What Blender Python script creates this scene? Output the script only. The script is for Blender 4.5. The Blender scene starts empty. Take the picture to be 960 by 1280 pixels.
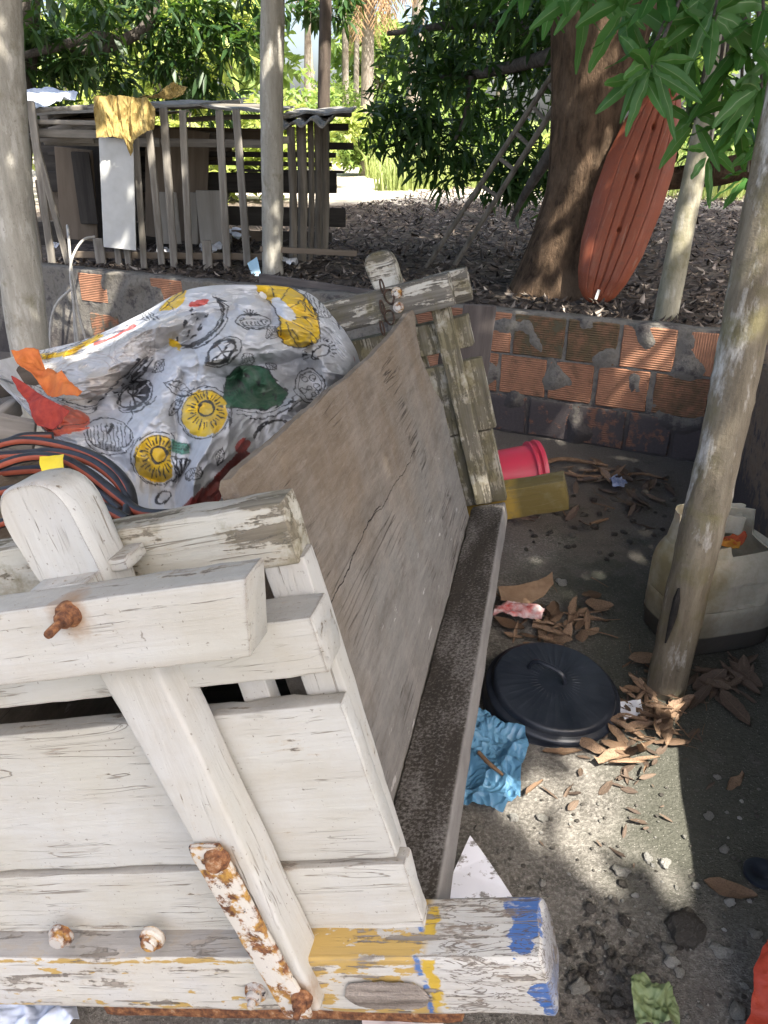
import bpy, bmesh, math, random
import numpy as np
from mathutils import Vector, Matrix, Euler, noise
random.seed(7); rng = np.random.default_rng(7)
SC = bpy.context.scene; COL = SC.collection
R = math.radians; PI = math.pi

# ------------------------------------------------------------------ camera
CAM_H = 1.7; PITCH = math.atan(.49); FPX = 1000.0
cam = bpy.data.cameras.new('camera'); camo = bpy.data.objects.new('camera', cam); COL.objects.link(camo)
cam.sensor_fit = 'VERTICAL'; cam.sensor_height = 36; cam.lens = FPX / 1280 * 36
cam.clip_start = .02; cam.clip_end = 1500
camo.location = (0, 0, CAM_H); camo.rotation_euler = (PI / 2 - PITCH, 0, 0)
SC.camera = camo

# ------------------------------------------------------------------ light
SUN_DIR = Vector((.36, -.46, .81)).normalized()          # towards the sun
sun = bpy.data.lights.new('sun', 'SUN'); suno = bpy.data.objects.new('sun', sun); COL.objects.link(suno)
sun.energy = 4.6; sun.angle = R(.53); sun.color = (1, .95, .86)
suno.rotation_euler = (-SUN_DIR).to_track_quat('-Z', 'Y').to_euler()
W = bpy.data.worlds.new('World'); SC.world = W; W.use_nodes = True
wn = W.node_tree; bg = wn.nodes['Background']; sky = wn.nodes.new('ShaderNodeTexSky')
sky.sky_type = 'NISHITA'; sky.sun_disc = False
sky.sun_elevation = math.asin(SUN_DIR.z); sky.sun_rotation = math.atan2(SUN_DIR.x, SUN_DIR.y)
sky.dust_density = 5.0; sky.air_density = .8; sky.ozone_density = .4
wn.links.new(sky.outputs[0], bg.inputs[0]); bg.inputs[1].default_value = .15
SC.view_settings.view_transform = 'Standard'; SC.view_settings.look = 'None'
SC.view_settings.exposure = 1.85; SC.view_settings.gamma = 1
SC.render.engine = 'CYCLES'
SC.cycles.max_bounces = 8; SC.cycles.transparent_max_bounces = 8
SC.cycles.use_denoising = True

# ------------------------------------------------------------------ geometry helpers
sP, cP = math.sin(PITCH), math.cos(PITCH); CP = Vector((0, 0, CAM_H))
def ray(px, py):
    u = (px - 480) / FPX; v = (py - 640) / FPX
    return Vector((u, cP - v * sP, -sP - v * cP))
def G(px, py, z=0.0):                       # point of the plane at height z
    r = ray(px, py); return CP + r * ((z - CAM_H) / r.z)
def AY(px, py, Y):                          # point at distance Y ahead
    r = ray(px, py); return CP + r * (Y / r.y)
CART_M = Matrix.Rotation(R(-10.86), 3, 'Z') @ Matrix.Rotation(R(-15.12), 3, 'Y') @ Matrix.Rotation(R(-2.66), 3, 'X')
CART_O = G(697, 1273, .38)
CART_I = CART_M.transposed()
def CL(px, py, axis, val):                  # point of a plane of the cart, in the cart's own axes
    r = CART_I @ ray(px, py); o = CART_I @ (CP - CART_O)
    return o + r * ((val - o[axis]) / r[axis])

def link(o, parent=None):
    COL.objects.link(o)
    if parent is not None: o.parent = parent
    return o
def tag(o, label=None, cat=None, group=None, kind=None):
    if label: o['label'] = label
    if cat: o['category'] = cat
    if group: o['group'] = group
    if kind: o['kind'] = kind
    return o
def empty(name, loc, label=None, cat=None, group=None, mat3=None):
    o = bpy.data.objects.new(name, None); o.empty_display_size = .1; COL.objects.link(o)
    if mat3 is not None: o.matrix_basis = Matrix.Translation(loc) @ mat3.to_4x4()
    else: o.location = loc
    return tag(o, label, cat, group)
def fin(name, bm, mat, parent=None, smooth=True, angle=40):
    bmesh.ops.recalc_face_normals(bm, faces=bm.faces)
    me = bpy.data.meshes.new(name); bm.to_mesh(me); bm.free()
    mats = mat if isinstance(mat, (list, tuple)) else [mat]
    for m in mats: me.materials.append(m)
    if smooth:
        me.polygons.foreach_set('use_smooth', [True] * len(me.polygons))
        try: me.set_sharp_from_angle(angle=R(angle))
        except Exception: pass
    return link(bpy.data.objects.new(name, me), parent)
def npmesh(name, V, F, mat, parent=None, smooth=False):
    me = bpy.data.meshes.new(name); V = np.asarray(V, np.float32); F = np.asarray(F, np.int32)
    k = F.shape[1]
    me.vertices.add(len(V)); me.vertices.foreach_set('co', V.ravel())
    me.loops.add(F.size); me.loops.foreach_set('vertex_index', F.ravel())
    me.polygons.add(len(F)); me.polygons.foreach_set('loop_start', np.arange(0, F.size, k, dtype=np.int32))
    me.polygons.foreach_set('loop_total', np.full(len(F), k, np.int32))
    if smooth: me.polygons.foreach_set('use_smooth', np.ones(len(F), bool))
    me.update(calc_edges=True)
    if mat: me.materials.append(mat)
    return link(bpy.data.objects.new(name, me), parent)
def nz(p, s=1.0, o=0.0): return noise.noise(Vector((p[0] * s + o, p[1] * s + o * .7, p[2] * s - o)))

def loft(bm, rings, cap=True, midx=0):
    vs = [[bm.verts.new(p) for p in r] for r in rings]; n = len(vs[0])
    for a, b in zip(vs, vs[1:]):
        for i in range(n):
            f = bm.faces.new((a[i], a[(i + 1) % n], b[(i + 1) % n], b[i])); f.material_index = midx
    if cap:
        for r in (vs[0], vs[-1]):
            f = bm.faces.new(r); f.material_index = midx
    return vs
def rrect(b0, b1, c0, c1, r, k=3, sub=4):   # rounded rectangle, counter-clockwise, with points along the sides
    pts = []
    cs = ((b1 - r, c0 + r, -90), (b1 - r, c1 - r, 0), (b0 + r, c1 - r, 90), (b0 + r, c0 + r, 180))
    for i, (x, y, a) in enumerate(cs):
        for j in range(k + 1):
            t = R(a + 90 * j / k); pts.append((x + r * math.cos(t), y + r * math.sin(t)))
        nx, ny, na = cs[(i + 1) % 4]; t = R(na)
        p0 = pts[-1]; p1 = (nx + r * math.cos(t), ny + r * math.sin(t))
        for j in range(1, sub): pts.append((p0[0] + (p1[0] - p0[0]) * j / sub, p0[1] + (p1[1] - p0[1]) * j / sub))
    return pts
def plank_bm(bm, axis, a0, a1, b, c, r=.006, wob=.0025, seed=0.0, step=.03, off=None, chip=.5, midx=0):
    """a worn board: axis = its long axis, b and c its ranges on the two other axes (in x,y,z order); off(t, b, c) may move points"""
    n = max(2, int(abs(a1 - a0) / step)); rings = []
    oth = [i for i in range(3) if i != axis]
    bc = ((b[0] + b[1]) / 2, (c[0] + c[1]) / 2)
    base = rrect(b[0], b[1], c[0], c[1], r)
    L = a1 - a0; sg = 1 if L > 0 else -1
    stations = [(0.0, r * 1.0), (r * .35 * sg, r * .35)] + [(L * i / n, 0) for i in range(1, n)] + [(L - r * .35 * sg, r * .35), (L, r * 1.0)]
    stations[1] = (r * .6 * sg, r * .25); stations[-2] = (L - r * .6 * sg, r * .25)
    for st, ins in stations:
        t = st / L; ring = []
        for (pb, pc) in base:
            if ins:
                db, dc = bc[0] - pb, bc[1] - pc
                pb += max(-ins, min(ins, db)); pc += max(-ins, min(ins, dc))
            p = [0, 0, 0]; p[axis] = a0 + st; p[oth[0]] = pb; p[oth[1]] = pc
            if off: p = list(off(t, p))
            w1 = nz(p, 9, seed) * wob * 1.3; w2 = nz(p, 37, seed + 5) * wob * .7
            # chipped arrises
            e = nz((p[axis] * 14, pb * 3 + seed, pc * 3), 1, seed + 9)
            ch = max(0, e - .25) * chip * r * 1.6
            db, dc = bc[0] - pb, bc[1] - pc
            edge = min(1, abs(db) / max(1e-6, (b[1] - b[0]) / 2)) * min(1, abs(dc) / max(1e-6, (c[1] - c[0]) / 2))
            edge = max(0, edge - .55) / .45
            p[oth[0]] += w1 + math.copysign(ch * edge, db); p[oth[1]] += w2 + math.copysign(ch * edge, dc)
            if st == 0 or st == L: p[axis] += nz((pb * 40, pc * 40, seed), 1) * wob * 1.2
            ring.append(p)
        rings.append(ring)
    loft(bm, rings, midx=midx)
def plank(name, mat, parent, axis, a0, a1, b, c, **k):
    bm = bmesh.new(); plank_bm(bm, axis, a0, a1, b, c, **k); return fin(name, bm, mat, parent)
def tube_bm(bm, pts, rad, seg=10, cap=True, wob=0.0, seed=0.0, stripe=None, sq=1.0):
    pts = [Vector(p) for p in pts]; rings = []; n = len(pts); up = None
    if not hasattr(rad, '__len__'): rad = [rad] * n
    for i, p in enumerate(pts):
        d = (pts[min(n - 1, i + 1)] - pts[max(0, i - 1)]).normalized()
        if up is None:
            up = d.orthogonal().normalized() if abs(d.z) > .9 else (Vector((0, 0, 1)) - d * d.z).normalized()
        up = (up - d * up.dot(d)).normalized(); sd = d.cross(up)
        ring = []
        for j in range(seg):
            a = 2 * PI * j / seg; rr = rad[i]
            q = p + (up * math.cos(a) + sd * math.sin(a) * sq) * rr
            if wob: q = p + (q - p) * (1 + wob * (nz(q, 1.6 / max(rad), seed) + .5 * nz(q, 4 / max(rad), seed)))
            ring.append(q)
        rings.append(ring)
    vs = loft(bm, rings, cap)
    if stripe:
        bm.faces.ensure_lookup_table()
        tot = (n - 1) * seg
        fs = bm.faces[-(tot + (2 if cap else 0)):][:tot]
        for k, f in enumerate(fs): f.material_index = stripe[k % seg]
def spline(pts, n):                          # Catmull-Rom through points
    P = [Vector(p) for p in pts]; P = [P[0] * 2 - P[1]] + P + [P[-1] * 2 - P[-2]]; out = []
    m = len(P) - 3
    for i in range(n):
        t = i / (n - 1) * m; k = min(m - 1, int(t)); t -= k; a, b, c_, d = P[k:k + 4]
        out.append(.5 * ((2 * b) + (c_ - a) * t + (2 * a - 5 * b + 4 * c_ - d) * t * t + (3 * b - a - 3 * c_ + d) * t ** 3))
    return out
def lerp_list(vals, n):
    return list(np.interp(np.linspace(0, len(vals) - 1, n), range(len(vals)), vals))
def lathe_bm(bm, prof, seg=48, cap0=True, cap1=False, M=None, fn=None):
    rings = []
    for (r, z) in prof:
        ring = []
        for j in range(seg):
            a = 2 * PI * j / seg; p = Vector((r * math.cos(a), r * math.sin(a), z))
            if fn: p = fn(p, a, r)
            ring.append(M @ p if M else p)
        rings.append(ring)
    vs = loft(bm, rings, False)
    if cap0: bm.faces.new(vs[0])
    if cap1: bm.faces.new(vs[-1])

# ------------------------------------------------------------------ material helpers
class NT:
    def __init__(s, name):
        s.m = bpy.data.materials.new(name); s.m.use_nodes = True; s.t = s.m.node_tree
        s.b = s.t.nodes['Principled BSDF']; s.out = s.t.nodes['Material Output']
    def n(s, typ, out=0, props=None, **ins):
        nd = s.t.nodes.new('ShaderNode' + typ)
        if props:
            for k, v in props.items(): setattr(nd, k, v)
        for k, v in ins.items():
            k = k.replace('_', ' ') if not k.startswith('i') or not k[1:].isdigit() else int(k[1:])
            sock = nd.inputs[k]
            if isinstance(v, bpy.types.NodeSocket): s.t.links.new(v, sock)
            else:
                if isinstance(v, (tuple, list)) and sock.type == 'RGBA' and len(v) == 3: v = (*v, 1)
                sock.default_value = v
        return nd.outputs[out]
    def co(s, scale=(1, 1, 1), rot=(0, 0, 0), loc=(0, 0, 0), kind='Object'):
        tc = s.t.nodes.new('ShaderNodeTexCoord')
        return s.n('Mapping', Vector=tc.outputs[kind], Scale=scale, Rotation=rot, Location=loc)
    def noise(s, vec, scale, detail=6, rough=.6, dist=0.0):
        return s.n('TexNoise', 0, Vector=vec, Scale=scale, Detail=detail, Roughness=rough, Distortion=dist)
    def ramp(s, fac, *stops, interp='LINEAR'):
        nd = s.t.nodes.new('ShaderNodeValToRGB'); cr = nd.color_ramp; cr.interpolation = interp
        s.t.links.new(fac, nd.inputs[0])
        while len(cr.elements) < len(stops): cr.elements.new(.5)
        for e, (p, c_) in zip(cr.elements, stops):
            e.position = p; e.color = (c_, c_, c_, 1) if not hasattr(c_, '__len__') else (*c_[:3], 1)
        return nd.outputs[0]
    def mix(s, fac, a, b, mode='MIX'):
        nd = s.t.nodes.new('ShaderNodeMix'); nd.data_type = 'RGBA'; nd.blend_type = mode
        for sock, v in ((nd.inputs[0], fac), (nd.inputs[6], a), (nd.inputs[7], b)):
            if isinstance(v, bpy.types.NodeSocket): s.t.links.new(v, sock)
            else: sock.default_value = (*v, 1) if hasattr(v, '__len__') and len(v) == 3 else v
        return nd.outputs[2]
    def math(s, op, a, b=0.0, clamp=False):
        return s.n('Math', 0, {'operation': op, 'use_clamp': clamp}, i0=a, i1=b)
    def xyz(s, vec): 
        nd = s.t.nodes.new('ShaderNodeSeparateXYZ'); s.t.links.new(vec, nd.inputs[0]); return nd.outputs
    def bump(s, h, strength=.5, dist=.01, normal=None):
        nd = s.t.nodes.new('ShaderNodeBump'); nd.inputs['Strength'].default_value = strength; nd.inputs['Distance'].default_value = dist
        s.t.links.new(h, nd.inputs['Height'])
        if normal: s.t.links.new(normal, nd.inputs['Normal'])
        return nd.outputs[0]
    def edge(s, radius=.008):                # 0 on flats, towards 1 on convex and concave edges
        bv = s.n('Bevel', 0, {'samples': 4}, Radius=radius)
        ge = s.t.nodes.new('ShaderNodeNewGeometry')
        d = s.n('VectorMath', 1, {'operation': 'DOT_PRODUCT'}, i0=bv, i1=ge.outputs['Normal'])
        return s.math('SUBTRACT', 1.0, d, True)
    def done(s, color=None, rough=.7, normal=None, spec=.3, **k):
        def put(name, v):
            if isinstance(v, bpy.types.NodeSocket): s.t.links.new(v, s.b.inputs[name])
            else: s.b.inputs[name].default_value = (*v, 1) if hasattr(v, '__len__') and len(v) == 3 and name != 'Normal' else v
        if color is not None: put('Base Color', color)
        put('Roughness', rough); put('Specular IOR Level', spec)
        if normal is not None: put('Normal', normal)
        for kk, v in k.items(): put(kk.replace('_', ' '), v)
        return s.m
def grain_scale(axis, s=1.0, k=.06): 
    v = [s, s, s]; v[axis] = s * k; return tuple(v)

def painted_wood(name, paint, axis, wear=.5, wood=(.20, .165, .13), paint2=None, dirt=.35, moss=0.0, extra=None, edgew=.5, upw=.8):
    t = NT(name)
    o = t.co(); g = t.co(grain_scale(axis, 1, .10)); g2 = t.co(grain_scale(axis, 1, .03)); g3 = t.co(grain_scale(axis, 1, .05), loc=(.7, 1.3, 2.1))
    n1 = t.noise(g, 38, 8, .68, .4)                     # flakes stretched along the grain
    n2 = t.noise(o, 9, 5, .6)                           # where the paint has suffered
    n3 = t.noise(g2, 150, 4, .6)                        # fine checks
    nf = t.noise(o, 70, 6, .7)
    e = t.edge(.010)
    ge = t.t.nodes.new('ShaderNodeNewGeometry'); nzv = t.xyz(ge.outputs['Normal'])[2]
    up = t.math('MULTIPLY', t.ramp(nzv, (.70, 0), (.90, 1)), upw)      # faces rain and dust lie on
    ee = t.math('MULTIPLY', t.ramp(e, (.03, 0), (.22, 1)), edgew)
    sc = t.math('ADD', t.math('MULTIPLY', n1, .72), t.math('MULTIPLY', n2, .38))
    sc = t.math('ADD', sc, t.math('MULTIPLY', ee, .24)); sc = t.math('ADD', sc, t.math('MULTIPLY', up, .05)); sc = t.math('ADD', sc, t.math('MULTIPLY', t.math('SUBTRACT', nf, .5), .16))
    th = .76 - wear * .22
    bare = t.ramp(sc, (th, 0), (th + .02, 1))
    rim = t.math('SUBTRACT', t.ramp(sc, (th - .035, 0), (th - .005, 1)), bare)  # stained lip of old paint round each flake
    checks = t.ramp(t.math('ADD', n3, t.math('MULTIPLY', n2, .16)), (.745, 0), (.785, 1))
    lc = t.noise(g3, 30, 3, .5, .6)                      # long hairline cracks in the paint film
    crack = t.ramp(t.math('ABSOLUTE', t.math('SUBTRACT', lc, .5)), (.003, 1), (.008, 0))
    crack = t.math('MULTIPLY', crack, t.ramp(t.noise(t.co(loc=(3, 3, 3)), 6, 3, .6), (.48, 0), (.60, 1)))
    mask = t.math('MAXIMUM', bare, t.math('MULTIPLY', checks, .85)); mask = t.math('MAXIMUM', mask, t.math('MULTIPLY', crack, .8))
    p = paint
    if paint2: p = t.mix(t.ramp(t.noise(o, 5, 4, .55), (.38, 0), (.64, 1)), paint, paint2)
    dn = t.ramp(t.noise(g, 12, 7, .7), (.40, 0), (.75, 1))
    p = t.mix(t.math('MULTIPLY', dn, dirt), p, (.33, .275, .20))
    bl = t.ramp(t.noise(t.co(loc=(5, 1, 7)), 16, 7, .72), (.50, 0), (.78, 1)); p = t.mix(t.math('MULTIPLY', bl, .45), p, (.42, .375, .30))
    p = t.mix(t.math('MULTIPLY', up, t.ramp(nf, (.25, .55), (.7, .95))), p, (.31, .285, .245))
    sp = t.ramp(t.noise(o, 150, 2, .5), (.68, 0), (.74, 1))
    p = t.mix(t.math('MULTIPLY', sp, .6), p, (.13, .10, .075))
    p = t.mix(t.math('MULTIPLY', rim, .35), p, (.42, .33, .22))
    if extra: p = extra(t, p)
    wd = t.mix(t.ramp(t.noise(g2, 60, 5, .6), (.3, 0), (.7, 1)), tuple(x * .5 for x in wood), tuple(min(1, x * 1.45) for x in wood))
    if moss:
        mm = t.ramp(t.noise(o, 14, 6, .65), (.62 - moss * .3, 0), (.80 - moss * .3, 1))
        p = t.mix(t.math('MULTIPLY', mm, .85), p, (.185, .155, .075))
        wd = t.mix(t.math('MULTIPLY', mm, .6), wd, (.13, .112, .055))
    col = t.mix(mask, p, wd)
    h = t.math('SUBTRACT', t.math('MULTIPLY', n3, .3), mask)
    gr = t.noise(t.co(grain_scale(axis, 1, .045), loc=(1, 2, 3)), 75, 5, .62, .8)
    h = t.math('ADD', h, t.math('MULTIPLY', n1, .7)); h = t.math('ADD', h, t.math('MULTIPLY', nf, .35)); h = t.math('ADD', h, t.math('MULTIPLY', gr, .45))
    col = t.mix(t.math('MULTIPLY', t.ramp(gr, (.34, 1), (.46, 0)), .10), col, (.27, .225, .17))
    return t.done(col, t.mix(mask, (.55, .55, .55), (.9, .9, .9)), t.bump(h, .75, .003), .25)

def _ramp2(s, v, a, b):
    nd = s.t.nodes.new('ShaderNodeMapRange'); s.t.links.new(v, nd.inputs[0])
    nd.inputs[1].default_value = a; nd.inputs[2].default_value = b; return nd.outputs[0]
NT.ramp2 = _ramp2
def rust_halo(spots):
    def ex(t, p):
        o = t.co(); n = t.noise(o, 40, 5, .65)
        for (x, y, z, r) in spots:
            q = t.n('VectorMath', 0, {'operation': 'SUBTRACT'}, i0=o, i1=(x, y, z)); l = t.n('VectorMath', 1, {'operation': 'LENGTH'}, i0=t.n('VectorMath', 0, {'operation': 'MULTIPLY'}, i0=q, i1=(1.0, .6, .8)))
            l = t.math('ADD', l, t.math('MULTIPLY', t.math('SUBTRACT', n, .5), r * 1.1)); p = t.mix(t.math('MULTIPLY', t.ramp2(l, r * 1.25, r * .55), .75), p, (.30, .17, .075))
        return p
    return ex
M = {}
WOODG = (.23, .195, .155)
_q = CL(86, 768, 1, -.092); _b = CL(190, 1173, 1, .02); _c = CL(76, 1170, 1, .02)
M['white_x'] = painted_wood('white_paint_rail', (.515, .51, .475), 0, .30, WOODG, (.485, .47, .41), edgew=.95, extra=rust_halo(((_q.x, -.092, _q.z, .028),)))
M['white_z'] = painted_wood('white_paint_upright', (.53, .525, .495), 2, .30, WOODG, (.50, .49, .44), dirt=.35, edgew=.85, extra=rust_halo(((-.470, -.03, .395, .030), (-.43, -.03, .08, .035))))
M['white_far'] = painted_wood('flaking_paint_far', (.55, .525, .45), 0, 1.0, (.15, .135, .11), dirt=.5, moss=.45, edgew=.8)
M['mossy_z'] = painted_wood('mossy_upright', (.50, .47, .38), 2, 1.10, (.175, .155, .115), dirt=.6, moss=.75, edgew=.3)
M['rear_rail'] = painted_wood('dirty_rear_rail', (.51, .495, .425), 0, .80, (.22, .19, .14), (.47, .45, .37), dirt=.55, moss=.35, edgew=.7)

def beam_extra(t, p):
    o = t.co(); x, y, z = t.xyz(o)
    g = t.co((.5, 1, 1.4))
    nn = t.noise(g, 26, 5, .62); nb = t.noise(g, 17, 5, .6)
    def band(a, b, c_, d): 
        return t.math('MULTIPLY', t.ramp2(x, a, b), t.math('SUBTRACT', 1.0, t.ramp2(x, c_, d)))
    # yellow underpaint left of the end grip, blue round the end
    yl = t.math('SUBTRACT', 1.0, t.ramp2(x, -.205, -.19))
    zlow = t.math('SUBTRACT', 1.0, t.math('MULTIPLY', t.math('ABSOLUTE', t.math('SUBTRACT', z, .07)), 6.0))
    near = t.ramp2(x, -.50, -.38)
    a = t.math('ADD', nn, t.math('MULTIPLY', near, .12))
    a = t.math('ADD', a, t.math('MULTIPLY', t.math('ABSOLUTE', t.math('SUBTRACT', z, .07)), 1.5))
    my = t.math('MULTIPLY', t.ramp(a, (.66, 0), (.685, 1)), yl)
    p = t.mix(my, p, (.46, .31, .10))
    y = t.xyz(o)[1]
    xw = t.math('ADD', x, t.math('MULTIPLY', t.math('SUBTRACT', t.noise(t.co(loc=(2, 1, 6)), 34, 4, .6), .5), .035))
    strip = t.math('SUBTRACT', 1.0, t.ramp(t.math('ABSOLUTE', t.math('ADD', xw, .192)), (.009, 0), (.011, 1)))
    p = t.mix(t.math('MULTIPLY', strip, t.ramp(nb, (.46, 0), (.48, 1))), p, (.52, .35, .05))
    strip2 = t.math('SUBTRACT', 1.0, t.ramp(t.math('ABSOLUTE', t.math('ADD', xw, .211)), (.006, 0), (.008, 1)))
    p = t.mix(t.math('MULTIPLY', strip2, t.ramp(nb, (.48, 0), (.50, 1))), p, (.09, .17, .36))
    # a thin ochre line where the white has worn off the arris, grey bare top left of the grip
    ar = t.math('ADD', t.math('MULTIPLY', t.math('ABSOLUTE', t.math('SUBTRACT', z, .124)), 40.0), t.math('MULTIPLY', nn, 1.5))
    p = t.mix(t.math('MULTIPLY', t.ramp(ar, (.80, 1), (.88, 0)), t.ramp2(x, -.20, -.23)), p, (.40, .27, .09))
    gt = t.math('ADD', t.ramp2(z, .128, .134), t.math('MULTIPLY', t.math('SUBTRACT', nb, .5), .8))
    p = t.mix(t.math('MULTIPLY', t.math('MULTIPLY', t.ramp(gt, (.45, 0), (.6, 1)), t.ramp2(x, -.40, -.44)), .9), p, t.mix(nn, (.20, .185, .165), (.40, .375, .34)))
    def blob(cx, cy, cz, sx, sy, sz):
        q = t.n('VectorMath', 0, {'operation': 'SUBTRACT'}, i0=o, i1=(cx, cy, cz)); q = t.n('VectorMath', 0, {'operation': 'DIVIDE'}, i0=q, i1=(sx, sy, sz))
        l = t.n('VectorMath', 1, {'operation': 'LENGTH'}, i0=q); return t.ramp(t.math('ADD', l, t.math('MULTIPLY', t.math('SUBTRACT', nb, .5), 2.6)), (.92, 1), (.97, 0))
    for b_ in ((-.035, .075, .14, .038, .07, .03), (-.012, .0, .055, .022, .03, .030), (.0, .06, .03, .02, .05, .03), (-.01, .01, .02, .012, .02, .02)): p = t.mix(t.math('MULTIPLY', blob(*b_), t.ramp(t.noise(t.co((.5, 1, 1)), 60, 4, .7), (.36, .25), (.46, .95))), p, (.045, .125, .34))
    p = t.mix(t.math('MULTIPLY', t.ramp2(x, -.004, .0), .7), p, t.mix(nb, (.16, .19, .25), (.42, .41, .39)))
    lcx = t.noise(t.co((.22, 1, 1), loc=(3, 2, 8)), 55, 4, .6, .8)
    ck = t.math('MULTIPLY', t.ramp(t.math('ABSOLUTE', t.math('SUBTRACT', lcx, .5)), (.010, 1), (.024, 0)), t.ramp2(x, -.19, -.16))
    p = t.mix(t.math('MULTIPLY', ck, .8), p, (.10, .075, .055))
    tp_ = t.math('MULTIPLY', t.ramp(t.noise(t.co((.25, 1, 1), loc=(7, 3, 1)), 40, 5, .65), (.60, 0), (.64, 1)), t.ramp2(x, -.19, -.17)); p = t.mix(t.math('MULTIPLY', tp_, .8), p, (.19, .145, .105))
    return p
M['beam'] = painted_wood('painted_beam', (.54, .53, .495), 0, .62, (.24, .21, .175), (.56, .535, .465), dirt=.5, extra=beam_extra, edgew=.6, upw=.2)
def ybeam_extra(t, p):
    x = t.xyz(t.co())[0]
    return t.mix(t.ramp2(x, -.185, -.15), (.38, .25, .05), (.15, .112, .034))
M['yellow_beam'] = painted_wood('mossy_yellow_beam', (.30, .22, .06), 0, .35, (.20, .16, .08), dirt=.5, moss=.35, extra=ybeam_extra)

def raw_board():
    t = NT('weathered_side_board')
    o = t.co(); g = t.co((1, .07, 1), rot=(R(14), 0, 0)); gf = t.co((1, .05, 1), rot=(R(14), 0, 0))
    x, y, z = t.xyz(o)
    n1 = t.noise(g, 26, 8, .65, .8); n2 = t.noise(o, 3.2, 5, .6); n3 = t.noise(gf, 150, 3, .55); n4 = t.noise(o, 60, 4, .7)
    hi = t.math('ADD', t.math('MULTIPLY', z, 1.15), t.math('MULTIPLY', t.math('SUBTRACT', n2, .5), 1.4))
    brown = t.mix(n1, (.095, .070, .048), (.30, .235, .168))
    grey = t.mix(n1, (.105, .094, .080), (.315, .293, .255))
    col = t.mix(t.ramp(hi, (.42, 0), (1.05, 1)), grey, brown)
    col = t.mix(t.math('MULTIPLY', t.ramp(n4, (.55, 0), (.8, 1)), .5), col, (.06, .045, .035))
    # paler plough of worn fibres and flakes of white paint low down
    gp = t.co((1, .30, 1), rot=(R(-62), 0, 0))
    fl = t.noise(gp, 24, 6, .66)
    flm = t.math('MULTIPLY', t.ramp(fl, (.635, 0), (.665, 1)), t.ramp2(z, .55, .36))
    col = t.mix(t.math('MULTIPLY', flm, .8), col, (.50, .465, .42))
    ck = t.noise(t.co((1, .03, 1), rot=(R(9), 0, 0), loc=(3, 1, 2)), 34, 3, .5)
    cm = t.ramp(t.math('ABSOLUTE', t.math('SUBTRACT', ck, .5)), (.004, 1), (.013, 0))
    cm = t.math('MULTIPLY', cm, t.ramp(t.noise(o, 4, 2, .5), (.5, 0), (.6, 1)))
    col = t.mix(t.math('MULTIPLY', cm, .8), col, (.035, .025, .02))
    st_ = t.ramp(t.noise(t.co((1, 1, .25), loc=(2, 8, 1)), 5.5, 6, .65), (.48, 0), (.68, 1)); col = t.mix(t.math('MULTIPLY', st_, .45), col, (.30, .265, .225))
    fib = t.noise(t.co((1, .16, 1), rot=(R(24), 0, 0), loc=(1, 4, 2)), 95, 8, .78, .6)
    col = t.mix(t.ramp(fib, (.46, 0), (.70, 1)), col, t.mix(.30, col, (.40, .35, .29)))
    col = t.mix(t.math('MULTIPLY', t.ramp(fib, (.46, 1), (.34, 0)), 0.0), col, (.05, .04, .03))
    dkb = t.ramp(t.noise(t.co((1, .3, 1), loc=(9, 2, 5)), 13, 7, .7), (.52, 0), (.72, 1)); col = t.mix(t.math('MULTIPLY', dkb, .5), col, (.075, .055, .042))
    for (pa, pb, wd_) in (((477, 625), (402, 775), .0011), ((520, 560), (455, 668), .0007)):
        qa, qb = CL(*pa, 0, -.332), CL(*pb, 0, -.332); dy_, dz_ = qb.y - qa.y, qb.z - qa.z; LL = math.hypot(dy_, dz_)
        wob_ = t.math('MULTIPLY', t.math('SUBTRACT', t.noise(o, 9, 4, .6), .5), .05)
        dd = t.math('ADD', t.math('ADD', t.math('MULTIPLY', y, dz_ / LL), t.math('MULTIPLY', z, -dy_ / LL)), -(qa.y * dz_ - qa.z * dy_) / LL)
        dd = t.math('ABSOLUTE', t.math('ADD', dd, wob_)); al = t.math('ADD', t.math('ADD', t.math('MULTIPLY', y, dy_ / LL / LL), t.math('MULTIPLY', z, dz_ / LL / LL)), -(qa.y * dy_ + qa.z * dz_) / LL / LL)
        cmk = t.math('MULTIPLY', t.ramp2(dd, wd_ * 1.6, wd_ * .6), t.math('MULTIPLY', t.ramp2(al, 0, .06), t.ramp2(al, 1, .94)))
        col = t.mix(cmk, col, (.02, .016, .013)); cm = t.math('MAXIMUM', cm, cmk)
    h = t.math('ADD', t.math('MULTIPLY', n3, .45), t.math('MULTIPLY', n1, .6)); h = t.math('ADD', h, t.math('MULTIPLY', fib, 1.3)); h = t.math('SUBTRACT', h, t.math('MULTIPLY', cm, 1.4))
    h = t.math('ADD', h, t.math('MULTIPLY', flm, .4))
    return t.done(col, .85, t.bump(h, .8, .003), .2)
M['board'] = raw_board()
def sill_mat():
    t = NT('sooty_sill')
    o = t.co(); g = t.co((1, .3, 1))
    n1 = t.noise(o, 110, 5, .75); n2 = t.noise(g, 9, 5, .6); n3 = t.noise(g, 40, 6, .7)
    x = t.xyz(o)[0]
    a = t.math('ADD', t.math('MULTIPLY', n1, .62), t.math('MULTIPLY', n2, .42))
    dark = t.mix(n3, (.018, .016, .014), (.085, .072, .058))
    col = t.mix(t.ramp(a, (.50, 0), (.66, 1)), dark, (.27, .25, .23))
    col = t.mix(t.ramp2(x, -.203, -.196), col, t.mix(n3, (.17, .155, .14), (.33, .31, .28)))
    return t.done(col, .9, t.bump(n1, .8, .004), .15)
M['sill'] = sill_mat()
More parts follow.
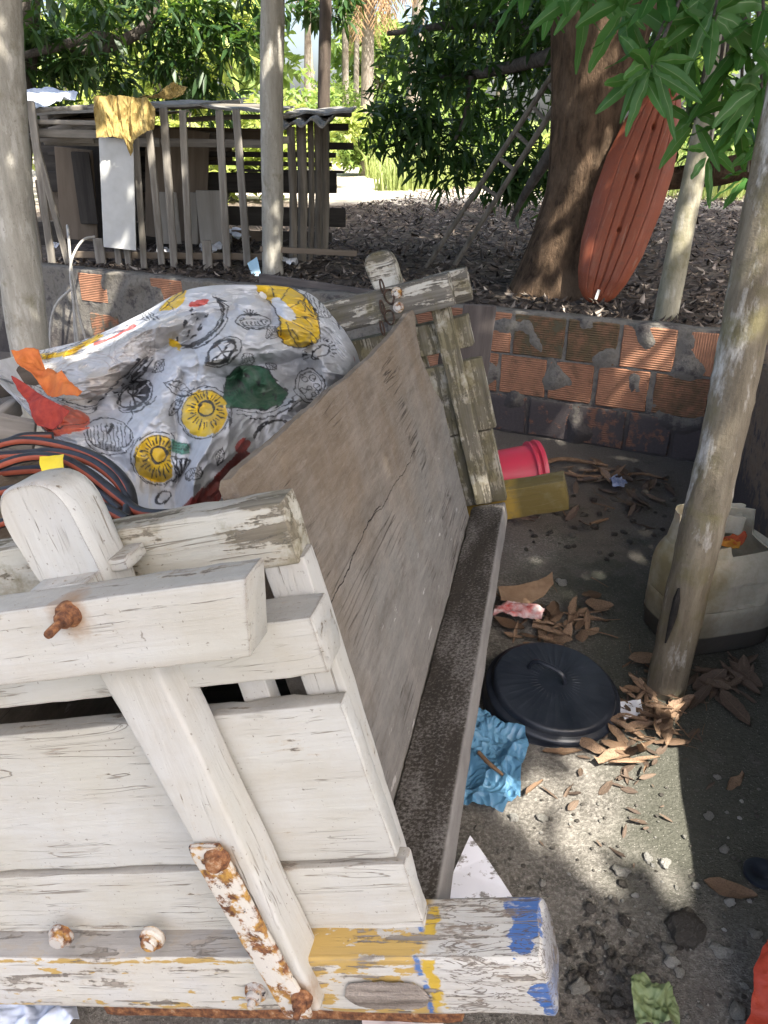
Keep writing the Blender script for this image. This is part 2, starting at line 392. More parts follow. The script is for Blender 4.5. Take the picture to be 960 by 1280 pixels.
def simple(name, c1, c2, scale=20, rough=.7, bump=.3, dist=.003, axis=None, spec=.3, detail=6, **k):
    t = NT(name); v = t.co(grain_scale(axis, 1, .08) if axis is not None else (1, 1, 1))
    n = t.noise(v, scale, detail, .65); n2 = t.noise(t.co(), scale * 4, 4, .6)
    col = t.mix(t.ramp(n, (.32, 0), (.7, 1)), c1, c2)
    return t.done(col, rough, t.bump(t.math('ADD', n, t.math('MULTIPLY', n2, .4)), bump, dist), spec, **k)
def rust_mat(name, paint=None):
    t = NT(name); o = t.co(); n = t.noise(o, 60, 8, .7); n2 = t.noise(o, 25, 6, .65)
    col = t.ramp(n, (.3, (.035, .02, .015)), (.46, (.13, .055, .028)), (.58, (.27, .12, .05)), (.72, (.42, .30, .19)))
    if paint:
        a = t.math('ADD', n2, t.math('MULTIPLY', t.edge(.008), .5))
        col = t.mix(t.ramp(a, (.49, 0), (.54, 1)), paint, t.mix(t.ramp(t.noise(o, 33, 4, .6), (.45, 0), (.6, 1)), col, (.45, .25, .06)))
        col = t.mix(t.ramp(t.noise(o, 45, 5, .6), (.62, 0), (.66, 1)), col, (.05, .04, .04))
        h = t.math('ADD', n, a)
    else: h = n
    return t.done(col, .8, t.bump(h, .7, .003), .3)
M['rust'] = rust_mat('rusty_iron'); M['rust_paint'] = rust_mat('rusty_painted_strap', (.58, .54, .47))
M['iron_grey'] = rust_mat('grey_painted_bolt', (.45, .42, .38))
M['dark_iron'] = simple('dark_rusty_iron', (.03, .02, .015), (.10, .06, .04), 60, .8, .5, .003)
M['dark_wood'] = simple('dark_old_wood', (.045, .038, .032), (.12, .10, .085), 30, .9, .5, .004, 0)

# =================================================================== the setting
# wall axes: U along the brick wall, V away from the camera
WA = G(110, 338, .72); WB = G(890, 415, .72)
U = Vector((WB.x - WA.x, WB.y - WA.y, 0)).normalized(); V = Vector((-U.y, U.x, 0))
W0 = Vector((WB.x, WB.y, 0)); WYAW = math.atan2(U.y, U.x)
def wuv(u, v, z=0): return W0 + U * u + V * v + Vector((0, 0, z))
UC = .12                                   # the corner, beyond the last brick seen
ZG = .58
def gz(p):                                  # height of the raised ground
    u = (p - W0).dot(U); v = (p - W0).dot(V)
    return ZG + .05 * nz(p, .5) + .03 * nz(p, 1.9, 3) + .0025 * max(0, v - 2)

def litter_ground():
    t = NT('leaf_covered_soil'); o = t.co()
    vo = t.n('TexVoronoi', 1, {'feature': 'F1'}, Vector=t.co((1, 1.6, 1)), Scale=16.0)
    n = t.noise(o, 30, 8, .7); big = t.noise(o, .35, 4, .6)
    vb = t.n('RGBToBW', Color=vo)
    soil = t.mix(n, (.05, .042, .034), (.16, .135, .11))
    lf = t.ramp(vb, (.2, (.05, .04, .034)), (.5, (.12, .095, .075)), (.8, (.22, .18, .15)))
    col = t.mix(t.ramp(n, (.42, 0), (.55, 1)), soil, lf)
    sand = t.mix(n, (.42, .38, .31), (.62, .57, .48))
    y = t.xyz(o)[1]
    a = t.math('ADD', t.ramp2(y, 10.0, 15.0), t.math('MULTIPLY', t.math('SUBTRACT', big, .5), 1.2))
    col = t.mix(t.ramp(a, (.45, 0), (.6, 1)), col, sand)
    far = t.math('ADD', t.ramp2(y, 22, 32), t.math('MULTIPLY', t.math('SUBTRACT', big, .5), 1.4))
    col = t.mix(t.ramp(far, (.4, 0), (.6, 1)), col, (.09, .12, .035))
    return t.done(col, .95, t.bump(t.math('ADD', n, vb), .6, .02), .1)
M['soil'] = litter_ground()
def make_ground():
    us = np.concatenate([np.linspace(-160, -14, 14), np.linspace(-12, 10, 90), np.linspace(12, 160, 14)])
    vs = np.concatenate([np.linspace(.10, 16, 80), np.linspace(17, 60, 22), np.linspace(66, 240, 12)])
    Vt = []; F = []
    for v in vs:
        for u in us:
            p = wuv(u, v); Vt.append((p.x, p.y, gz(p)))
    n = len(us)
    for j in range(len(vs) - 1):
        for i in range(n - 1): a = j * n + i; F.append((a, a + 1, a + n + 1, a + n))
    # the strip beyond the right-hand wall
    sa = wuv(UC + .03, .05); sb = G(958, 466, .70); sd = Vector((sb.x - sa.x, sb.y - sa.y, 0)).normalized(); sn = Vector((-sd.y, sd.x, 0))
    us2 = np.concatenate([np.linspace(.12, 5, 20), np.linspace(6, 60, 10)]); vs2 = np.concatenate([np.linspace(-.05, 6, 24), np.linspace(7, 40, 10)])
    b = len(Vt); n2 = len(us2)
    for v in vs2:
        for u in us2:
            p = sa + sd * v + sn * u; Vt.append((p.x, p.y, gz(p) - .006))
    for j in range(len(vs2) - 1):
        for i in range(n2 - 1): a = b + j * n2 + i; F.append((a, a + 1, a + n2 + 1, a + n2))
    tag(npmesh('ground', Vt, F, M['soil'], smooth=True), kind='structure')
make_ground()

def floor_mat():
    t = NT('old_dirty_concrete'); o = t.co()
    big = t.noise(o, 1.5, 6, .6); mid = t.noise(o, 7, 6, .65); fine = t.noise(o, 90, 4, .75); gr = t.noise(o, 260, 2, .6)
    c = t.mix(t.ramp(mid, (.3, 0), (.72, 1)), (.100, .092, .080), (.245, .227, .197))
    c = t.mix(t.math('MULTIPLY', t.ramp(fine, (.45, 0), (.66, 1)), .65), c, (.42, .395, .35))
    c = t.mix(t.math('MULTIPLY', t.ramp(t.noise(t.co(loc=(4, 4, 1)), 45, 5, .75), (.50, 0), (.64, 1)), .55), c, (.085, .078, .065))
    y = t.xyz(o)[1]; x = t.xyz(o)[0]
    dk = t.math('ADD', big, t.math('MULTIPLY', t.ramp2(x, .50, .95), .19))  # greenish moss, with painted shade deepening it towards the right
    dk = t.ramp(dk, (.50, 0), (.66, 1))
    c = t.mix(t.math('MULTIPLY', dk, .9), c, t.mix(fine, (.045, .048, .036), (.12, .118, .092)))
    # loose soil by the end of the cart and under the back wall
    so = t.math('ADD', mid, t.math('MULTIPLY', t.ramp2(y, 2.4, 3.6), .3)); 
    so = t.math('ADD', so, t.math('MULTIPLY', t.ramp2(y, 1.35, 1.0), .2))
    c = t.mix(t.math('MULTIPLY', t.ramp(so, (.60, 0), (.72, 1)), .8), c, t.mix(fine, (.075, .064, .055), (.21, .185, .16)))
    sp = t.n('TexVoronoi', 0, {'feature': 'F1'}, Vector=o, Scale=95.0)
    c = t.mix(t.math('MULTIPLY', t.ramp(sp, (.10, 1), (.2, 0)), .4), c, (.50, .47, .41))
    h = t.math('ADD', t.math('MULTIPLY', fine, .8), t.math('MULTIPLY', gr, .4)); h = t.math('ADD', h, mid)
    return t.done(c, .92, t.bump(h, .9, .012), .2)
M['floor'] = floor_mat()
def make_floor():
    xs = np.concatenate([np.linspace(-60, -4, 10), np.linspace(-3.6, 3.4, 120), np.linspace(4, 60, 10)])
    ys = np.concatenate([np.linspace(-60, -1, 12), np.linspace(-.8, 7.5, 150)])
    Vt = []; F = []; keep = {}
    for j, y in enumerate(ys):
        for i, x in enumerate(xs):
            p = Vector((x, y, 0)); z = 0
            if -1 < y and abs(x) < 3.6: z = .006 * nz(p, 3) + .006 * nz(p, 11, 2) * (1 if y < 1.4 or y > 3 else .4)
            Vt.append((x, y, z))
    n = len(xs)
    for j in range(len(ys) - 1):
        for i in range(n - 1):
            a = j * n + i; p = Vector(((xs[i] + xs[i + 1]) / 2, (ys[j] + ys[j + 1]) / 2, 0))
            if (p - W0).dot(V) < .1: F.append((a, a + 1, a + n + 1, a + n))
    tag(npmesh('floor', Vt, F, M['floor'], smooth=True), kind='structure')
make_floor()

# ---- brick wall
def brick_mat():
    t = NT('hollow_clay_brick'); o = t.co(); x, y, z = t.xyz(o)
    at = t.t.nodes.new('ShaderNodeAttribute'); at.attribute_name = 'tint'; ax = t.xyz(at.outputs['Vector'])
    n = t.noise(o, 14, 6, .65); n2 = t.noise(o, 70, 4, .6)
    base = t.mix(ax[0], (.27, .125, .075), (.44, .215, .125))
    base = t.mix(t.math('MULTIPLY', t.ramp(n, (.40, 0), (.7, 1)), .55), base, (.16, .10, .065))
    gm = t.math('ADD', ax[1], t.math('MULTIPLY', t.math('SUBTRACT', n, .5), 1.6))
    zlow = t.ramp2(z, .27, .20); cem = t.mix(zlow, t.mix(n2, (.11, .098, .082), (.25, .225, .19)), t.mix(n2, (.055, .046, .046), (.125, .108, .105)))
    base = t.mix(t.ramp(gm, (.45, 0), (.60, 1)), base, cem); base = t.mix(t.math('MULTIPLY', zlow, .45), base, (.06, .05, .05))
    ms = t.math('ADD', ax[2], t.math('MULTIPLY', t.math('SUBTRACT', n, .5), 1.2))
    base = t.mix(t.math('MULTIPLY', t.ramp(ms, (.4, 0), (.8, 1)), .8), base, (.085, .075, .04))
    wz = t.n('Math', 0, {'operation': 'SINE'}, i0=t.math('MULTIPLY', z, 2 * PI / .0125))
    wx = t.n('Math', 0, {'operation': 'SINE'}, i0=t.math('MULTIPLY', x, 2 * PI / .0125))
    vert = t.ramp(ax[0], (.96, 0), (.98, 1))
    w = t.mix(vert, wz, wx)
    cover = t.math('SUBTRACT', 1.0, t.ramp(gm, (.45, 0), (.60, 1)))
    h = t.math('ADD', t.math('MULTIPLY', t.math('MULTIPLY', w, .5), cover), t.math('MULTIPLY', n2, .8))
    return t.done(base, .9, t.bump(h, .9, .004), .2)
M['brick'] = brick_mat()
def mortar_mat(name='cement_mortar', c1=(.13, .118, .098), c2=(.31, .285, .245)):
    t = NT(name); o = t.co(); n = t.noise(o, 12, 8, .7); n2 = t.noise(o, 70, 4, .7)
    z = t.xyz(o)[2]
    c = t.mix(t.ramp(n, (.35, 0), (.68, 1)), c1, c2)
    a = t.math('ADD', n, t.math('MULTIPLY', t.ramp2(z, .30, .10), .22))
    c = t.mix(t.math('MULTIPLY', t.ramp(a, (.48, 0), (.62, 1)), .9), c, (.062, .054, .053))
    return t.done(c, .95, t.bump(t.math('ADD', n, t.math('MULTIPLY', n2, .6)), .9, .012), .15)
M['mortar'] = mortar_mat()
def brick_box(bm, u0, u1, z0, z1, v0, tint, seed, lay):
    r = .006; n = 5
    base = rrect(u0, u1, z0, z1, r, 2, 5); rings = []
    cu, cz = (u0 + u1) / 2, (z0 + z1) / 2
    for v, ins in ((v0 + .12, 0), (v0 + .008, 0), (v0, .006)):
        ring = []
        for (a, b) in base:
            a2 = a + max(-ins, min(ins, cu - a)); b2 = b + max(-ins, min(ins, cz - b))
            p = (a2 + .004 * nz((a2, b2, seed), 18), v + .003 * nz((a, b, seed), 12), b2 + .004 * nz((b2, a2, seed), 18, 3))
            ring.append(p)
        rings.append(ring)
    k0 = len(bm.verts); loft(bm, rings)
    bm.verts.ensure_lookup_table()
    for v in bm.verts[k0:]: v[lay] = tint
def make_brick_wall():
    e = empty('brick_wall', W0, 'low unfinished wall of ridged orange hollow bricks and grey mortar behind the cart', 'wall')
    e.rotation_euler = (0, 0, WYAW)
    def uOf(px, row): 
        p = G(px, 400, .60 - row * .24); # rough; only x matters along the wall
        r = ray(px, (416, 466, 520)[row] + (px - 750) * (.095, .12, .15)[row])
        o = CP - W0; t = -o.dot(V) / r.dot(V); return (CP + r * t - W0).dot(U)
    bm = bmesh.new(); lay = bm.verts.layers.float_vector.new('tint')
    H = .72
    rows = [
        (.482, .712, [(612, 639, (.8, .05, .1)), (643, 706, (.2, .42, .75)), (710, 773, (.3, .1, .75)), (778, 846, (.95, .12, .15)), (862, 901, (1.0, .1, .2))]),
        (.245, .470, [(565, 622, (.5, .25, .4)), (626, 683, (.7, .05, .35)), (687, 742, (.6, .12, .4)), (748, 812, (.85, .1, .25)), (819, 888, (.35, .2, .6))]),
        (.008, .233, [(560, 600, (.3, .75, .3)), (603, 658, (.3, .72, .3)), (662, 716, (.35, .7, .2)), (720, 782, (.5, .55, .2)), (786, 840, (.5, .62, .2)), (844, 892, (.3, .8, .2))])]
    umin = None
    for ri, (z0, z1, bs) in enumerate(rows):
        for k, (a, b, tint) in enumerate(bs):
            u0, u1 = uOf(a, ri), uOf(b, ri)
            brick_box(bm, u0, u1, z0, z1, 0, tint, k * 3.1 + ri, lay)
        # leftwards: ordinary bricks behind the cart, mostly smeared with cement further left
        u = uOf(bs[0][0], ri) - .02; k = 0
        while u > -15:
            pxg = random.random()
            rgh = random.random()
            t = (rgh, .2 if u > -1.8 else .95, .3)
            brick_box(bm, u - .285, u, z0, z1, 0, t, k * 1.7 + ri, lay); u -= .305; k += 1
    # the bare bricks seen left of the cart
    for (a, b, y0, y1, tint) in ((97, 137, 340, 380, (.8, .05, .1)), (187, 231, 345, 383, (.85, .02, .1)), (112, 152, 390, 425, (.35, .45, .5))):
        r0 = ray(a, y0); o = CP - W0
        p0 = CP + r0 * (-o.dot(V) / r0.dot(V)); r1 = ray(b, y1); p1 = CP + r1 * (-o.dot(V) / r1.dot(V))
        brick_box(bm, (p0 - W0).dot(U), (p1 - W0).dot(U), min(p0.z, p1.z), min(.715, max(p0.z, p1.z)), -.006, tint, a, lay)
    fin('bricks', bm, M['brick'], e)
    # mortar core, its face a little behind the bricks, with smears squeezed out
    us = np.concatenate([np.linspace(-15.2, -5.4, 60), np.linspace(-5.3, UC, 330)]); zs = np.linspace(-.05, H, 46); Vt = []; F = []
    for z in zs:
        for u in us:
            sm = .0 if u > -1.75 else -.02
            smear = max(0, nz((u * 7, z * 7, 2), 1) - .10) * .055 + .004 * nz((u * 40, z * 40, 4), 1)
            left = -.012 - .004 * nz((u, z, 9), 5) if u < -1.75 else 0
            Vt.append((u, .009 - smear + left, z + (.012 * nz((u * 6, 1, 0), 1) if z == zs[-1] else 0)))
    n = len(us)
    for j in range(len(zs) - 1):
        for i in range(n - 1): a = j * n + i; F.append((a, a + 1, a + n + 1, a + n))
    b = len(Vt); top = len(zs) - 1
    for u in us: Vt.append((u, .07, H + .014 * nz((u * 6, 3, 0), 1)))
    for u in us: Vt.append((u, .14, H + .012 * nz((u * 6, 5, 0), 1) - .004))
    for u in us: Vt.append((u, .15, -.05))
    rowsI = [top * n, b, b + n, b + 2 * n]
    for r0, r1 in zip(rowsI, rowsI[1:]):
        for i in range(n - 1): F.append((r0 + i, r0 + i + 1, r1 + i + 1, r1 + i))
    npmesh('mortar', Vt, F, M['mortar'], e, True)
make_brick_wall()

# ---- the plastered wall closing the yard on the right
def make_side_wall():
    a = wuv(UC + .03, .05); b = G(958, 466, .70)
    d = Vector((b.x - a.x, b.y - a.y, 0)); d.normalize()
    e = empty('plastered_wall', (a.x, a.y, 0), 'low brown plastered wall closing the yard on the right, behind the white can', 'wall')
    e.rotation_euler = (0, 0, math.atan2(d.y, d.x))
    us = np.linspace(-.06, 9, 150); zs = np.linspace(-.05, .70, 20); Vt = []; F = []
    n = len(us)
    for z in zs:
        for u in us: Vt.append((u, .012 * nz((u, z, 3), 3) + .004 * nz((u, z, 1), 20), z + (.015 * nz((u, 0, 0), 5) if z == zs[-1] else 0)))
    for dy, z in ((.07, .705), (.14, .70), (.15, -.05)):
        for u in us: Vt.append((u, dy, z + (.015 * nz((u, dy, 0), 5) if z > 0 else 0)))
    m = len(zs) + 3
    for j in range(m - 1):
        for i in range(n - 1): k = j * n + i; F.append((k, k + 1, k + n + 1, k + n))
    Vt = np.array(Vt); Vt[:, 1] *= 1
    npmesh('plaster_face', Vt, F, M['brown_plaster'], e, True)
M['brown_plaster'] = mortar_mat('brown_stained_plaster', (.15, .105, .07), (.27, .20, .14))
make_side_wall()
# =================================================================== the cart
cart = empty('wooden_cart', CART_O, 'tilted old wooden cart with flaking white rails, bare brown side board and rusty bolts', 'cart', mat3=CART_M)
XL = -1.42                                   # left end of the cross beams
def P(px, py, Y): q = CL(px, py, 1, Y); return (q.x, q.z)
# near cross beam: bevelled top, painted, cut end
def beam(name, mat, y0, y1, x1, z0, z1, seed, cham=.014):
    bm = bmesh.new(); rings = []; n = 70
    prof = [(y0 + .004, z0), (y0, z0 + .02), (y0, z0 + .055), (y0 + .001, z0 + .09), (y0 + .001, z1 - cham - .004), (y0 + .002, z1 - cham + .001), (y0 + .006, z1 - cham + .005), (y0 + .030, z1 - .006),
            (y0 + .08, z1), (y1 - .012, z1 - .001), (y1 - .002, z1 - .010), (y1, z1 - .05), (y1, z0 + .02), (y1 - .01, z0 + .002), (y0 + .06, z0)]
    cy, cz = (y0 + y1) / 2, (z0 + z1) / 2
    xs = [XL + (x1 - XL) * i / n for i in range(n + 1)]
    xs = xs[:-1] + [x1 - .02, x1 - .008, x1 - .003, x1]
    for i, x in enumerate(xs):
        ins = {len(xs) - 1: .012, len(xs) - 2: .005}.get(i, 0.0); ring = []
        for (y, z) in prof:
            d = Vector((cy - y, cz - z)); d = d.normalized() * ins
            w = .003 * nz((x * 5, y * 20, z * 20), 1, seed) + .0028 * nz((x * 9, y * 80, z * 80), 1, seed + 2)
            end = -.10 * max(0, z - z1 + .04) * (1 if i >= len(xs) - 4 else 0)
            ring.append((x + end + (.004 * nz((y * 40, z * 40, seed), 1) if i >= len(xs) - 4 else 0), y + d.x + w, z + d.y - w * (1 if z > cz else 0)))
        rings.append(ring)
    loft(bm, rings); return fin(name, bm, mat, cart, angle=28)
nb = beam('cross_beam', M['beam'], 0.0, .125, .004, 0, .142, 1.0); nb['label'] = 'near cross beam, white over yellow with a blue end'
# gouge in the beam (a long bare scar)
bm = bmesh.new()
rings = []
gx0, gx1 = P(433, 1242, 0)[0], P(537, 1242, 0)[0]; gz0 = P(480, 1258, 0)[1]; gz1 = P(480, 1224, 0)[1]
Vt = []; F = []; nx_, nz_ = 40, 14
for j in range(nz_ + 1):
    for i in range(nx_ + 1):
        s, t_ = i / nx_ * 2 - 1, j / nz_ * 2 - 1
        rad = max(abs(s) ** 3, abs(t_)) ; k = math.sqrt(max(0, 1 - s ** 4)) if abs(s) < 1 else 0
        Vt.append(((gx0 + gx1) / 2 + s * (gx1 - gx0) / 2, -.0045 - .003 * math.cos(t_ * PI / 2) - .0025 * abs(nz((s * 9, t_ * 2, 3), 1.6)), (gz0 + gz1) / 2 + t_ * k * (gz1 - gz0) / 2 + .003 * nz((s * 4, t_, 0), 1.5)))
for j in range(nz_):
    for i in range(nx_): a = j * (nx_ + 1) + i; F.append((a, a + 1, a + nx_ + 2, a + nx_ + 1))
M['scar'] = simple('worn_bare_wood', (.09, .07, .055), (.36, .31, .26), 55, .9, 1.0, .008, 0)
bm.free(); npmesh('wood_scar', Vt, F, M['scar'], cart, True)

# end boards (planks) between the corner cleats
RX = -.212
plank('end_plank', M['white_x'], cart, 0, XL + .2, RX, (.06, .10), (.292, .602), seed=3, r=.004, chip=1.4, wob=.003,
      off=lambda t, p: (p[0] - .012 * (p[2] - .29) / .31 * (t > .9), p[1], p[2]))['label'] = 'wide end board'
plank('end_plank', M['white_x'], cart, 0, XL + .2, RX + .012, (.052, .095), (.152, .285), seed=8, r=.0035, chip=1.4, wob=.003)['label'] = 'narrow end board'
plank('end_plank', M['white_x'], cart, 0, XL + .2, RX + .010, (.058, .1), (.112, .150), seed=12, r=.003)['label'] = 'lowest strip of the end boards'
plank('rail', M['white_x'], cart, 0, XL + .16, -.209, (.02, .098), (.682, .777), seed=15, r=.0035, chip=1.4)['label'] = 'lower top rail'
plank('rail', M['white_x'], cart, 0, XL + .10, -.255, (-.092, -.030), (.792, .905), seed=21, r=.0035, chip=1.5,
      off=lambda t, p: (p[0] + .03 * (p[2] - .79) / .11 * (t > .9), p[1], p[2] - .004 * t))['label'] = 'outer top rail with a rusty bolt'
plank('rail', M['rear_rail'], cart, 0, XL + .10, -.237, (.10, .165), (.825, .925), seed=27, r=.0035, chip=1.5)['label'] = 'inner top rail with mossy end'
# stanchion with its rounded head
def stanchion(xc_bot, xc_top, w_bot, w_top, y0, y1, z0, z1, mat, seed, name='stanchion'):
    bm = bmesh.new(); rings = []; n = 40
    for i in range(n + 1):
        t = i / n; z = z0 + (z1 - z0) * t; w = w_bot + (w_top - w_bot) * t; xc = xc_bot + (xc_top - xc_bot) * t
        ring = []
        for (a, b) in rrect(-w / 2, w / 2, y0, y1, .007, 3, 4):
            p = (xc + a, b, z); ring.append((p[0] + .0018 * nz(p, 7, seed), p[1] + .0015 * nz(p, 7, seed + 3) + .0012 * nz(p, 40, seed), p[2]))
        rings.append(ring)
    loft(bm, rings); return fin(name, bm, mat, cart)
def head(xc, w, y0, y1, z0, z1, mat, seed, lean=0.0):
    bm = bmesh.new(); prof = []
    hw = w / 2; pts = []
    for k in range(6): pts.append((-hw * (.80 + .20 * (k / 5) ** .7), z0 + (z1 - z0) * .62 * k / 5))
    for k in range(1, 14):
        a = PI - PI * k / 14; pts.append((hw * math.copysign(abs(math.cos(a)) ** .75, math.cos(a)), z0 + (z1 - z0) * .62 + (z1 - z0) * .38 * math.sin(a) ** .7))
    for k in range(6): pts.append((hw * (.80 + .20 * ((5 - k) / 5) ** .7), z0 + (z1 - z0) * .62 * (5 - k) / 5))
    m = len(pts); cx = 0; cz = (z0 + z1) / 2; rings = []
    for (y, ins) in ((y0 + .001, .007), (y0, .004), (y0 + .004, .0), (y0 + (y1 - y0) * .35, 0), (y0 + (y1 - y0) * .7, 0), (y1 - .006, .001), (y1, .008)):
        ring = []
        for (a, z) in pts:
            d = Vector((cx - a, cz - z)).normalized() * ins
            p = (xc + a + d.x + lean * (z - z0), y, z + d.y)
            ring.append((p[0] + .003 * nz(p, 14, seed), p[1] + .003 * nz(p, 20, seed + 1), p[2] + .003 * nz(p, 14, seed + 2)))
        rings.append(ring)
    loft(bm, rings); return fin('stanchion_head', bm, mat, cart, angle=55)
stanchion(-.430, -.497, .066, .104, -.028, .048, .045, .80, M['white_z'], 4)
head(-.547, .122, .010, .088, .85, 1.046, M['white_z'], 9, -.10)
plank('stanchion', M['white_z'], cart, 2, .775, .90, (-.60, -.50), (-.028, .05), seed=4.5, r=.0035)
plank('wedge_block', M['white_x'], cart, 0, -.500, -.466, (.03, .088), (.885, .906), seed=2.2, r=.0035)
# corner cleats inside the end
plank('corner_cleat', M['white_z'], cart, 2, .10, .835, (-.298, -.228), (.104, .15), seed=31, r=.003)
plank('corner_cleat', M['white_z'], cart, 2, .10, .80, (-.41, -.36), (.104, .14), seed=33, r=.003)
# iron strap over the foot of the stanchion
def strap():
    a = Vector((-.477, -.034, .432)); b = Vector((-.432, -.034, .048)); n = 24
    bm = bmesh.new(); rings = []
    for i in range(n + 1):
        t = i / n; p = a.lerp(b, t); w = .030 * (.9 if i in (0, n) else 1) * (1 - .12 * t); ring = []
        for (x, y) in rrect(-w, w, -.010, 0, .003, 2, 3):
            q = (p.x + x + .002 * nz((x * 30, t * 8, 1), 1), p.y + y - .003 * abs(nz((x * 30, t * 9, 4), 1.3)), p.z + .004 * nz((x * 50, t, 1), 1) * (i in (0, n))); ring.append(q)
        rings.append(ring)
    loft(bm, rings); return fin('iron_strap', bm, M['rust_paint'], cart)
strap()
def bolt(px, py, Y, r=.019, mat='rust', shank=.012, stud=True, tilt=(0, 0)):
    c = CL(px, py, 1, Y); bm = bmesh.new()
    Mx = Matrix.Translation((c.x, Y, c.z)) @ Matrix.Rotation(R(90) + tilt[0], 4, 'X') @ Matrix.Rotation(tilt[1], 4, 'Y')
    f = lambda p, a, rr: Vector((p.x * (1 + .09 * nz((math.cos(a), math.sin(a), px), 2)), p.y * (1 + .09 * nz((math.sin(a), math.cos(a), py), 2)), p.z))
    lathe_bm(bm, [(r * 1.05, -.006), (r * 1.05, .003), (r * .95, .006), (r * .72, .007), (r * .70, .015), (r * .58, .018), (r * .33, .0185)], 18, True, True, Mx, f)
    if stud: lathe_bm(bm, [(r * .36, .015), (r * .36, .020 + shank), (r * .28, .023 + shank)], 12, False, True, Mx, f)
    return fin('bolt', bm, M[mat], cart, angle=35)
bolt(86, 768, -.092, .018, 'rust', .022, tilt=(.12, -.15))
bolt(271, 1074, -.044, .020, 'rust', .0, False)
bolt(377, 1250, -.044, .018, 'rust', .010)
bolt(320, 1240, -.002, .020, 'iron_grey', .008)
bolt(190, 1173, .012, .023, 'rust_paint', 0, False); bolt(76, 1170, .012, .023, 'iron_grey', 0, False)
# rusty flat iron under the beam
plank('axle_iron', M['rust'], cart, 0, -.9, -.17, (.02, .10), (-.05, -.006), seed=5, r=.006)

# ---- bare side board: outline in the cart's own Y-Z plane, with worn edge and broken corner
def side_board(X0, X1, name, mat, seed):
    topY = [.03, .098, .5, .9, 1.177, 1.5, 1.80, 1.86, 1.92]; topZ = [.945, .953, .950, .936, .928, .934, .945, .938, .90]
    ny, nzz = 150, 70; rings = []
    def edge_far(z):                      # broken far edge
        return float(np.interp(z, [.07, .14, .40, .60, .625, .65, .80, .87, .95], [1.955, 1.95, 1.935, 1.945, 1.93, 1.86, 1.775, 1.80, 1.85]))
    V1 = []; F = []
    for side in (0, 1):
        for j in range(nzz + 1):
            for i in range(ny + 1):
                s = i / ny; t = j / nzz
                zt0 = .072; ye = edge_far(.072 + t * (.875))
                y = .172 + s * (ye - .172); zt = float(np.interp(y, topY, topZ)) + .006 * nz((y * 6, seed, 0), 1) + .003 * nz((y * 30, seed, 2), 1)
                z = zt0 + t * (zt - zt0)
                bow = .003 * math.sin(PI * s) * t + .004 * nz((y, z, seed), 2.2) + .0015 * nz((y * .3, z, seed), 40)
                edge = min(t and (1 - t) * (zt - zt0), (1 - s) * 1.9) if t > .5 else (1 - s) * 1.9
                rd = .006 * max(0, 1 - edge / .008) if edge < .008 else 0
                V1.append(((X1 - rd + bow) if side else (X0 + rd + bow), y + .004 * nz((z * 25, seed, 1), 1) * s ** 6, z))
    n = ny + 1; N = n * (nzz + 1)
    for j in range(nzz):
        for i in range(ny):
            a = j * n + i; F.append((a, a + 1, a + n + 1, a + n)); F.append((N + a, N + a + n, N + a + n + 1, N + a + 1))
    for i in range(ny):
        a = nzz * n + i; F.append((a, a + 1, N + a + 1, N + a)); F.append((i + 1, i, N + i, N + i + 1))
    for j in range(nzz):
        a = j * n; F.append((a, a + n, N + a + n, N + a)); a += ny; F.append((a + n, a, N + a, N + a + n))
    o = npmesh(name, V1, F, mat, cart, True)
    bm = bmesh.new(); bm.from_mesh(o.data); bmesh.ops.recalc_face_normals(bm, faces=bm.faces); bm.to_mesh(o.data); bm.free()
    o.data.set_sharp_from_angle(angle=R(50)); return o
side_board(-.362, -.332, 'side_board', M['board'], 2.0)
side_board(XL + .33, XL + .36, 'side_board', M['board'], 6.0)
# splits near the top far corner of the board; the sill plank at its foot
plank('sill', M['sill'], cart, 1, .131, 2.035, (-.329, -.195), (.052, .118), seed=41, r=.006, wob=.003, chip=.8, step=.03)
plank('sill', M['sill'], cart, 1, .131, 2.035, (XL + .205, XL + .328), (.052, .118), seed=43, r=.006)
for k in range(4):
    x0 = -.366 - .172 * (k + 1); plank('floor_board', M['dark_wood'], cart, 1, .135, 2.02, (x0 + .004, x0 + .168), (.06, .085), seed=50 + k, r=.003, step=.1)

# ---- far end of the cart
YF = 2.04
yb = plank('cross_beam', M['yellow_beam'], cart, 0, XL, .035, (YF + .10, YF + .225), (-.005, .122), r=.004, seed=7.0, chip=1.4, wob=.003); yb['label'] = 'far cross beam with mossy yellow end'
def far_plank(z0, z1, xr, seed, mat='mossy_z', y=(YF + .045, YF + .085)):
    return plank('end_plank', M[mat], cart, 0, XL + .2, xr, y, (z0, z1), seed=seed, r=.004, step=.04)
far_plank(.10, .40, -.195, 61); far_plank(.404, .685, -.178, 63)
plank('rail', M['mossy_z'], cart, 0, XL + .16, -.196, (YF + .03, YF + .10), (.735, .850), seed=65, r=.005)
plank('rail', M['white_far'], cart, 0, XL + .10, -.215, (YF - .07, YF - .01), (.905, 1.02), seed=67, r=.004, chip=1.2, wob=.004)
plank('rail', M['white_far'], cart, 0, -.33, -.165, (YF + .05, YF + .10), (.895, 1.015), seed=69, r=.004, chip=1.2)
plank('corner_cleat', M['mossy_z'], cart, 2, .119, 1.01, (-.314, -.246), (YF - .005, YF + .04), seed=71, r=.005, wob=.003)
hd = head(-.452, .112, YF + .02, YF + .09, .97, 1.145, M['far_head'] if 'far_head' in M else M['white_far'], 13, -.1)
stanchion(-.40, -.45, .07, .10, YF + .09, YF + .12, .13, .96, M['mossy_z'], 14)
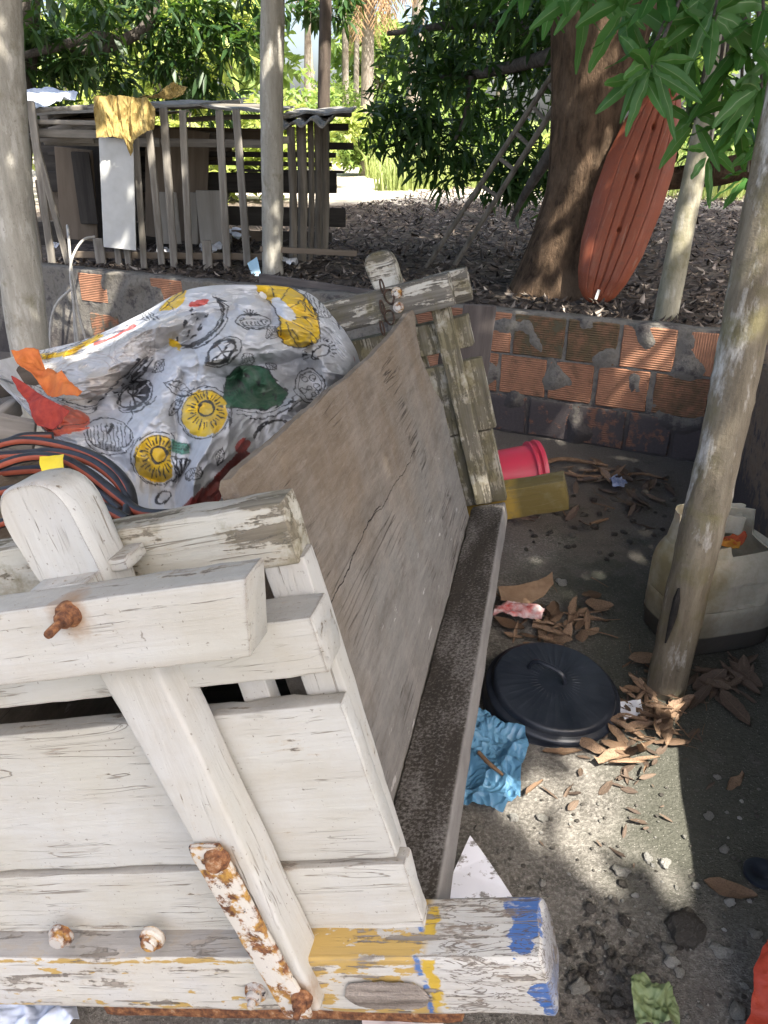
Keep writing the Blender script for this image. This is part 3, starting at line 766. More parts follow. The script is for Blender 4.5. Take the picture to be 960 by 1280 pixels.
# rusty hook and chain links on the far rail
bm = bmesh.new()
for k in range(5):
    c = CL(478 + 9 * (k % 2), 358 + 13 * k, 1, YF - .075); 
    pts = [(c.x + .017 * math.cos(a) * (1 if k % 2 else .35), YF - .078 + .010 * math.sin(a * 2) * (k % 2), c.z + .026 * math.sin(a)) for a in np.linspace(0, 2 * PI, 15)]
    tube_bm(bm, pts, .0036, 6, False)
fin('chain', bm, M['dark_iron'], cart)
bm = bmesh.new()
for (px, py) in ((496, 366), (498, 384)):
    c = CL(px, py, 1, YF - .075)
    lathe_bm(bm, [(.020, 0), (.020, .008), (.012, .009), (.012, .016), (.006, .017)], 14, True, True, Matrix.Translation((c.x, YF - .071, c.z)) @ Matrix.Rotation(R(90), 4, 'X'))
fin('bolt_plate', bm, M['rust_paint'], cart)
# dark board and pallet piece behind the far end
bk = empty('plank_stack', G(600, 470, 0), 'dark grey old planks standing behind the far end of the cart', 'planks')
def world_plank(name, mat, parent, p0, p1, w, th, seed, up=(0, 0, 1), r=.004):
    """board from p0 to p1 (world); w across, th thick"""
    p0, p1 = Vector(p0), Vector(p1); d = p1 - p0; L = d.length; d.normalize(); upv = Vector(up)
    y = upv.cross(d).normalized(); z = d.cross(y)
    bm = bmesh.new(); plank_bm(bm, 0, 0, L, (-th / 2, th / 2), (-w / 2, w / 2), r=min(r, th * .3), seed=seed, step=max(.04, L / 24), wob=min(.003, th * .15))
    o = fin(name, bm, mat)
    Mx = Matrix((d, y, z)).transposed().to_4x4(); Mx.translation = p0
    if parent: o.parent = parent; o.matrix_basis = parent.matrix_basis.inverted() @ Mx
    else: o.matrix_basis = Mx
    return o
M['grey_plank'] = simple('grey_dark_plank', (.075, .062, .056), (.16, .135, .12), 24, .9, .4, .004, 0)
a = AY(575, 400, 3.95); b = AY(612, 388, 3.95)
world_plank('board', M['grey_plank'], bk, AY(600, 381, 3.9), (AY(596, 381, 3.9).x - .03, 3.98, .02), .16, .02, 3, up=(1, 0, 0))
world_plank('board', M['dark_wood'], bk, AY(572, 395, 3.96), (AY(566, 395, 3.9).x - .03, 4.05, .02), .14, .02, 5, up=(1, 0, 0))
# =================================================================== the fruit-print bag in the cart
RX0, RY0, RS = -30, 335, 2.0; RW, RH = int(490 * RS), int(330 * RS)
ras = np.empty((RH, RW, 3), np.float32); ras[:] = (.46, .47, .485)
YY, XX = np.mgrid[0:RH, 0:RW]; XX = XX / RS + RX0; YY = YY / RS + RY0
BLK = (.018, .018, .022); YEL = (.62, .40, .02); GRN = (.028, .095, .05); ORG = (.60, .17, .04); RED = (.45, .05, .035)
def inpoly(pts):
    m = np.zeros(XX.shape, bool); n = len(pts)
    for i in range(n):
        x0, y0 = pts[i]; x1, y1 = pts[(i + 1) % n]
        if y0 == y1: continue
        c_ = ((YY < y0) != (YY < y1)) & (XX < (x1 - x0) * (YY - y0) / (y1 - y0) + x0); m ^= c_
    return m
def pfill(pts, col, op=1.0): m = inpoly(pts); ras[m] = ras[m] * (1 - op) + np.array(col) * op
def stroke(pts, w=1.5, col=BLK, close=False, op=1.0):
    pts = list(pts) + ([pts[0]] if close else [])
    for (x0, y0), (x1, y1) in zip(pts, pts[1:]):
        a0 = max(0, int((min(x0, x1) - w - RX0) * RS)); a1 = min(RW, int((max(x0, x1) + w - RX0) * RS) + 2)
        b0 = max(0, int((min(y0, y1) - w - RY0) * RS)); b1 = min(RH, int((max(y0, y1) + w - RY0) * RS) + 2)
        if a1 <= a0 or b1 <= b0: continue
        x = XX[b0:b1, a0:a1]; y = YY[b0:b1, a0:a1]; dx, dy = x1 - x0, y1 - y0; L = dx * dx + dy * dy + 1e-9
        t = np.clip(((x - x0) * dx + (y - y0) * dy) / L, 0, 1); d = np.hypot(x - x0 - t * dx, y - y0 - t * dy)
        k = np.clip((w / 2 - d) * RS + .5, 0, 1)[..., None] * op; ras[b0:b1, a0:a1] = ras[b0:b1, a0:a1] * (1 - k) + np.array(col) * k
def ell(cx, cy, rx, ry, rot=0, n=40, a0=0, a1=360):
    r = R(rot); out = []
    for i in range(n + 1):
        a = R(a0 + (a1 - a0) * i / n); x, y = rx * math.cos(a), ry * math.sin(a)
        out.append((cx + x * math.cos(r) - y * math.sin(r), cy + x * math.sin(r) + y * math.cos(r)))
    return out
def smooth2(pts, n=40): return [(p.x, p.y) for p in spline([(x, y, 0) for x, y in pts], n)]
def kiwi(cx, cy, rx, ry, rot, spokes=26, ring=.36, oc=1.12):
    pfill(ell(cx, cy, rx, ry, rot), YEL); stroke(ell(cx, cy, rx * oc, ry * oc, rot), 1.3); stroke(ell(cx + 1, cy + 2, rx * 1.02, ry * 1.03, rot), .9)
    stroke(ell(cx + rx * .05, cy - ry * .15, rx * ring, ry * ring, rot), 3.0)
    for k in range(spokes):
        a = 2 * PI * k / spokes; f = lambda q: (cx + rx * .05 * 1 + rx * q * math.cos(a), cy - ry * .12 + ry * q * math.sin(a))
        stroke([f(.50 + .05 * (k % 2)), f(.70 + .08 * (k % 3))], 1.7)
def leafp(x0, y0, x1, y1, w, veins=5, fill=None):
    d = (x1 - x0, y1 - y0); L = math.hypot(*d); nx, ny = -d[1] / L, d[0] / L
    a = [(x0 + d[0] * t + nx * w * math.sin(PI * t) , y0 + d[1] * t + ny * w * math.sin(PI * t)) for t in np.linspace(0, 1, 14)]
    b = [(x0 + d[0] * t - nx * w * math.sin(PI * t) , y0 + d[1] * t - ny * w * math.sin(PI * t)) for t in np.linspace(1, 0, 14)]
    if fill: pfill(a + b, fill)
    stroke(a + b, 1.3, close=True); stroke([(x0, y0), (x1, y1)], 1.2)
    for k in range(1, veins + 1):
        t = k / (veins + 1.5); px, py = x0 + d[0] * t, y0 + d[1] * t; q = w * .75 * math.sin(PI * t)
        for sg in (1, -1): stroke([(px, py), (px + nx * q * sg + d[0] * .12, py + ny * q * sg + d[1] * .12)], 1.0)
def seeds(lst, w=3.4):
    for (x, y, a) in lst: stroke([(x, y), (x + 4 * math.cos(R(a)), y + 4 * math.sin(R(a)))], w)
# inside of the mouth: the print shows through, pale and brownish
pfill([(48, 458), (95, 447), (150, 425), (215, 395), (235, 402), (205, 432), (160, 462), (128, 490), (118, 506), (75, 505)], (.42, .38, .33), .6)
pfill(ell(100, 458, 26, 15, -15), (.44, .44, .45), .5); pfill(ell(128, 475, 22, 16, -20), (.42, .35, .27), .5)
for k in (30, 24, 12): stroke(ell(165, 435, k, k * .72, -30), 1.2, (.30, .27, .25))
for k in range(18): a = 2 * PI * k / 18; stroke([(165 + 14 * math.cos(a), 435 + 10 * math.sin(a)), (165 + 22 * math.cos(a), 435 + 16 * math.sin(a))], 1, (.34, .31, .28))
for k in (44, 34): stroke(ell(105, 470, k, k * .6, -20), 1.1, (.32, .27, .23))
# coloured pieces
pine = smooth2([(318, 354), (345, 352), (372, 364), (392, 384), (400, 410), (394, 428), (376, 433), (357, 430), (346, 418), (352, 400), (340, 378), (322, 366)], 50)
pfill(pine, YEL); pfill(smooth2([(340, 374), (350, 371), (362, 384), (370, 398), (362, 400), (350, 392), (340, 374)], 24), (.58, .59, .60)); stroke(pine, 1.6)
for (a, b) in (((345, 370), (338, 354)), ((353, 374), (362, 358)), ((362, 384), (384, 372)), ((368, 396), (398, 398)), ((366, 402), (392, 420)), ((358, 403), (372, 432)), ((352, 400), (352, 424)), ((343, 382), (322, 368))): stroke([a, b], 1.3)
for c_ in ((376, 382), (384, 405), (368, 418)): stroke(ell(*c_, 8, 3, 60, 16, 200, 340), 1.0)
kiwi(256, 516, 29, 29, 10); kiwi(196, 573, 28, 30, -8)
pfill([(210, 540), (232, 546), (228, 590), (216, 600)], (.60, .61, .62)); stroke([(211, 541), (222, 560), (217, 602)], 1.3)
pfill([(212, 548), (234, 556), (236, 570), (214, 566)], (.10, .30, .22)); 
for k in range(4): stroke([(214, 551 + 4 * k), (236, 557 + 4 * k)], .8)
# half moon with stripes, lemon halves, wedges
stroke(ell(137, 543, 29, 19, 8), 1.4); stroke(ell(137, 546, 31, 22, 8, 30, 0, 180), 1.4)
for k in range(11): x = 112 + 5 * k; h = 17 * math.sqrt(max(0, 1 - ((x - 137) / 28) ** 2)); stroke([(x, 541 - h * .6), (x + 2, 545 + h)], 1.3)
stroke([(135, 540), (141, 532)], 5)
lem = smooth2([(258, 455), (262, 437), (278, 424), (296, 422), (300, 432), (290, 448), (272, 456), (258, 455)], 40)
stroke(lem, 1.5, close=True); stroke([(262 + (x - 278) * .78 + 13, 438 + (y - 438) * .78 + 1) for x, y in lem], 3, close=True)
for p in ((264, 452), (272, 430), (288, 428), (294, 438), (284, 450)): stroke([(278, 440), p], 2)
lm2 = ell(168, 494, 26, 20, -35); stroke(lm2, 1.4); stroke(ell(168, 494, 22, 16, -35), 3.2, a := BLK) if False else stroke(ell(168, 494, 22, 16, -35), 3.0)
for a in (-90, -50, -15, 20, 60, 110): stroke([(166, 496), (166 + 20 * math.cos(R(a - 35)), 496 + 15 * math.sin(R(a - 35)))], 2.6)
pfill([(176, 478), (190, 475), (170, 494)], BLK); pfill([(186, 482), (190, 492), (172, 495)], BLK); pfill([(174, 498), (186, 497), (180, 506)], BLK)
wd = [(214, 572), (240, 576), (224, 602)]; stroke(wd, 1.6, close=True)
for k in range(3): stroke([(220 + 6 * k, 575), (224 + 2 * k, 598 - 5 * k)], 3.0)
# big melon slices
arc = smooth2([(274, 372), (284, 384), (282, 404), (266, 424), (244, 436), (224, 436)], 40)
for d in (0, 5, 8): stroke([(x - d, y - d * .3) for x, y in arc], 1.5 if d != 5 else 3)
seeds([(240, 386, 120), (247, 396, 110), (230, 400, 130), (252, 408, 120), (236, 414, 130), (222, 420, 100), (246, 420, 150), (260, 392, 100)])
arc = smooth2([(182, 456), (178, 468), (164, 478), (166, 462), (180, 448)], 24); stroke(arc, 2); 
for k in range(4): stroke(smooth2([(150 + 5 * k, 470 + 2 * k), (164 + 5 * k, 458 + 1 * k), (172 + 5 * k, 448)], 14), 2.2)
seeds([(143, 488, 160), (150, 478, 120), (130, 497, 150), (120, 510, 150), (146, 500, 120), (112, 500, 140)], 3)
stroke(smooth2([(165, 505), (166, 522), (158, 536)], 12), 1.3); stroke(smooth2([(170, 506), (190, 505), (196, 495)], 12), 1.2)
# green melon in the fold
gm = smooth2([(278, 492), (284, 468), (306, 454), (330, 462), (345, 478), (362, 492), (352, 505), (330, 512), (300, 510), (284, 508)], 40)
pfill(gm, GRN); stroke(gm, 1.3)
for k in (0, 6): stroke(smooth2([(296, 512 + k), (330, 516 + k), (358, 506 + k), (374, 494 + k)], 20), 1.2)
for k in range(9): stroke([(276 + 3 * k, 482 - k), (280 + 3 * k, 498 - k)], 1)
seeds([(300, 478, 60), (312, 486, 80), (308, 468, 40), (330, 492, 80), (344, 496, 80), (322, 476, 70)], 3)
stroke(smooth2([(318, 545), (330, 530), (352, 525), (362, 532)], 20), 3.5)
# leaves and small fruit
for a in ((205, 478, 240, 494, 9), (208, 520, 228, 498, 7), (298, 452, 318, 446, 7), (332, 424, 346, 408, 8), (206, 452, 192, 466, 8), (236, 600, 252, 585, 7), (330, 452, 344, 462, 7), (272, 580, 278, 560, 6)): leafp(*a)
stroke(ell(316, 402, 21, 10, 5), 1.4); stroke(ell(316, 403, 17, 6, 5), 1)
for k in range(6): stroke([(302 + 5 * k, 402), (305 + 5 * k, 408)], 1.6)
for k in range(7): a = R(-170 + 27 * k); stroke([(312, 394), (312 + 9 * math.cos(a), 394 + 8 * math.sin(a))], 1.3)
stroke(ell(388, 482, 18, 21, 25), 1.5); stroke(ell(388, 482, 14, 17, 25), 1)
for (x, y) in ((382, 475), (392, 472), (386, 486), (396, 482), (379, 490), (391, 495), (397, 490)): stroke(ell(x, y, 3.6, 3.2, 0, 12), 1.1)
stroke(ell(402, 440, 11, 6, -30), 2.2)
for k in range(15): a = R(150 + 17 * k); stroke([(400 + 15 * math.cos(a), 439 + 13 * math.sin(a)), (400 + 21 * math.cos(a), 439 + 18 * math.sin(a))], 1.5)
mm = ell(400, 378, 22, 17, 35); stroke(mm, 1.5)
for k in range(8): stroke([(382 + 5 * k, 366 + 3 * k), (390 + 4 * k, 392 + .5 * k)], 1.2)
for k in range(3): stroke(smooth2([(404 + 5 * k, 376 + 4 * k), (418 + 3 * k, 392), (424, 410)], 12), 1.3)
stroke(ell(204, 622, 10, 6, -40), 2.2); stroke(smooth2([(206, 610), (214, 600), (222, 590)], 10), 1.2)
pfill(smooth2([(197, 388), (212, 372), (232, 362), (226, 380), (208, 388)], 20), YEL); stroke([(200, 387), (230, 363)], 1.4); stroke([(210, 375), (216, 386)], 1.1)
pfill(ell(248, 378, 13, 4, -12), RED); stroke(smooth2([(118, 430), (145, 420), (168, 407)], 10), 4, (.42, .07, .06))
stroke(smooth2([(48, 446), (80, 442), (105, 430), (125, 418)], 20), 6, YEL); stroke(smooth2([(70, 440), (100, 428), (130, 414)], 20), 1.2)
pfill([(211, 420), (222, 426), (226, 440), (212, 432)], YEL)
for k in range(5): stroke(smooth2([(36 + 5 * k, 448), (40 + 5 * k, 438), (50 + 3 * k, 434)], 8), 1.1, (.1, .1, .1))
for k in range(4): stroke([(176 + 4 * k, 392 - k), (184 + 4 * k, 402 - k)], 1.6)
# rim of the mouth: black printed lines and a red-orange stretch
stroke(smooth2([(-8, 452), (8, 446), (20, 455), (44, 480), (72, 496), (104, 508), (120, 505), (128, 494), (150, 468)], 60), 1.6)
for k in (4, 8): stroke(smooth2([(20, 455 + k), (44, 480 + k), (72, 496 + k), (104, 508 + k), (124, 503 + k)], 40), 1.1, (.12, .12, .13))
seeds([(2, 458, 30), (6, 468, 40)], 3)
pfill(smooth2([(50, 510), (60, 503), (84, 508), (108, 520), (112, 534), (92, 540), (66, 545), (52, 532)], 30), (.56, .115, .06)); seeds([(62, 520, 60), (75, 516, 70), (70, 530, 60)], 3); stroke([(52, 538), (84, 534), (110, 528)], 1.4)
# dark red lining at the lower right hem
pfill([(226, 640), (240, 622), (268, 596), (300, 560), (312, 566), (290, 600), (262, 640)], (.19, .03, .025)); pfill(ell(303, 557, 12, 7, -40), (.34, .045, .035))

rows = [[(0, 450), (50, 438), (110, 423), (175, 393), (235, 362), (312, 356), (385, 366), (430, 412)],
        [(-8, 460), (45, 459), (105, 444), (178, 420), (245, 393), (315, 387), (392, 398), (446, 440)],
        [(-8, 470), (35, 482), (104, 474), (185, 458), (255, 438), (325, 428), (397, 433), (452, 470)],
        [(0, 480), (42, 505), (108, 503), (190, 500), (262, 484), (330, 474), (394, 480), (450, 505)],
        [(12, 492), (58, 535), (115, 548), (190, 554), (262, 540), (328, 525), (388, 525), (445, 540)],
        [(30, 505), (80, 565), (135, 603), (188, 640), (246, 642), (312, 600), (376, 575), (440, 575)]]
bagY = [[1.02, 1.30, 1.36, 1.32, 1.30, 1.42, 1.55, 1.66], [.98, 1.22, 1.27, 1.14, 1.08, 1.24, 1.38, 1.58], [.94, 1.08, 1.14, .98, .92, 1.08, 1.32, 1.50],
        [.92, .88, .95, .86, .82, 1.10, 1.24, 1.40], [.90, .80, .78, .72, .68, .95, 1.10, 1.30], [.88, .74, .66, .58, .56, .74, .98, 1.2]]
def cubic_grid(rows, nu, nv):
    A = np.array(rows, float)
    if A.ndim == 2: A = A[..., None]
    def interp(a, n):                       # along axis 0
        m = a.shape[0]; e = np.concatenate([2 * a[:1] - a[1:2], a, 2 * a[-1:] - a[-2:-1]]); t = np.linspace(0, m - 1, n); k = np.minimum(m - 2, t.astype(int)); f = (t - k).reshape(-1, *([1] * (a.ndim - 1)))
        p0, p1, p2, p3 = e[k], e[k + 1], e[k + 2], e[k + 3]
        return .5 * (2 * p1 + (p2 - p0) * f + (2 * p0 - 5 * p1 + 4 * p2 - p3) * f * f + (3 * p1 - p0 - 3 * p2 + p3) * f ** 3)
    return interp(interp(A, nv).swapaxes(0, 1), nu).swapaxes(0, 1)
def fabric_mat():
    t = NT('printed_raffia'); at = t.t.nodes.new('ShaderNodeAttribute'); at.attribute_name = 'print'
    o = t.co(); n = t.noise(o, 22, 6, .65); wv = t.noise(o, 500, 2, .5)
    c = t.mix(t.math('MULTIPLY', t.ramp(n, (.42, 0), (.75, 1)), .42), at.outputs['Color'], (.27, .255, .235))
    return t.done(c, .55, t.bump(t.math('ADD', t.math('MULTIPLY', n, 1), t.math('MULTIPLY', wv, .08)), .35, .006), .35)
M['print'] = fabric_mat()
def make_bag():
    nu, nv = 520, 360
    px = cubic_grid([[q[0] for q in r] for r in rows], nu, nv)[..., 0]; py = cubic_grid([[q[1] for q in r] for r in rows], nu, nv)[..., 0]; yy = cubic_grid(bagY, nu, nv)[..., 0]
    # folds: long creases running from the mouth to the hem, crumples everywhere
    S, T = np.meshgrid(np.linspace(0, 1, nu), np.linspace(0, 1, nv))
    fold = np.zeros_like(S)
    def ridge(x0, y0, x1, y1, amp, w):
        nonlocal fold
        dx, dy = x1 - x0, y1 - y0; L = math.hypot(dx, dy); t = np.clip(((px - x0) * dx + (py - y0) * dy) / L / L, 0, 1)
        d = ((px - x0) * dy - (py - y0) * dx) / L + 6 * np.sin(t * 7 + x0); d2 = np.hypot(px - x0 - t * dx, py - y0 - t * dy)
        fold += amp * np.exp(-(np.maximum(np.abs(d), d2 * .7) / w) ** 1.3)
    ridge(300, 500, 372, 470, -.10, 26); ridge(262, 455, 380, 430, .05, 14); ridge(170, 480, 236, 420, -.07, 16); ridge(118, 520, 170, 495, -.06, 14); ridge(225, 470, 215, 560, -.045, 10); ridge(330, 372, 352, 425, -.04, 10); ridge(255, 400, 300, 372, -.04, 11); ridge(160, 470, 240, 400, -.05, 12); ridge(240, 420, 250, 480, -.035, 9); ridge(240, 480, 300, 470, -.03, 10)
    ridge(285, 470, 375, 445, -.085, 15); ridge(300, 505, 360, 500, .06, 20); ridge(290, 455, 400, 425, -.04, 9); ridge(262, 545, 235, 630, .05, 12); ridge(236, 560, 215, 640, -.05, 9)
    ridge(300, 470, 280, 560, .05, 14); ridge(130, 500, 180, 470, -.04, 8); ridge(40, 470, 120, 500, -.045, 9); ridge(90, 560, 200, 600, -.03, 14); ridge(330, 380, 300, 440, -.03, 12)
    ridge(200, 510, 150, 600, .03, 14); ridge(380, 440, 430, 470, .05, 12); ridge(120, 440, 230, 400, .04, 9); ridge(100, 470, 170, 450, .05, 18); ridge(345, 520, 400, 470, .03, 14)
    N = nu * nv; Vt = np.zeros((N, 3)); col = np.ones((N, 4), np.float32)
    pxf, pyf, yf, ff = px.ravel(), py.ravel(), yy.ravel(), fold.ravel()
    u = (pxf - 480) / FPX; v = (pyf - 640) / FPX
    D = np.stack([u, cP - v * sP, -sP - v * cP], 1); Mi = np.array(CART_I); Dl = D @ Mi.T; Ol = np.array(CART_I @ (CP - CART_O))
    def cr(p): return noise.noise(p)
    gw, gh = 300, 206; gx = np.zeros((gh, gw))
    for j in range(gh):
        for i in range(gw):
            p = Vector((i * .01925, j * .0195, 0)); a = noise.noise(p * 1.1 + Vector((3, 1, 0))); q = noise.noise(p * 3.1 + Vector((a * 2, 5, 0)))
            w_ = Vector((noise.noise(p * 1.7), noise.noise(p * 1.7 + Vector((9, 2, 0))), 0)) * .5; v1 = noise.voronoi(Vector((p.x * .75 + p.y * .5, p.y * 1.5, 0)) + w_)[0]; v2 = noise.voronoi(Vector((p.x * 2.0, p.y * 2.6, 3)) + w_)[0]
            gx[j, i] = .012 * a + .005 * (1 - 2 * abs(q)) + .0035 * (1 - 2 * abs(noise.noise(p * 7))) - .022 * min(.8, v1[1] - v1[0]) - .010 * min(.7, v2[1] - v2[0])
    iu = np.clip(S * (gw - 1), 0, gw - 1.001); iv = np.clip(T * (gh - 1), 0, gh - 1.001); a, b = iu.astype(int), iv.astype(int); fu, fv = iu - a, iv - b
    gn = gx[b, a] * (1 - fu) * (1 - fv) + gx[b, a + 1] * fu * (1 - fv) + gx[b + 1, a] * (1 - fu) * fv + gx[b + 1, a + 1] * fu * fv
    edge = np.minimum(np.minimum(S, 1 - S), np.minimum(T, 1 - T)).ravel()
    y = yf - (ff * 1.9 + gn.ravel() * 2.6) * np.clip(edge * 14, .15, 1)
    t = (y - Ol[1]) / Dl[:, 1]; Vt = Ol + Dl * t[:, None]
    gd = np.gradient(gn + fold * .5); sx_, sy_ = (np.clip(q.ravel() * 1500, -5, 5) for q in (gd[1], gd[0]))   # cloth taken up in the folds
    ix = np.clip(((pxf + sx_ - RX0) * RS), 0, RW - 1).astype(int); iy = np.clip(((pyf + sy_ - RY0) * RS), 0, RH - 1).astype(int)
    col[:, :3] = ras[iy, ix]
    idx = np.arange(N).reshape(nv, nu)
    F = np.stack([idx[:-1, :-1], idx[:-1, 1:], idx[1:, 1:], idx[1:, :-1]], -1).reshape(-1, 4)
    # rear of the bag: a coarser sheet bulging away and down, sewn to the rim of the front
    bi = np.unique(np.concatenate([np.arange(0, nu, 10), [nu - 1]])); bj = np.unique(np.concatenate([np.arange(0, nv, 10), [nv - 1]]))
    V2 = []; c2 = []
    for jj in bj:
        for ii in bi:
            e = min(ii, nu - 1 - ii) / nu, min(jj, nv - 1 - jj) / nv; k = min(1, min(e) * 7); q = Vt[idx[jj, ii]]
            V2.append((q[0], q[1] + .20 * k ** .6 * (.5 + .5 * jj / nv), q[2] - .24 * k ** .6)); c2.append((.58, .59, .60, 1))
    nb_, mb_ = len(bi), len(bj); F2 = [(N + j * nb_ + i, N + (j + 1) * nb_ + i, N + (j + 1) * nb_ + i + 1, N + j * nb_ + i + 1) for j in range(mb_ - 1) for i in range(nb_ - 1)]
    o = npmesh('printed_bag', np.concatenate([Vt, V2]), np.concatenate([F, np.array(F2)]), M['print'], None, True)
    ca = o.data.color_attributes.new('print', 'FLOAT_COLOR', 'POINT'); ca.data.foreach_set('color', np.concatenate([col, np.array(c2, np.float32)]).ravel())
    o.matrix_basis = cart.matrix_basis
    tag(o, 'white bag printed with yellow kiwi slices and fruit outlines, lying in the cart', 'bag')
    # red binding along the right edge
    pts = [CL(px[j, nu - 1] - 8, py[j, nu - 1], 1, yy[j, nu - 1] - .03) for j in range(0, int(nv * .6), 20)]
    bm = bmesh.new(); tube_bm(bm, pts, .012, 8, True, .25, 3, sq=.5); h = fin('binding', bm, M['red_cloth'], o)
M['red_cloth'] = simple('red_cloth', (.20, .022, .018), (.36, .05, .03), 40, .8, .4, .003)
M['orange_cloth'] = simple('orange_cloth', (.42, .105, .03), (.55, .17, .04), 30, .75, .4, .004)
make_bag()

# ---- generic crumpled sheet: outline in pixels on a plane of height z (or given points)
def sheet(name, pts, mat, label, cat, amp=.02, freq=9, seed=0.0, cuts=4, thick=.0015, group=None, lift=None, fold=1.0, rag=.0, zs=1.0):
    bm = bmesh.new()
    c = sum((Vector(p) for p in pts), Vector()) / len(pts)
    vs = [bm.verts.new(Vector(p) - c) for p in pts]; f = bm.faces.new(vs)
    bmesh.ops.triangulate(bm, faces=[f])
    for k in range(cuts):
        mxl = max(e.calc_length() for e in bm.edges)
        bmesh.ops.subdivide_edges(bm, edges=[e for e in bm.edges if e.calc_length() > mxl * .5], cuts=1, use_grid_fill=True)
        bmesh.ops.triangulate(bm, faces=bm.faces)
    bmesh.ops.beautify_fill(bm, faces=bm.faces, edges=bm.edges)
    bmesh.ops.recalc_face_normals(bm, faces=bm.faces); bm.normal_update()
    nrm = sum((f.normal * f.calc_area() for f in bm.faces), Vector()).normalized()
    if nrm.z < 0: nrm = -nrm
    for v in bm.verts:
        p = v.co.copy(); p.z *= zs; a = nz(p, freq * .45, seed); q = nz(p + Vector((a, a, 0)) * .06, freq, seed + 3); r_ = nz(p, freq * 2.4, seed + 6)
        vv = noise.voronoi(p * freq * .8 + Vector((a, q * .4, seed)))[0]; v3 = noise.voronoi(p * freq * 2.0 + Vector((seed, a, q * .5)))[0]
        h = amp * (.8 * a + fold * (.35 - .7 * abs(q)) + fold * (.4 - 1.2 * min(.9, vv[1] - vv[0]) - .22 * min(.8, v3[1] - v3[0]) + .30 * r_ + .16 * (1 - 2 * abs(nz(p, freq * 5, seed + 14)))))
        if lift: h += lift(p)
        v.co = v.co + nrm * (h + amp * .6) + Vector((nz(p, freq, seed + 8), nz(p, freq, seed + 11), 0)) * (amp * .4 + rag)
    if thick:
        bm.normal_update(); vl = list(bm.verts); fl_ = list(bm.faces); be = [(e.verts[0], e.verts[1]) for e in bm.edges if e.is_boundary]
        mp = {v: bm.verts.new(v.co - v.normal * thick) for v in vl}
        for f in fl_: bm.faces.new([mp[v] for v in reversed(f.verts)])
        for a, b in be:
            try: bm.faces.new((a, b, mp[b], mp[a]))
            except ValueError: pass
    o = fin(name, bm, mat, None, True, 80); o.location = c
    return tag(o, label, cat, group)

# ---- orange and red cloths in the mouth of the bag
def cpt(px, py, Y): return CART_O + CART_M @ CL(px, py, 1, Y)
sheet('cloth', [cpt(x, y, Y) for x, y, Y in ((18, 450, .93), (40, 446, .96), (52, 452, .97), (58, 470, .95), (80, 480, .9), (106, 498, .84), (100, 506, .82), (72, 500, .85), (46, 486, .88), (26, 468, .90))], M['orange_cloth'],
      'bright orange cloth showing in the open mouth of the printed bag', 'cloth', .028, 11, 4, 4)
sheet('cloth', [cpt(x, y, Y) for x, y, Y in ((24, 476, .86), (44, 488, .84), (70, 506, .77), (92, 516, .73), (70, 540, .72), (52, 536, .74), (46, 512, .78), (30, 494, .82))], M['red_cloth'],
      'dark red cloth hanging under the rim of the printed bag', 'cloth', .022, 10, 9, 4)

# ---- coiled hoses, tarpaulin and sticks beside the bag
M['hose'] = simple('black_rubber', (.014, .014, .016), (.035, .034, .036), 30, .42, .15, .002)
M['hose_red'] = simple('orange_stripe', (.22, .045, .022), (.34, .085, .045), 14, .5, .15, .002)
hz = tag(empty('garden_hose', CART_O, mat3=CART_M), 'coiled black hose with orange red stripe lying in the cart beside the bag', 'hose')
def hose(pts, r=.0105, seed=0):
    P3 = spline([CL(x, y, 1, Y) for x, y, Y in pts], 60); bm = bmesh.new()
    st = [0] * 12
    for k in (2, 3): st[k] = 1
    tube_bm(bm, P3, r, 12, True, stripe=st); fin('coil', bm, [M['hose'], M['hose_red']], hz)
hose([(-60, 612, .50), (0, 582, .52), (40, 571, .54), (78, 574, .53), (112, 592, .5), (150, 622, .44), (176, 640, .40), (210, 643, .38), (250, 640, .40)])
hose([(-60, 580, .60), (0, 556, .62), (40, 551, .64), (90, 560, .60), (132, 578, .54), (158, 604, .48), (166, 628, .44), (164, 650, .40)])
hose([(-60, 575, .57), (20, 569, .60), (70, 566, .60), (110, 575, .56), (142, 596, .5), (160, 622, .45), (158, 648, .38)], .0115)
hose([(-60, 560, .66), (0, 555, .68), (30, 546, .70), (66, 545, .72)])
hose([(-60, 625, .44), (0, 615, .46), (40, 608, .46), (86, 612, .45), (130, 634, .40), (160, 650, .36)])
hose([(-60, 668, .34), (0, 655, .36), (20, 646, .38), (60, 640, .38)], .010)
hose([(-60, 600, .55), (10, 590, .56), (60, 588, .56), (100, 600, .52), (130, 620, .46), (150, 640, .4)], .011)
M['tarp_dark'] = simple('dark_blue_plastic', (.010, .011, .014), (.026, .028, .034), 12, .4, .8, .02, spec=.5)
sheet('plastic_sheet', [CART_O + CART_M @ Vector(q) for q in ((-1.12, .2, .60), (-1.12, 1.0, .62), (-.85, 1.02, .62), (-.55, .9, .60), (-.40, .5, .56), (-.40, .18, .55), (-.7, .17, .58))], M['tarp_dark'],
      'crumpled dark blue plastic sheet under the hose coils in the cart', 'plastic sheet', .05, 9, 3, 5)
M['yellow_plastic'] = simple('yellow_plastic', (.62, .46, .02), (.74, .58, .04), 20, .4, .2, .003)
sheet('label_tag', [cpt(x, y, Y) for x, y, Y in ((54, 574, .50), (82, 570, .50), (82, 590, .47), (56, 594, .47))], M['yellow_plastic'], 'small bright yellow plastic packet among the hose coils', 'packet', .008, 20, 3, 3)
def cart_plank(p0, p1, w, th, mat, label, name='plank', cat='plank', up=(0, 0, 1), seed=1):
    o = world_plank(name, mat, None, CART_O + CART_M @ Vector(p0), CART_O + CART_M @ Vector(p1), w, th, seed, up); return tag(o, label, cat)
M['grey_wood'] = simple('sun_bleached_wood', (.15, .135, .115), (.33, .30, .26), 26, .9, .5, .004, 0)
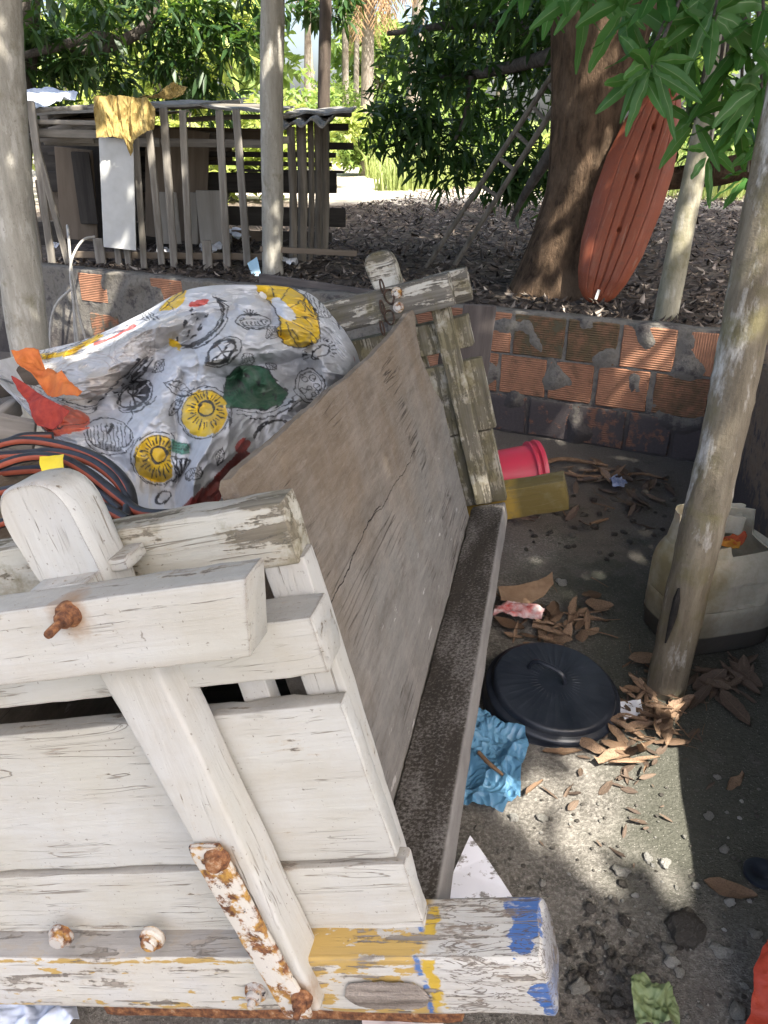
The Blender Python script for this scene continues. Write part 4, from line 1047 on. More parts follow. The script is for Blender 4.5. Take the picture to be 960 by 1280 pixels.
cart_plank(CL(-60, 492, 1, 1.0), CL(46, 470, 1, 1.15), .07, .05, M['dark_wood'], 'dark stick of timber under the left side of the bag')
cart_plank(CL(-40, 530, 1, .80), CL(44, 545, 1, .86), .085, .03, M['grey_wood'], 'pale grey board lying left of the bag above the hose')
cart_plank(CL(-40, 560, 1, .72), CL(20, 508, 1, 1.0), .05, .03, M['grey_wood'], 'thin weathered stick crossing the boards left of the bag', seed=4)
# =================================================================== posts
def post_mat(name, c1, c2, moss=.4, pale=(.50, .48, .43), palet=.60):
    t = NT(name); o = t.co(); g = t.co((1, 1, .16))
    n = t.noise(g, 22, 8, .7); n2 = t.noise(o, 7, 6, .62); n3 = t.noise(o, 60, 5, .7)
    c = t.mix(t.ramp(n, (.32, 0), (.68, 1)), c1, c2)
    c = t.mix(t.ramp(t.noise(t.co((1, 1, .3), loc=(4, 2, 1)), 13, 7, .68), (palet - .06, 0), (palet + .06, 1)), c, pale)
    c = t.mix(t.math('MULTIPLY', t.ramp(n2, (.62 - moss * .2, 0), (.78 - moss * .2, 1)), .7), c, (.14, .125, .055))
    c = t.mix(t.math('MULTIPLY', t.ramp(n3, (.60, 0), (.75, 1)), .7), c, (.07, .055, .04))
    h = t.math('ADD', t.math('MULTIPLY', n3, .6), n)
    return t.done(c, .88, t.bump(h, .8, .008), .2)
M['post_near'] = post_mat('lichen_post', (.105, .085, .058), (.25, .215, .155), .6)
M['post_pale'] = post_mat('whitewashed_post', (.27, .25, .205), (.43, .40, .335), .2, (.50, .47, .41), .58)
M['post_thin'] = post_mat('mossy_thin_post', (.22, .20, .135), (.36, .33, .245), .6, (.44, .41, .34), .58)
M['post_dark'] = post_mat('dark_post', (.06, .048, .038), (.13, .10, .08), .3, (.17, .14, .12), .62)
def post(name, pts, rads, mat, label, seed, seg=20, n=46, wob=.05, cat='post', bend=.010):
    P3 = spline(pts, n); c = P3[0].copy(); bm = bmesh.new()
    P3 = [p - c + Vector((bend * nz(p, 1.4, seed), bend * nz(p, 1.4, seed + 4), 0)) for p in P3]
    tube_bm(bm, P3, [r * (1 + .05 * nz((0, 0, p.z), 4, seed)) for r, p in zip(lerp_list(rads, n), P3)], seg, True, wob, seed)
    o = fin(name, bm, M[mat]); o.location = c; return tag(o, label, cat)
b = G(832, 868, -.02)
rp = post('wooden_post', [b, AY(873, 688, 2.12), AY(893, 600, 2.15), AY(919, 480, 2.18), AY(943, 360, 2.2), AY(989, 130, 2.25), AY(1039, -120, 2.3)], [.064, .062, .062, .062, .063, .063, .063], 'post_near', 'leaning lichen covered wooden post in front of the white can', 3, 24, 60, .06)
bm = bmesh.new()                              # the dark rot hole low on the post
hp = [AY(x, y, 2.055) for x, y in ((850, 738), (847, 752), (843, 772), (838, 790), (833, 806))]
tube_bm(bm, [p + Vector((0, .010, 0)) for p in hp], [.004, .011, .012, .008, .003], 8, True, .3, 2)
M['rot'] = simple('dark_rot', (.012, .011, .01), (.03, .027, .024), 50, .95, .6, .004)
o = fin('rot_hole', bm, M['rot']); o.parent = rp; o.matrix_basis = Matrix.Translation(-rp.location)
post('concrete_post', [Vector((AY(26, 430, 4.6).x + .02, 4.6, -.02)), AY(20, 300, 4.6), AY(8, 130, 4.62), AY(-4, -80, 4.66)], [.112, .112, .105, .10], 'post_pale', 'thick pale grey post at the left edge, left of the printed bag', 8)
post('whitewashed_post', [Vector((AY(341, 335, 6.62).x, 6.62, ZG - .08)), AY(341, 337, 6.62), AY(340, 150, 6.62), AY(341, -60, 6.62)], [.082, .082, .084, .086], 'post_pale', 'tall whitewashed post standing in front of the stick pen', 12)
post('dark_pole', [Vector((AY(404, 300, 8.7).x, 8.7, ZG - .05)), AY(405, 140, 8.7), AY(408, -60, 8.7)], [.06, .06, .055], 'post_dark', 'dark upright pole rising behind the right end of the stick pen', 15)
post('forked_pole', [AY(830, 405, 4.86), AY(852, 300, 4.9), AY(878, 175, 4.95), AY(895, 95, 5.0), AY(906, 30, 5.05)], [.074, .066, .062, .052, .044], 'post_thin', 'short pale mossy pole leaning beside the orange hull', 17)

# =================================================================== things on the yard floor
# ---- black bin lid
def lid_mat():
    t = NT('black_plastic'); o = t.co(); n = t.noise(o, 14, 6, .6); n2 = t.noise(o, 160, 3, .6)
    c = t.mix(t.ramp(n, (.4, 0), (.75, 1)), (.013, .017, .026), (.028, .034, .046)); c = t.mix(t.math('MULTIPLY', t.ramp(n2, (.66, 0), (.75, 1)), .5), c, (.16, .15, .14))
    return t.done(c, t.ramp(n, (.3, .30), (.7, .46)), t.bump(t.math('ADD', n2, n), .12, .002), .5)
M['lid'] = lid_mat()
lc = G(691, 862, .055)
lid = empty('bin_lid', lc, 'round black plastic bin lid with an arched handle lying on dry leaves', 'bin lid', mat3=Euler((R(9), R(1), R(25))).to_matrix())
RL = .218
prof = [(RL - .012, -.052), (RL + .003, -.054), (RL + .006, -.046), (RL + .002, -.040), (RL - .004, -.030), (RL - .006, -.012), (RL - .001, -.010), (RL, -.004), (RL - .004, .002), (RL - .012, .005), (RL - .019, .008), (RL - .022, .022), (RL - .028, .027), (RL - .036, .028), (.16, .031), (.13, .034), (.10, .037), (.07, .039), (.05, .040), (.02, .0405), (.004, .0405)]
prof2 = []
for a, b in zip(prof, prof[1:]):
    m = 4 if a[0] < .19 else 1
    for k in range(m): prof2.append((a[0] + (b[0] - a[0]) * k / m, a[1] + (b[1] - a[1]) * k / m))
prof2.append(prof[-1])
def ribs(p, a, r):
    k = (a / (2 * PI) * 36) % 1; rb = max(0, 1 - abs(k - .5) * 2 / .22) if .055 < r < .185 else 0
    return p + Vector((0, 0, .0012 * rb + .003 * nz(p, 7, 3)))
bm = bmesh.new(); lathe_bm(bm, prof2, 216, True, True, None, ribs); fin('lid_disc', bm, M['lid'], lid, angle=50)
bm = bmesh.new()
hpts = [(-.045, 0, .036), (-.044, 0, .052), (-.034, 0, .066), (-.015, 0, .071), (.015, 0, .071), (.034, 0, .066), (.044, 0, .052), (.045, 0, .036)]
q = R(-58); hpts = [(x * math.cos(q) * 1.35 - .012, x * math.sin(q) * 1.35 + .03, .036 + (z - .036) * 1.25) for x, y, z in hpts]
tube_bm(bm, spline(hpts, 24), .009, 10, sq=.7); fin('handle', bm, M['lid'], lid)

# ---- red bucket on its side
t = NT('red_plastic'); n = t.noise(t.co(), 20, 5, .6)
M['red_plastic'] = t.done(t.mix(t.ramp(n, (.4, 0), (.8, 1)), (.58, .045, .085), (.50, .06, .085)), .38, t.bump(n, .1, .003), .45)
bc = AY(648, 577, 3.55)
bk_ = empty('bucket', (bc.x, bc.y, .155), 'shiny red plastic bucket lying on its side behind the yellow beam end', 'bucket', mat3=Matrix.Rotation(R(8), 3, 'Z') @ Matrix.Rotation(R(86), 3, 'Y') @ Matrix.Scale(1.25, 3))
RB = .118
bm = bmesh.new(); lathe_bm(bm, [(.088, -.20), (.092, -.205), (.096, -.20), (.105, -.10), (.112, 0), (RB - .003, .05), (RB - .002, .055)], 48, True); fin('bucket_wall', bm, M['red_plastic'], bk_)
bm = bmesh.new(); lathe_bm(bm, [(RB - .004, .046), (RB + .010, .048), (RB + .011, .053), (RB + .003, .056), (RB, .066), (RB + .002, .070), (RB + .012, .072), (RB + .014, .078), (RB + .010, .090), (RB + .002, .092), (RB - .01, .086), (.02, .084), (.004, .084)], 48, False, True); fin('bucket_rim', bm, M['red_plastic'], bk_)

# ---- cut-open white can with things in it
def can_mat():
    t = NT('dirty_white_plastic'); o = t.co(); x, y, z = t.xyz(o); n = t.noise(o, 6, 6, .65); n2 = t.noise(o, 40, 6, .7)
    c = t.mix(t.ramp(n2, (.4, 0), (.7, 1)), (.50, .465, .37), (.41, .37, .275))
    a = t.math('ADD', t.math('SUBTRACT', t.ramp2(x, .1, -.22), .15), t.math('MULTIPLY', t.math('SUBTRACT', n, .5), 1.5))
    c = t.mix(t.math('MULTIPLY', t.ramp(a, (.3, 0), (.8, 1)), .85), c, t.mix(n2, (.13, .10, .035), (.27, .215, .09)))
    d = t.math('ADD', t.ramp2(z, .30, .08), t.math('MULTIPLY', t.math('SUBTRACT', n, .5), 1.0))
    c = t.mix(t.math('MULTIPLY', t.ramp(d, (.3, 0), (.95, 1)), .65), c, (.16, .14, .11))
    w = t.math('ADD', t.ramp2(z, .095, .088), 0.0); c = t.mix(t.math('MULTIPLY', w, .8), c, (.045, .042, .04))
    return t.done(c, .5, t.bump(t.math('ADD', n, n2), .25, .006), .4, Subsurface_Weight=.08, Subsurface_Scale=.03)
M['can'] = can_mat()
jb = G(893, 815, 0)
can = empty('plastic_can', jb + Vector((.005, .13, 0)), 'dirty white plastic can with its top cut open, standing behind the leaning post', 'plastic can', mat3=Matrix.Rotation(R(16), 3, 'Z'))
def can_ring(z, w, d, e=4.2, n=96, top=False):
    out = []
    for k in range(n):
        a = 2 * PI * k / n; ca, sa = math.cos(a), math.sin(a)
        x = w * math.copysign(abs(ca) ** (2 / e), ca); y = d * math.copysign(abs(sa) ** (2 / e), sa)
        out.append(Vector((x, y, z)))
    return out
def can_shape(p):
    # grip recess in the front face, the belt line, dents
    x, y, z = p; q = Vector(p)
    if y < -.08 and -.01 < x < .085 and .20 < z < .285:
        q.y += .012
    q += Vector((.006 * nz(p, 5, 1), .007 * nz(p, 5, 4), 0))
    return q
def shoulder(z): q = max(0, (z - .27) / .12); return 1 - .25 * min(1.2, q) ** 2.2
prof = [(.0, .165, .122), (.004, .184, .135), (.02, .197, .148), (.085, .203, .153), (.092, .206, .156), (.10, .204, .154)] + [(z, .206, .156) for z in np.linspace(.12, .186, 5)] + [(.190, .203, .153), (.194, .206, .156)] + [(z, .206 * shoulder(z), .156 * shoulder(z)) for z in np.linspace(.20, .385, 18)]
bm = bmesh.new(); rings = []
for z, w, d in prof: rings.append([can_shape(p) for p in can_ring(z, w, d)])
def cut(p): # ragged cut top, higher on the left and at the back
    return .392 + (.03 if p.x < -.05 else .0) + (.06 if p.y > .04 else -.03 * (p.x > -.05)) + .012 * nz(p, 14, 7)
tops = [Vector((p.x * .985, p.y * .985, cut(p))) for p in rings[-1]]
mids = [a.lerp(b, .5) for a, b in zip(rings[-1], tops)]
rings += [mids, tops, [Vector((p.x * .965, p.y * .96, p.z - .001)) for p in tops]]
for z in (.35, .30, .26): rings.append([Vector((p.x * .94, p.y * .935, z)) for p in can_ring(z, .206 * shoulder(z), .156 * shoulder(z))])
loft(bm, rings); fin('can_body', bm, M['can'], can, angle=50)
bm = bmesh.new()                              # the bent flaps of the cut top
for (cx, cy, rr, z0, a0, a1, h, flare) in ((.065, .065, .075, .405, 20, 175, .05, .02), (.065, .045, .060, .385, 10, 185, .035, .012), (-.105, .04, .035, .425, 30, 260, .035, .012)):
    r0 = []; r1 = []; r2 = []; r3 = []
    for k in range(25):
        a = R(a0 + (a1 - a0) * k / 24); w = .006 * nz((k * .3, h, cx), 1)
        r0.append(bm.verts.new((cx + rr * math.cos(a), cy + rr * math.sin(a) * .8, z0 - .03))); r1.append(bm.verts.new((cx + (rr + flare) * math.cos(a), cy + (rr + flare) * math.sin(a) * .8, z0 + h + w)))
        r2.append(bm.verts.new((cx + (rr + flare - .004) * math.cos(a), cy + (rr + flare - .004) * math.sin(a) * .8, z0 + h + w - .0005))); r3.append(bm.verts.new((cx + (rr - .004) * math.cos(a), cy + (rr - .004) * math.sin(a) * .8, z0 - .03)))
    for A, B in ((r0, r1), (r1, r2), (r2, r3)):
        for k in range(24): bm.faces.new((A[k], A[k + 1], B[k + 1], B[k]))
fin('cut_flap', bm, M['can'], can)
# peel and scraps in the can
M['peel'] = simple('orange_peel', (.55, .16, .03), (.62, .36, .05), 25, .6, .4, .004); M['peel_red'] = simple('red_wrapper', (.40, .06, .03), (.55, .14, .05), 25, .5, .4, .004)
cb = Matrix.Translation(can.location) @ Matrix.Rotation(R(16), 4, 'Z')
for k, (x, y, mat, lb) in enumerate(((.045, .01, 'peel', 'yellow orange peel inside the cut-open white can'), (.085, .03, 'peel_red', 'red brown scrap beside the peel inside the white can'))):
    pts = [cb @ Vector((x + .045 * math.cos(a) * (1 + .3 * math.sin(3 * a)), y + .03 * math.sin(a), .335)) for a in np.linspace(0, 2 * PI, 11)[:-1]]
    sheet('food_scrap', pts, M[mat], lb, 'scrap', .022, 18, 3 + k, 3)

# ---- paper, bags, cardboard
M['blue_film'] = simple('blue_plastic_film', (.13, .33, .52), (.20, .43, .62), 12, .32, .15, .004, spec=.5)
_m = M['blue_film']; _t = _m.node_tree; _tl = _t.nodes.new('ShaderNodeBsdfTranslucent'); _tl.inputs[0].default_value = (.22, .48, .68, 1); _mx = _t.nodes.new('ShaderNodeMixShader'); _mx.inputs[0].default_value = .35
_t.links.new(_t.nodes['Principled BSDF'].outputs[0], _mx.inputs[1]); _t.links.new(_tl.outputs[0], _mx.inputs[2]); _t.links.new(_mx.outputs[0], _t.nodes['Material Output'].inputs[0])
M['paper'] = simple('white_paper', (.72, .73, .76), (.80, .80, .82), 9, .75, .2, .003)
t = NT('white_sack'); n = t.noise(t.co(), 20, 6, .7); n2 = t.noise(t.co((1, 2.2, 1)), 9, 6, .75)
M['sack'] = t.done(t.mix(t.ramp(n2, (.55, 0), (.59, 1)), (.66, .67, .72), (.20, .19, .18)), .6, t.bump(n, .3, .004), .3)
M['cardboard'] = simple('wet_cardboard', (.24, .15, .09), (.36, .245, .155), 18, .9, .4, .004)
M['green_film'] = simple('green_plastic_film', (.12, .17, .07), (.25, .31, .16), 18, .45, .3, .004)
def gp(lst, z=.01): return [G(x, y, z) for x, y in lst]
sheet('plastic_bag', gp([(560, 905), (605, 898), (632, 915), (655, 925), (660, 945), (652, 975), (648, 1005), (628, 1024), (600, 1015), (575, 1018), (545, 985)], .012), M['blue_film'], 'crumpled light blue plastic bag half under the side of the cart', 'plastic bag', .030, 8.5, 2, 9, .0008, fold=1.5)
sheet('sack_piece', [G(540, 1160, .012), G(566, 1090, .05), G(588, 1046, .10), G(608, 1075, .06), G(632, 1110, .03), G(660, 1152, .012), G(610, 1175, .012)], M['sack'], 'torn white sack corner with grey smudges beside the cart sill', 'sack', .010, 6, 7, 5, .001, fold=.6)
sheet('cardboard', gp([(622, 738), (648, 735), (672, 728), (690, 716), (692, 732), (678, 748), (660, 758), (626, 755)], .035), M['cardboard'], 'torn brown cardboard piece above the black lid', 'cardboard', .015, 8, 3, 4, .003, fold=.5)
M['red_white'] = simple('red_and_white_film', (.55, .05, .04), (.68, .64, .62), 26, .4, .3, .003)
sheet('wrapper', gp([(618, 762), (645, 758), (680, 768), (676, 780), (640, 778), (616, 778)], .03), M['red_white'], 'crushed red and white wrapper between cardboard and black lid', 'wrapper', .025, 14, 5, 4, .001)
sheet('wrapper', gp([(770, 885), (800, 878), (804, 895), (780, 905)], .012), M['paper'], 'scrap of white paper between the black lid and the leaning post', 'paper', .012, 14, 6, 4, .001)
sheet('plastic_film', gp([(785, 1240), (800, 1232), (812, 1246), (830, 1252), (848, 1272), (850, 1300), (785, 1300)], .02), M['green_film'], 'crumpled pale green plastic at the bottom edge of the floor', 'plastic film', .035, 13, 8, 5, .0008, fold=1.4)
M['red_fabric'] = simple('red_plastic_fabric', (.36, .04, .02), (.52, .075, .035), 20, .5, .4, .005)
sheet('red_bag', [G(x, y, z) for x, y, z in ((968, 1176, .12), (1020, 1150, .2), (1050, 1300, .2), (1000, 1330, .02), (952, 1300, .02), (960, 1235, .06))], M['red_fabric'], 'red plastic bag at the lower right corner of the floor', 'bag', .03, 8, 3, 5, .001)
sheet('crumpled_cloth', gp([(-60, 1258), (-10, 1250), (60, 1256), (98, 1264), (104, 1292), (60, 1330), (-60, 1330)], .02), simple('pale_blue_cloth', (.40, .47, .60), (.62, .66, .74), 9, .8, .3, .004), 'pale blue cloth on the floor under the beam at the lower left', 'cloth', .035, 10, 4, 5, .001)
sheet('pink_paper', gp([(450, 1268), (540, 1262), (560, 1275), (545, 1300), (455, 1300)], .02), simple('pinkish_paper', (.55, .47, .47), (.70, .64, .62), 9, .8, .3, .004), 'pinkish paper on the floor just under the painted beam', 'paper', .015, 9, 5, 4, .001)
sheet('blue_wrapper', gp([(762, 604), (772, 598), (784, 606), (778, 616), (765, 614)], .03), simple('blue_white_wrapper', (.05, .11, .30), (.40, .44, .55), 30, .4, .3, .003), 'tiny blue and white wrapper by the foot of the brick wall', 'wrapper', .025, 22, 6, 3, .001)
# dark ring at the right edge, stick on the blue bag
bm = bmesh.new(); lathe_bm(bm, [(.016, 0), (.040, .002), (.046, .008), (.045, .017), (.036, .020), (.020, .016), (.014, .011)], 40, True, True)
o = fin('round_cap', bm, M['lid']); o.location = G(952, 1096, .004); tag(o, 'small dark round plastic cap on the dark floor at the right edge', 'cap')
M['twig'] = simple('brown_twig', (.12, .07, .04), (.24, .155, .095), 40, .9, .4, .003)
def twig(pts, r, label, seed):
    P3 = spline(pts, 14); c = P3[0].copy(); bm = bmesh.new(); tube_bm(bm, [p - c for p in P3], lerp_list([r, r * 1.15, r * .6], 14), 7, True, .18, seed)
    o = fin('twig', bm, M['twig']); o.location = c; return tag(o, label, 'twig')
twig([G(598, 940, .075), G(612, 955, .07), G(633, 972, .06)], .006, 'short brown twig lying across the blue plastic bag', 2)
twig([G(700, 590, .02), G(740, 596, .03), G(800, 592, .015), G(835, 600, .01)], .008, 'thin fallen twig along the foot of the brick wall', 5)
twig([G(655, 590, .03), G(700, 574, .03), G(760, 582, .02)], .012, 'pale broken branch by the brick wall behind the red bucket', 8)
twig([G(738, 655, .012), G(760, 648, .014)], .008, 'stub of pale twig on the soil right of the yellow beam end', 9)

# ---- dry leaves
def dryleaf_mat(name, c1, c2, c3):
    t = NT(name); oi = t.t.nodes.new('ShaderNodeObjectInfo'); o = t.co(); x, y, z = t.xyz(o)
    n = t.noise(o, 30, 5, .6); c = t.mix(oi.outputs['Random'], c1, c2); c = t.mix(t.ramp(n, (.45, 0), (.75, 1)), c, c3)
    mid = t.ramp(t.math('ABSOLUTE', y), (.0012, 1), (.0022, 0)); c = t.mix(t.math('MULTIPLY', mid, .5), c, (.42, .33, .22))
    vein = t.n('Math', 0, {'operation': 'SINE'}, i0=t.math('MULTIPLY', t.math('ADD', x, t.math('MULTIPLY', t.math('ABSOLUTE', y), -.8)), 700.0))
    return t.done(c, .7, t.bump(t.math('ADD', n, t.math('MULTIPLY', vein, .12)), .4, .002), .3)
M['dryleaf'] = dryleaf_mat('dry_leaf_brown', (.12, .072, .042), (.31, .205, .13), (.09, .055, .035))
M['darkleaf'] = dryleaf_mat('old_dark_leaf', (.085, .06, .045), (.17, .12, .085), (.06, .045, .035))
def leaf_data(name, L, Wd, curl, twist, bendd, mat, seed):
    nu, nv = 11, 5; Vt = []; F = []
    for i in range(nu):
        s = i / (nu - 1); w = Wd * (math.sin(PI * s ** .85) ** .8 + .03) * (1 + .30 * nz((s * 7, seed, 0), 1) + .16 * nz((s * 19, seed, 4), 1))
        for j in range(nv):
            c_ = (j / (nv - 1) - .5) * 2; y = c_ * w * .5; z = curl * Wd * abs(c_) ** 1.5 * (.6 + .6 * nz((s * 3, c_, seed), 1)) + bendd * L * (s - .5) ** 2 + .28 * Wd * nz((s * 6, c_ * 2, seed + 3), 1)
            a = twist * (s - .5); yy = y * math.cos(a) - z * math.sin(a); zz = y * math.sin(a) + z * math.cos(a)
            Vt.append(((s - .5) * L, yy, zz))
    for i in range(nu - 1):
        for j in range(nv - 1): a = i * nv + j; F.append((a, a + 1, a + nv + 1, a + nv))
    zmin = min(v[2] for v in Vt); Vt = [(x, y, (z - zmin * .75) * .55) for x, y, z in Vt]
    o = npmesh(name, Vt, F, mat, None, True); me = o.data; bpy.data.objects.remove(o); return me
LV = [leaf_data('dry_leaf', 1, (.17, .30, .24, .42, .19, .27, .15, .36)[k], (.9, -.5, 1.3, .3, -1.0, .7, 1.6, -.25)[k], (.4, -.9, 1.3, -.3, .8, -1.5, .2, .6)[k], (.25, -.3, .1, .45, -.15, .5, -.4, .05)[k], M['dryleaf'], k * 3.3) for k in range(8)]
LD = [leaf_data('dry_leaf', 1, .26, .5 * (-1) ** k, .6 * (k % 3 - 1), .3 * ((k % 3) - 1), M['darkleaf'], 30 + k * 3.3) for k in range(5)]
def dleaf(p, yaw, size, label, group=None, tilt=(0, 0), var=None, dark=False):
    me = random.choice(LD if dark else LV) if var is None else (LD if dark else LV)[var]
    o = bpy.data.objects.new('dry_leaf', me); link(o); o.location = p; o.scale = (size, size * random.uniform(.6, 1.45), size * random.uniform(.35, 1.1)); o.rotation_euler = (tilt[0], tilt[1], yaw)
    return tag(o, label, 'dry leaf', group)
# leaves that stand out
for (x, y, z, yaw, s, lb, tl, var) in (
    (740, 932, .02, -.5, .13, 'pale brown leaf curled against the front edge of the black lid', (.2, .1), 1),
    (703, 940, .01, .1, .12, 'pinkish brown leaf under the front edge of the black lid', (0, 0), 0),
    (772, 945, .015, .6, .15, 'broad torn brown leaf lying on the lit concrete below the lid', (.1, 0), 2),
    (918, 978, .006, .5, .10, 'single crumpled brown leaf on the dark floor right of the lit patch', (.2, .1), 5),
    (912, 1113, .008, -.35, .125, 'long flat tan leaf on the dark floor near the right edge', (0, .05), 3),
    (700, 915, .012, 1.2, .10, 'small orange brown leaf tucked under the black lid', (.2, .2), 4),
    (668, 985, .01, .8, .09, 'narrow brown leaf beside the blue plastic bag', (0, .1), 6),
    (805, 822, .03, .2, .12, 'light brown leaf lying left of the base of the leaning post', (.1, .1), 7),
    (800, 940, .03, 1.5, .13, 'upright brown leaf leaning in the heap below the post', (.4, .8), 2)):
    dleaf(G(x, y, z), yaw, s, lb, None, tl, var)
def scatter(n, cx, cy, sx, sy, zmax, size, label, group, dark=False, seed=1, ok=None):
    rnd = random.Random(seed); k = 0
    while k < n:
        x, y = rnd.gauss(cx, sx), rnd.gauss(cy, sy)
        if ok and not ok(x, y): continue
        p = G(x, y, rnd.random() * zmax + .004)
        dleaf(p, rnd.uniform(0, 6.28), size * rnd.choice((.28, .45, .7, .85, 1.0, 1.15, 1.3)), label, group, (rnd.gauss(0, .24), rnd.gauss(0, .24)), rnd.randrange(5 if dark else 8), dark); k += 1
inlid = lambda x, y: ((x - 691) / 92) ** 2 + ((y - 850) / 78) ** 2 < 1
scatter(58, 812, 888, 31, 28, .022, .11, 'dry brown leaf in the heap between the black lid and the leaning post', 'leaves heaped at the post foot', seed=2, ok=lambda x, y: not inlid(x, y) and x < 850)
scatter(60, 690, 778, 34, 16, .03, .105, 'dry brown leaf in the drift behind the black lid', 'leaves drifted behind the lid', seed=3, ok=lambda x, y: x > 628 and y < 812 )
scatter(40, 905, 852, 28, 15, .02, .12, 'dry brown leaf on the floor in front of the white can', 'leaves in front of the can', True, 4, ok=lambda x, y: x > 850)
scatter(60, 740, 605, 60, 22, .03, .13, 'dark old leaf on the soil at the foot of the brick wall', 'leaves below the brick wall', True, 5, ok=lambda x, y: 585 < y < 680 and 640 < x < 850)
scatter(12, 740, 585, 35, 9, .03, .14, 'light brown leaf lying along the foot of the brick wall', 'pale leaves below the brick wall', False, 6, ok=lambda x, y: 572 < y < 600)

scatter(70, 770, 930, 60, 60, .004, .05, 'small dark leaf scrap lying on the concrete round the black lid', 'leaf scraps on the concrete', True, 8, ok=lambda x, y: not inlid(x, y) and 640 < x < 950 and y < 1200)
def tw_data(k):
    bm = bmesh.new(); tube_bm(bm, spline([(-.5, 0, 0), (-.1, .06 * (k - 1), .03), (.5, .02, 0)], 8), lerp_list([.035, .03, .018], 8), 6, True, .25, k); o = fin('twig', bm, M['twig']); me = o.data; bpy.data.objects.remove(o); return me
TW = [tw_data(k) for k in range(3)]; rnd = random.Random(17)
for k in range(46):
    x, y = (rnd.gauss(805, 42), rnd.gauss(890, 34)) if k < 26 else (rnd.gauss(700, 40), rnd.gauss(770, 16)) if k < 36 else (rnd.gauss(740, 55), rnd.gauss(610, 18))
    if inlid(x, y) or x < 640: continue
    o = bpy.data.objects.new('twig', rnd.choice(TW)); link(o); q = rnd.uniform(.04, .13); o.location = G(x, y, .006 + rnd.random() * .02); o.scale = (q, q * .7, q * .7); o.rotation_euler = (0, rnd.gauss(0, .12), rnd.uniform(0, 6.28)); tag(o, 'bit of broken twig among the dry leaves on the floor', 'twig', 'twigs among the dry leaves')
# ---- stones, shells and crumbs of mortar
def stone_data(seed, mat):
    bm = bmesh.new(); bmesh.ops.create_icosphere(bm, subdivisions=3, radius=1)
    for v in bm.verts: v.co *= 1 + .55 * nz(v.co, 1.2, seed) + .22 * nz(v.co, 3.2, seed)
    for v in bm.verts: v.co.z = v.co.z * .55 + .22
    me = bpy.data.meshes.new('stone'); bm.to_mesh(me); bm.free(); me.materials.append(mat); me.polygons.foreach_set('use_smooth', [True] * len(me.polygons)); return me
def stone_mat(name, c1, c2):
    t = NT(name); o = t.co(); n = t.noise(o, 4, 6, .7); oi = t.t.nodes.new('ShaderNodeObjectInfo')
    c = t.mix(t.ramp(t.math('ADD', n, t.math('MULTIPLY', t.math('SUBTRACT', oi.outputs['Random'], .5), .4)), (.35, 0), (.65, 1)), c1, c2); return t.done(c, .9, t.bump(n, .8, .3), .2)
M['shell'] = stone_mat('pale_pebble', (.40, .38, .33), (.70, .68, .62)); M['stone'] = stone_mat('grey_stone', (.15, .135, .115), (.30, .275, .24)); M['clod'] = stone_mat('dark_clod', (.10, .09, .078), (.25, .23, .20))
SD = {k: [stone_data(i * 2.7 + j, M[k]) for i in range(5)] for j, k in enumerate(('shell', 'stone', 'clod'))}
def stone(x, y, rpx, kind, label, group, rnd=random, sq=1.0):
    p = G(x, y, .002); r = rpx * (p - CP).length / FPX
    o = bpy.data.objects.new('pebble' if kind == 'shell' else 'stone' if kind == 'stone' else 'clod', rnd.choice(SD[kind])); link(o); o.location = p; o.rotation_euler = (0, 0, rnd.uniform(0, 6.28)); o.scale = (r, r * rnd.uniform(.65, 1), r * sq)
    return tag(o, label, {'shell': 'pebble', 'stone': 'stone', 'clod': 'clod'}[kind], group)
stone(855, 1160, 22, 'stone', 'large flat brown stone on the dark floor, biggest of the stones', None, sq=.8)
stone(724, 1236, 11, 'shell', 'round pale stone just right of the blue painted beam end', None)
stone(901, 1190, 10, 'shell', 'pale ring shaped stone on the dark floor near the right edge', None)
stone(776, 1090, 9, 'shell', 'white lump of mortar on the lit patch of concrete', None)
stone(668, 726 - 0, 6, 'shell', 'white pebble by the torn cardboard', None) if False else stone(701, 729, 7, 'shell', 'white pebble right of the torn cardboard', None)
rnd = random.Random(11)
for (x, y, r_) in ((642, 1023, 6), (677, 1023, 6), (598, 1036, 5), (809, 1072, 6), (831, 1080, 7), (905, 1062, 5), (886, 1021, 6), (870, 1108, 4), (868, 1147, 4), (840, 1204, 7), (836, 1187, 7), (850, 1217, 6), (921, 1265, 8), (944, 1168, 6), (678, 1104, 4), (794, 1120, 4), (758, 1183, 4), (793, 1168, 4), (897, 972, 4), (912, 1128, 5), (930, 1233, 4), (897, 1108, 3), (875, 1258, 3), (845, 1110, 3)):
    stone(x, y, r_, 'shell', 'small pale pebble or shell on the bare floor', 'pale pebbles on the floor', rnd)
for k in range(210):
    x, y = rnd.uniform(620, 955), rnd.uniform(980, 1278)
    if x + y * .4 > 1500: continue
    stone(x, y, rnd.uniform(.9, 2.7), 'shell' if rnd.random() < .35 else 'stone', 'tiny crumb of stone scattered on the floor', 'crumbs on the floor', rnd)
for k in range(130):
    x, y = rnd.gauss(748, 40), rnd.gauss(1215, 42)
    if x < 702 or y > 1290: continue
    stone(x, y, rnd.uniform(1, 2.6) ** 2, rnd.choice(('clod', 'clod', 'stone')), 'dark clod of loose soil beside the blue beam end', 'clods by the beam end', rnd)
for k in range(60):
    x, y = rnd.uniform(650, 850), rnd.uniform(590, 700)
    stone(x, y, rnd.uniform(1.5, 5), 'clod', 'small clod on the soil between the brick wall and the cart', 'clods below the brick wall', rnd)
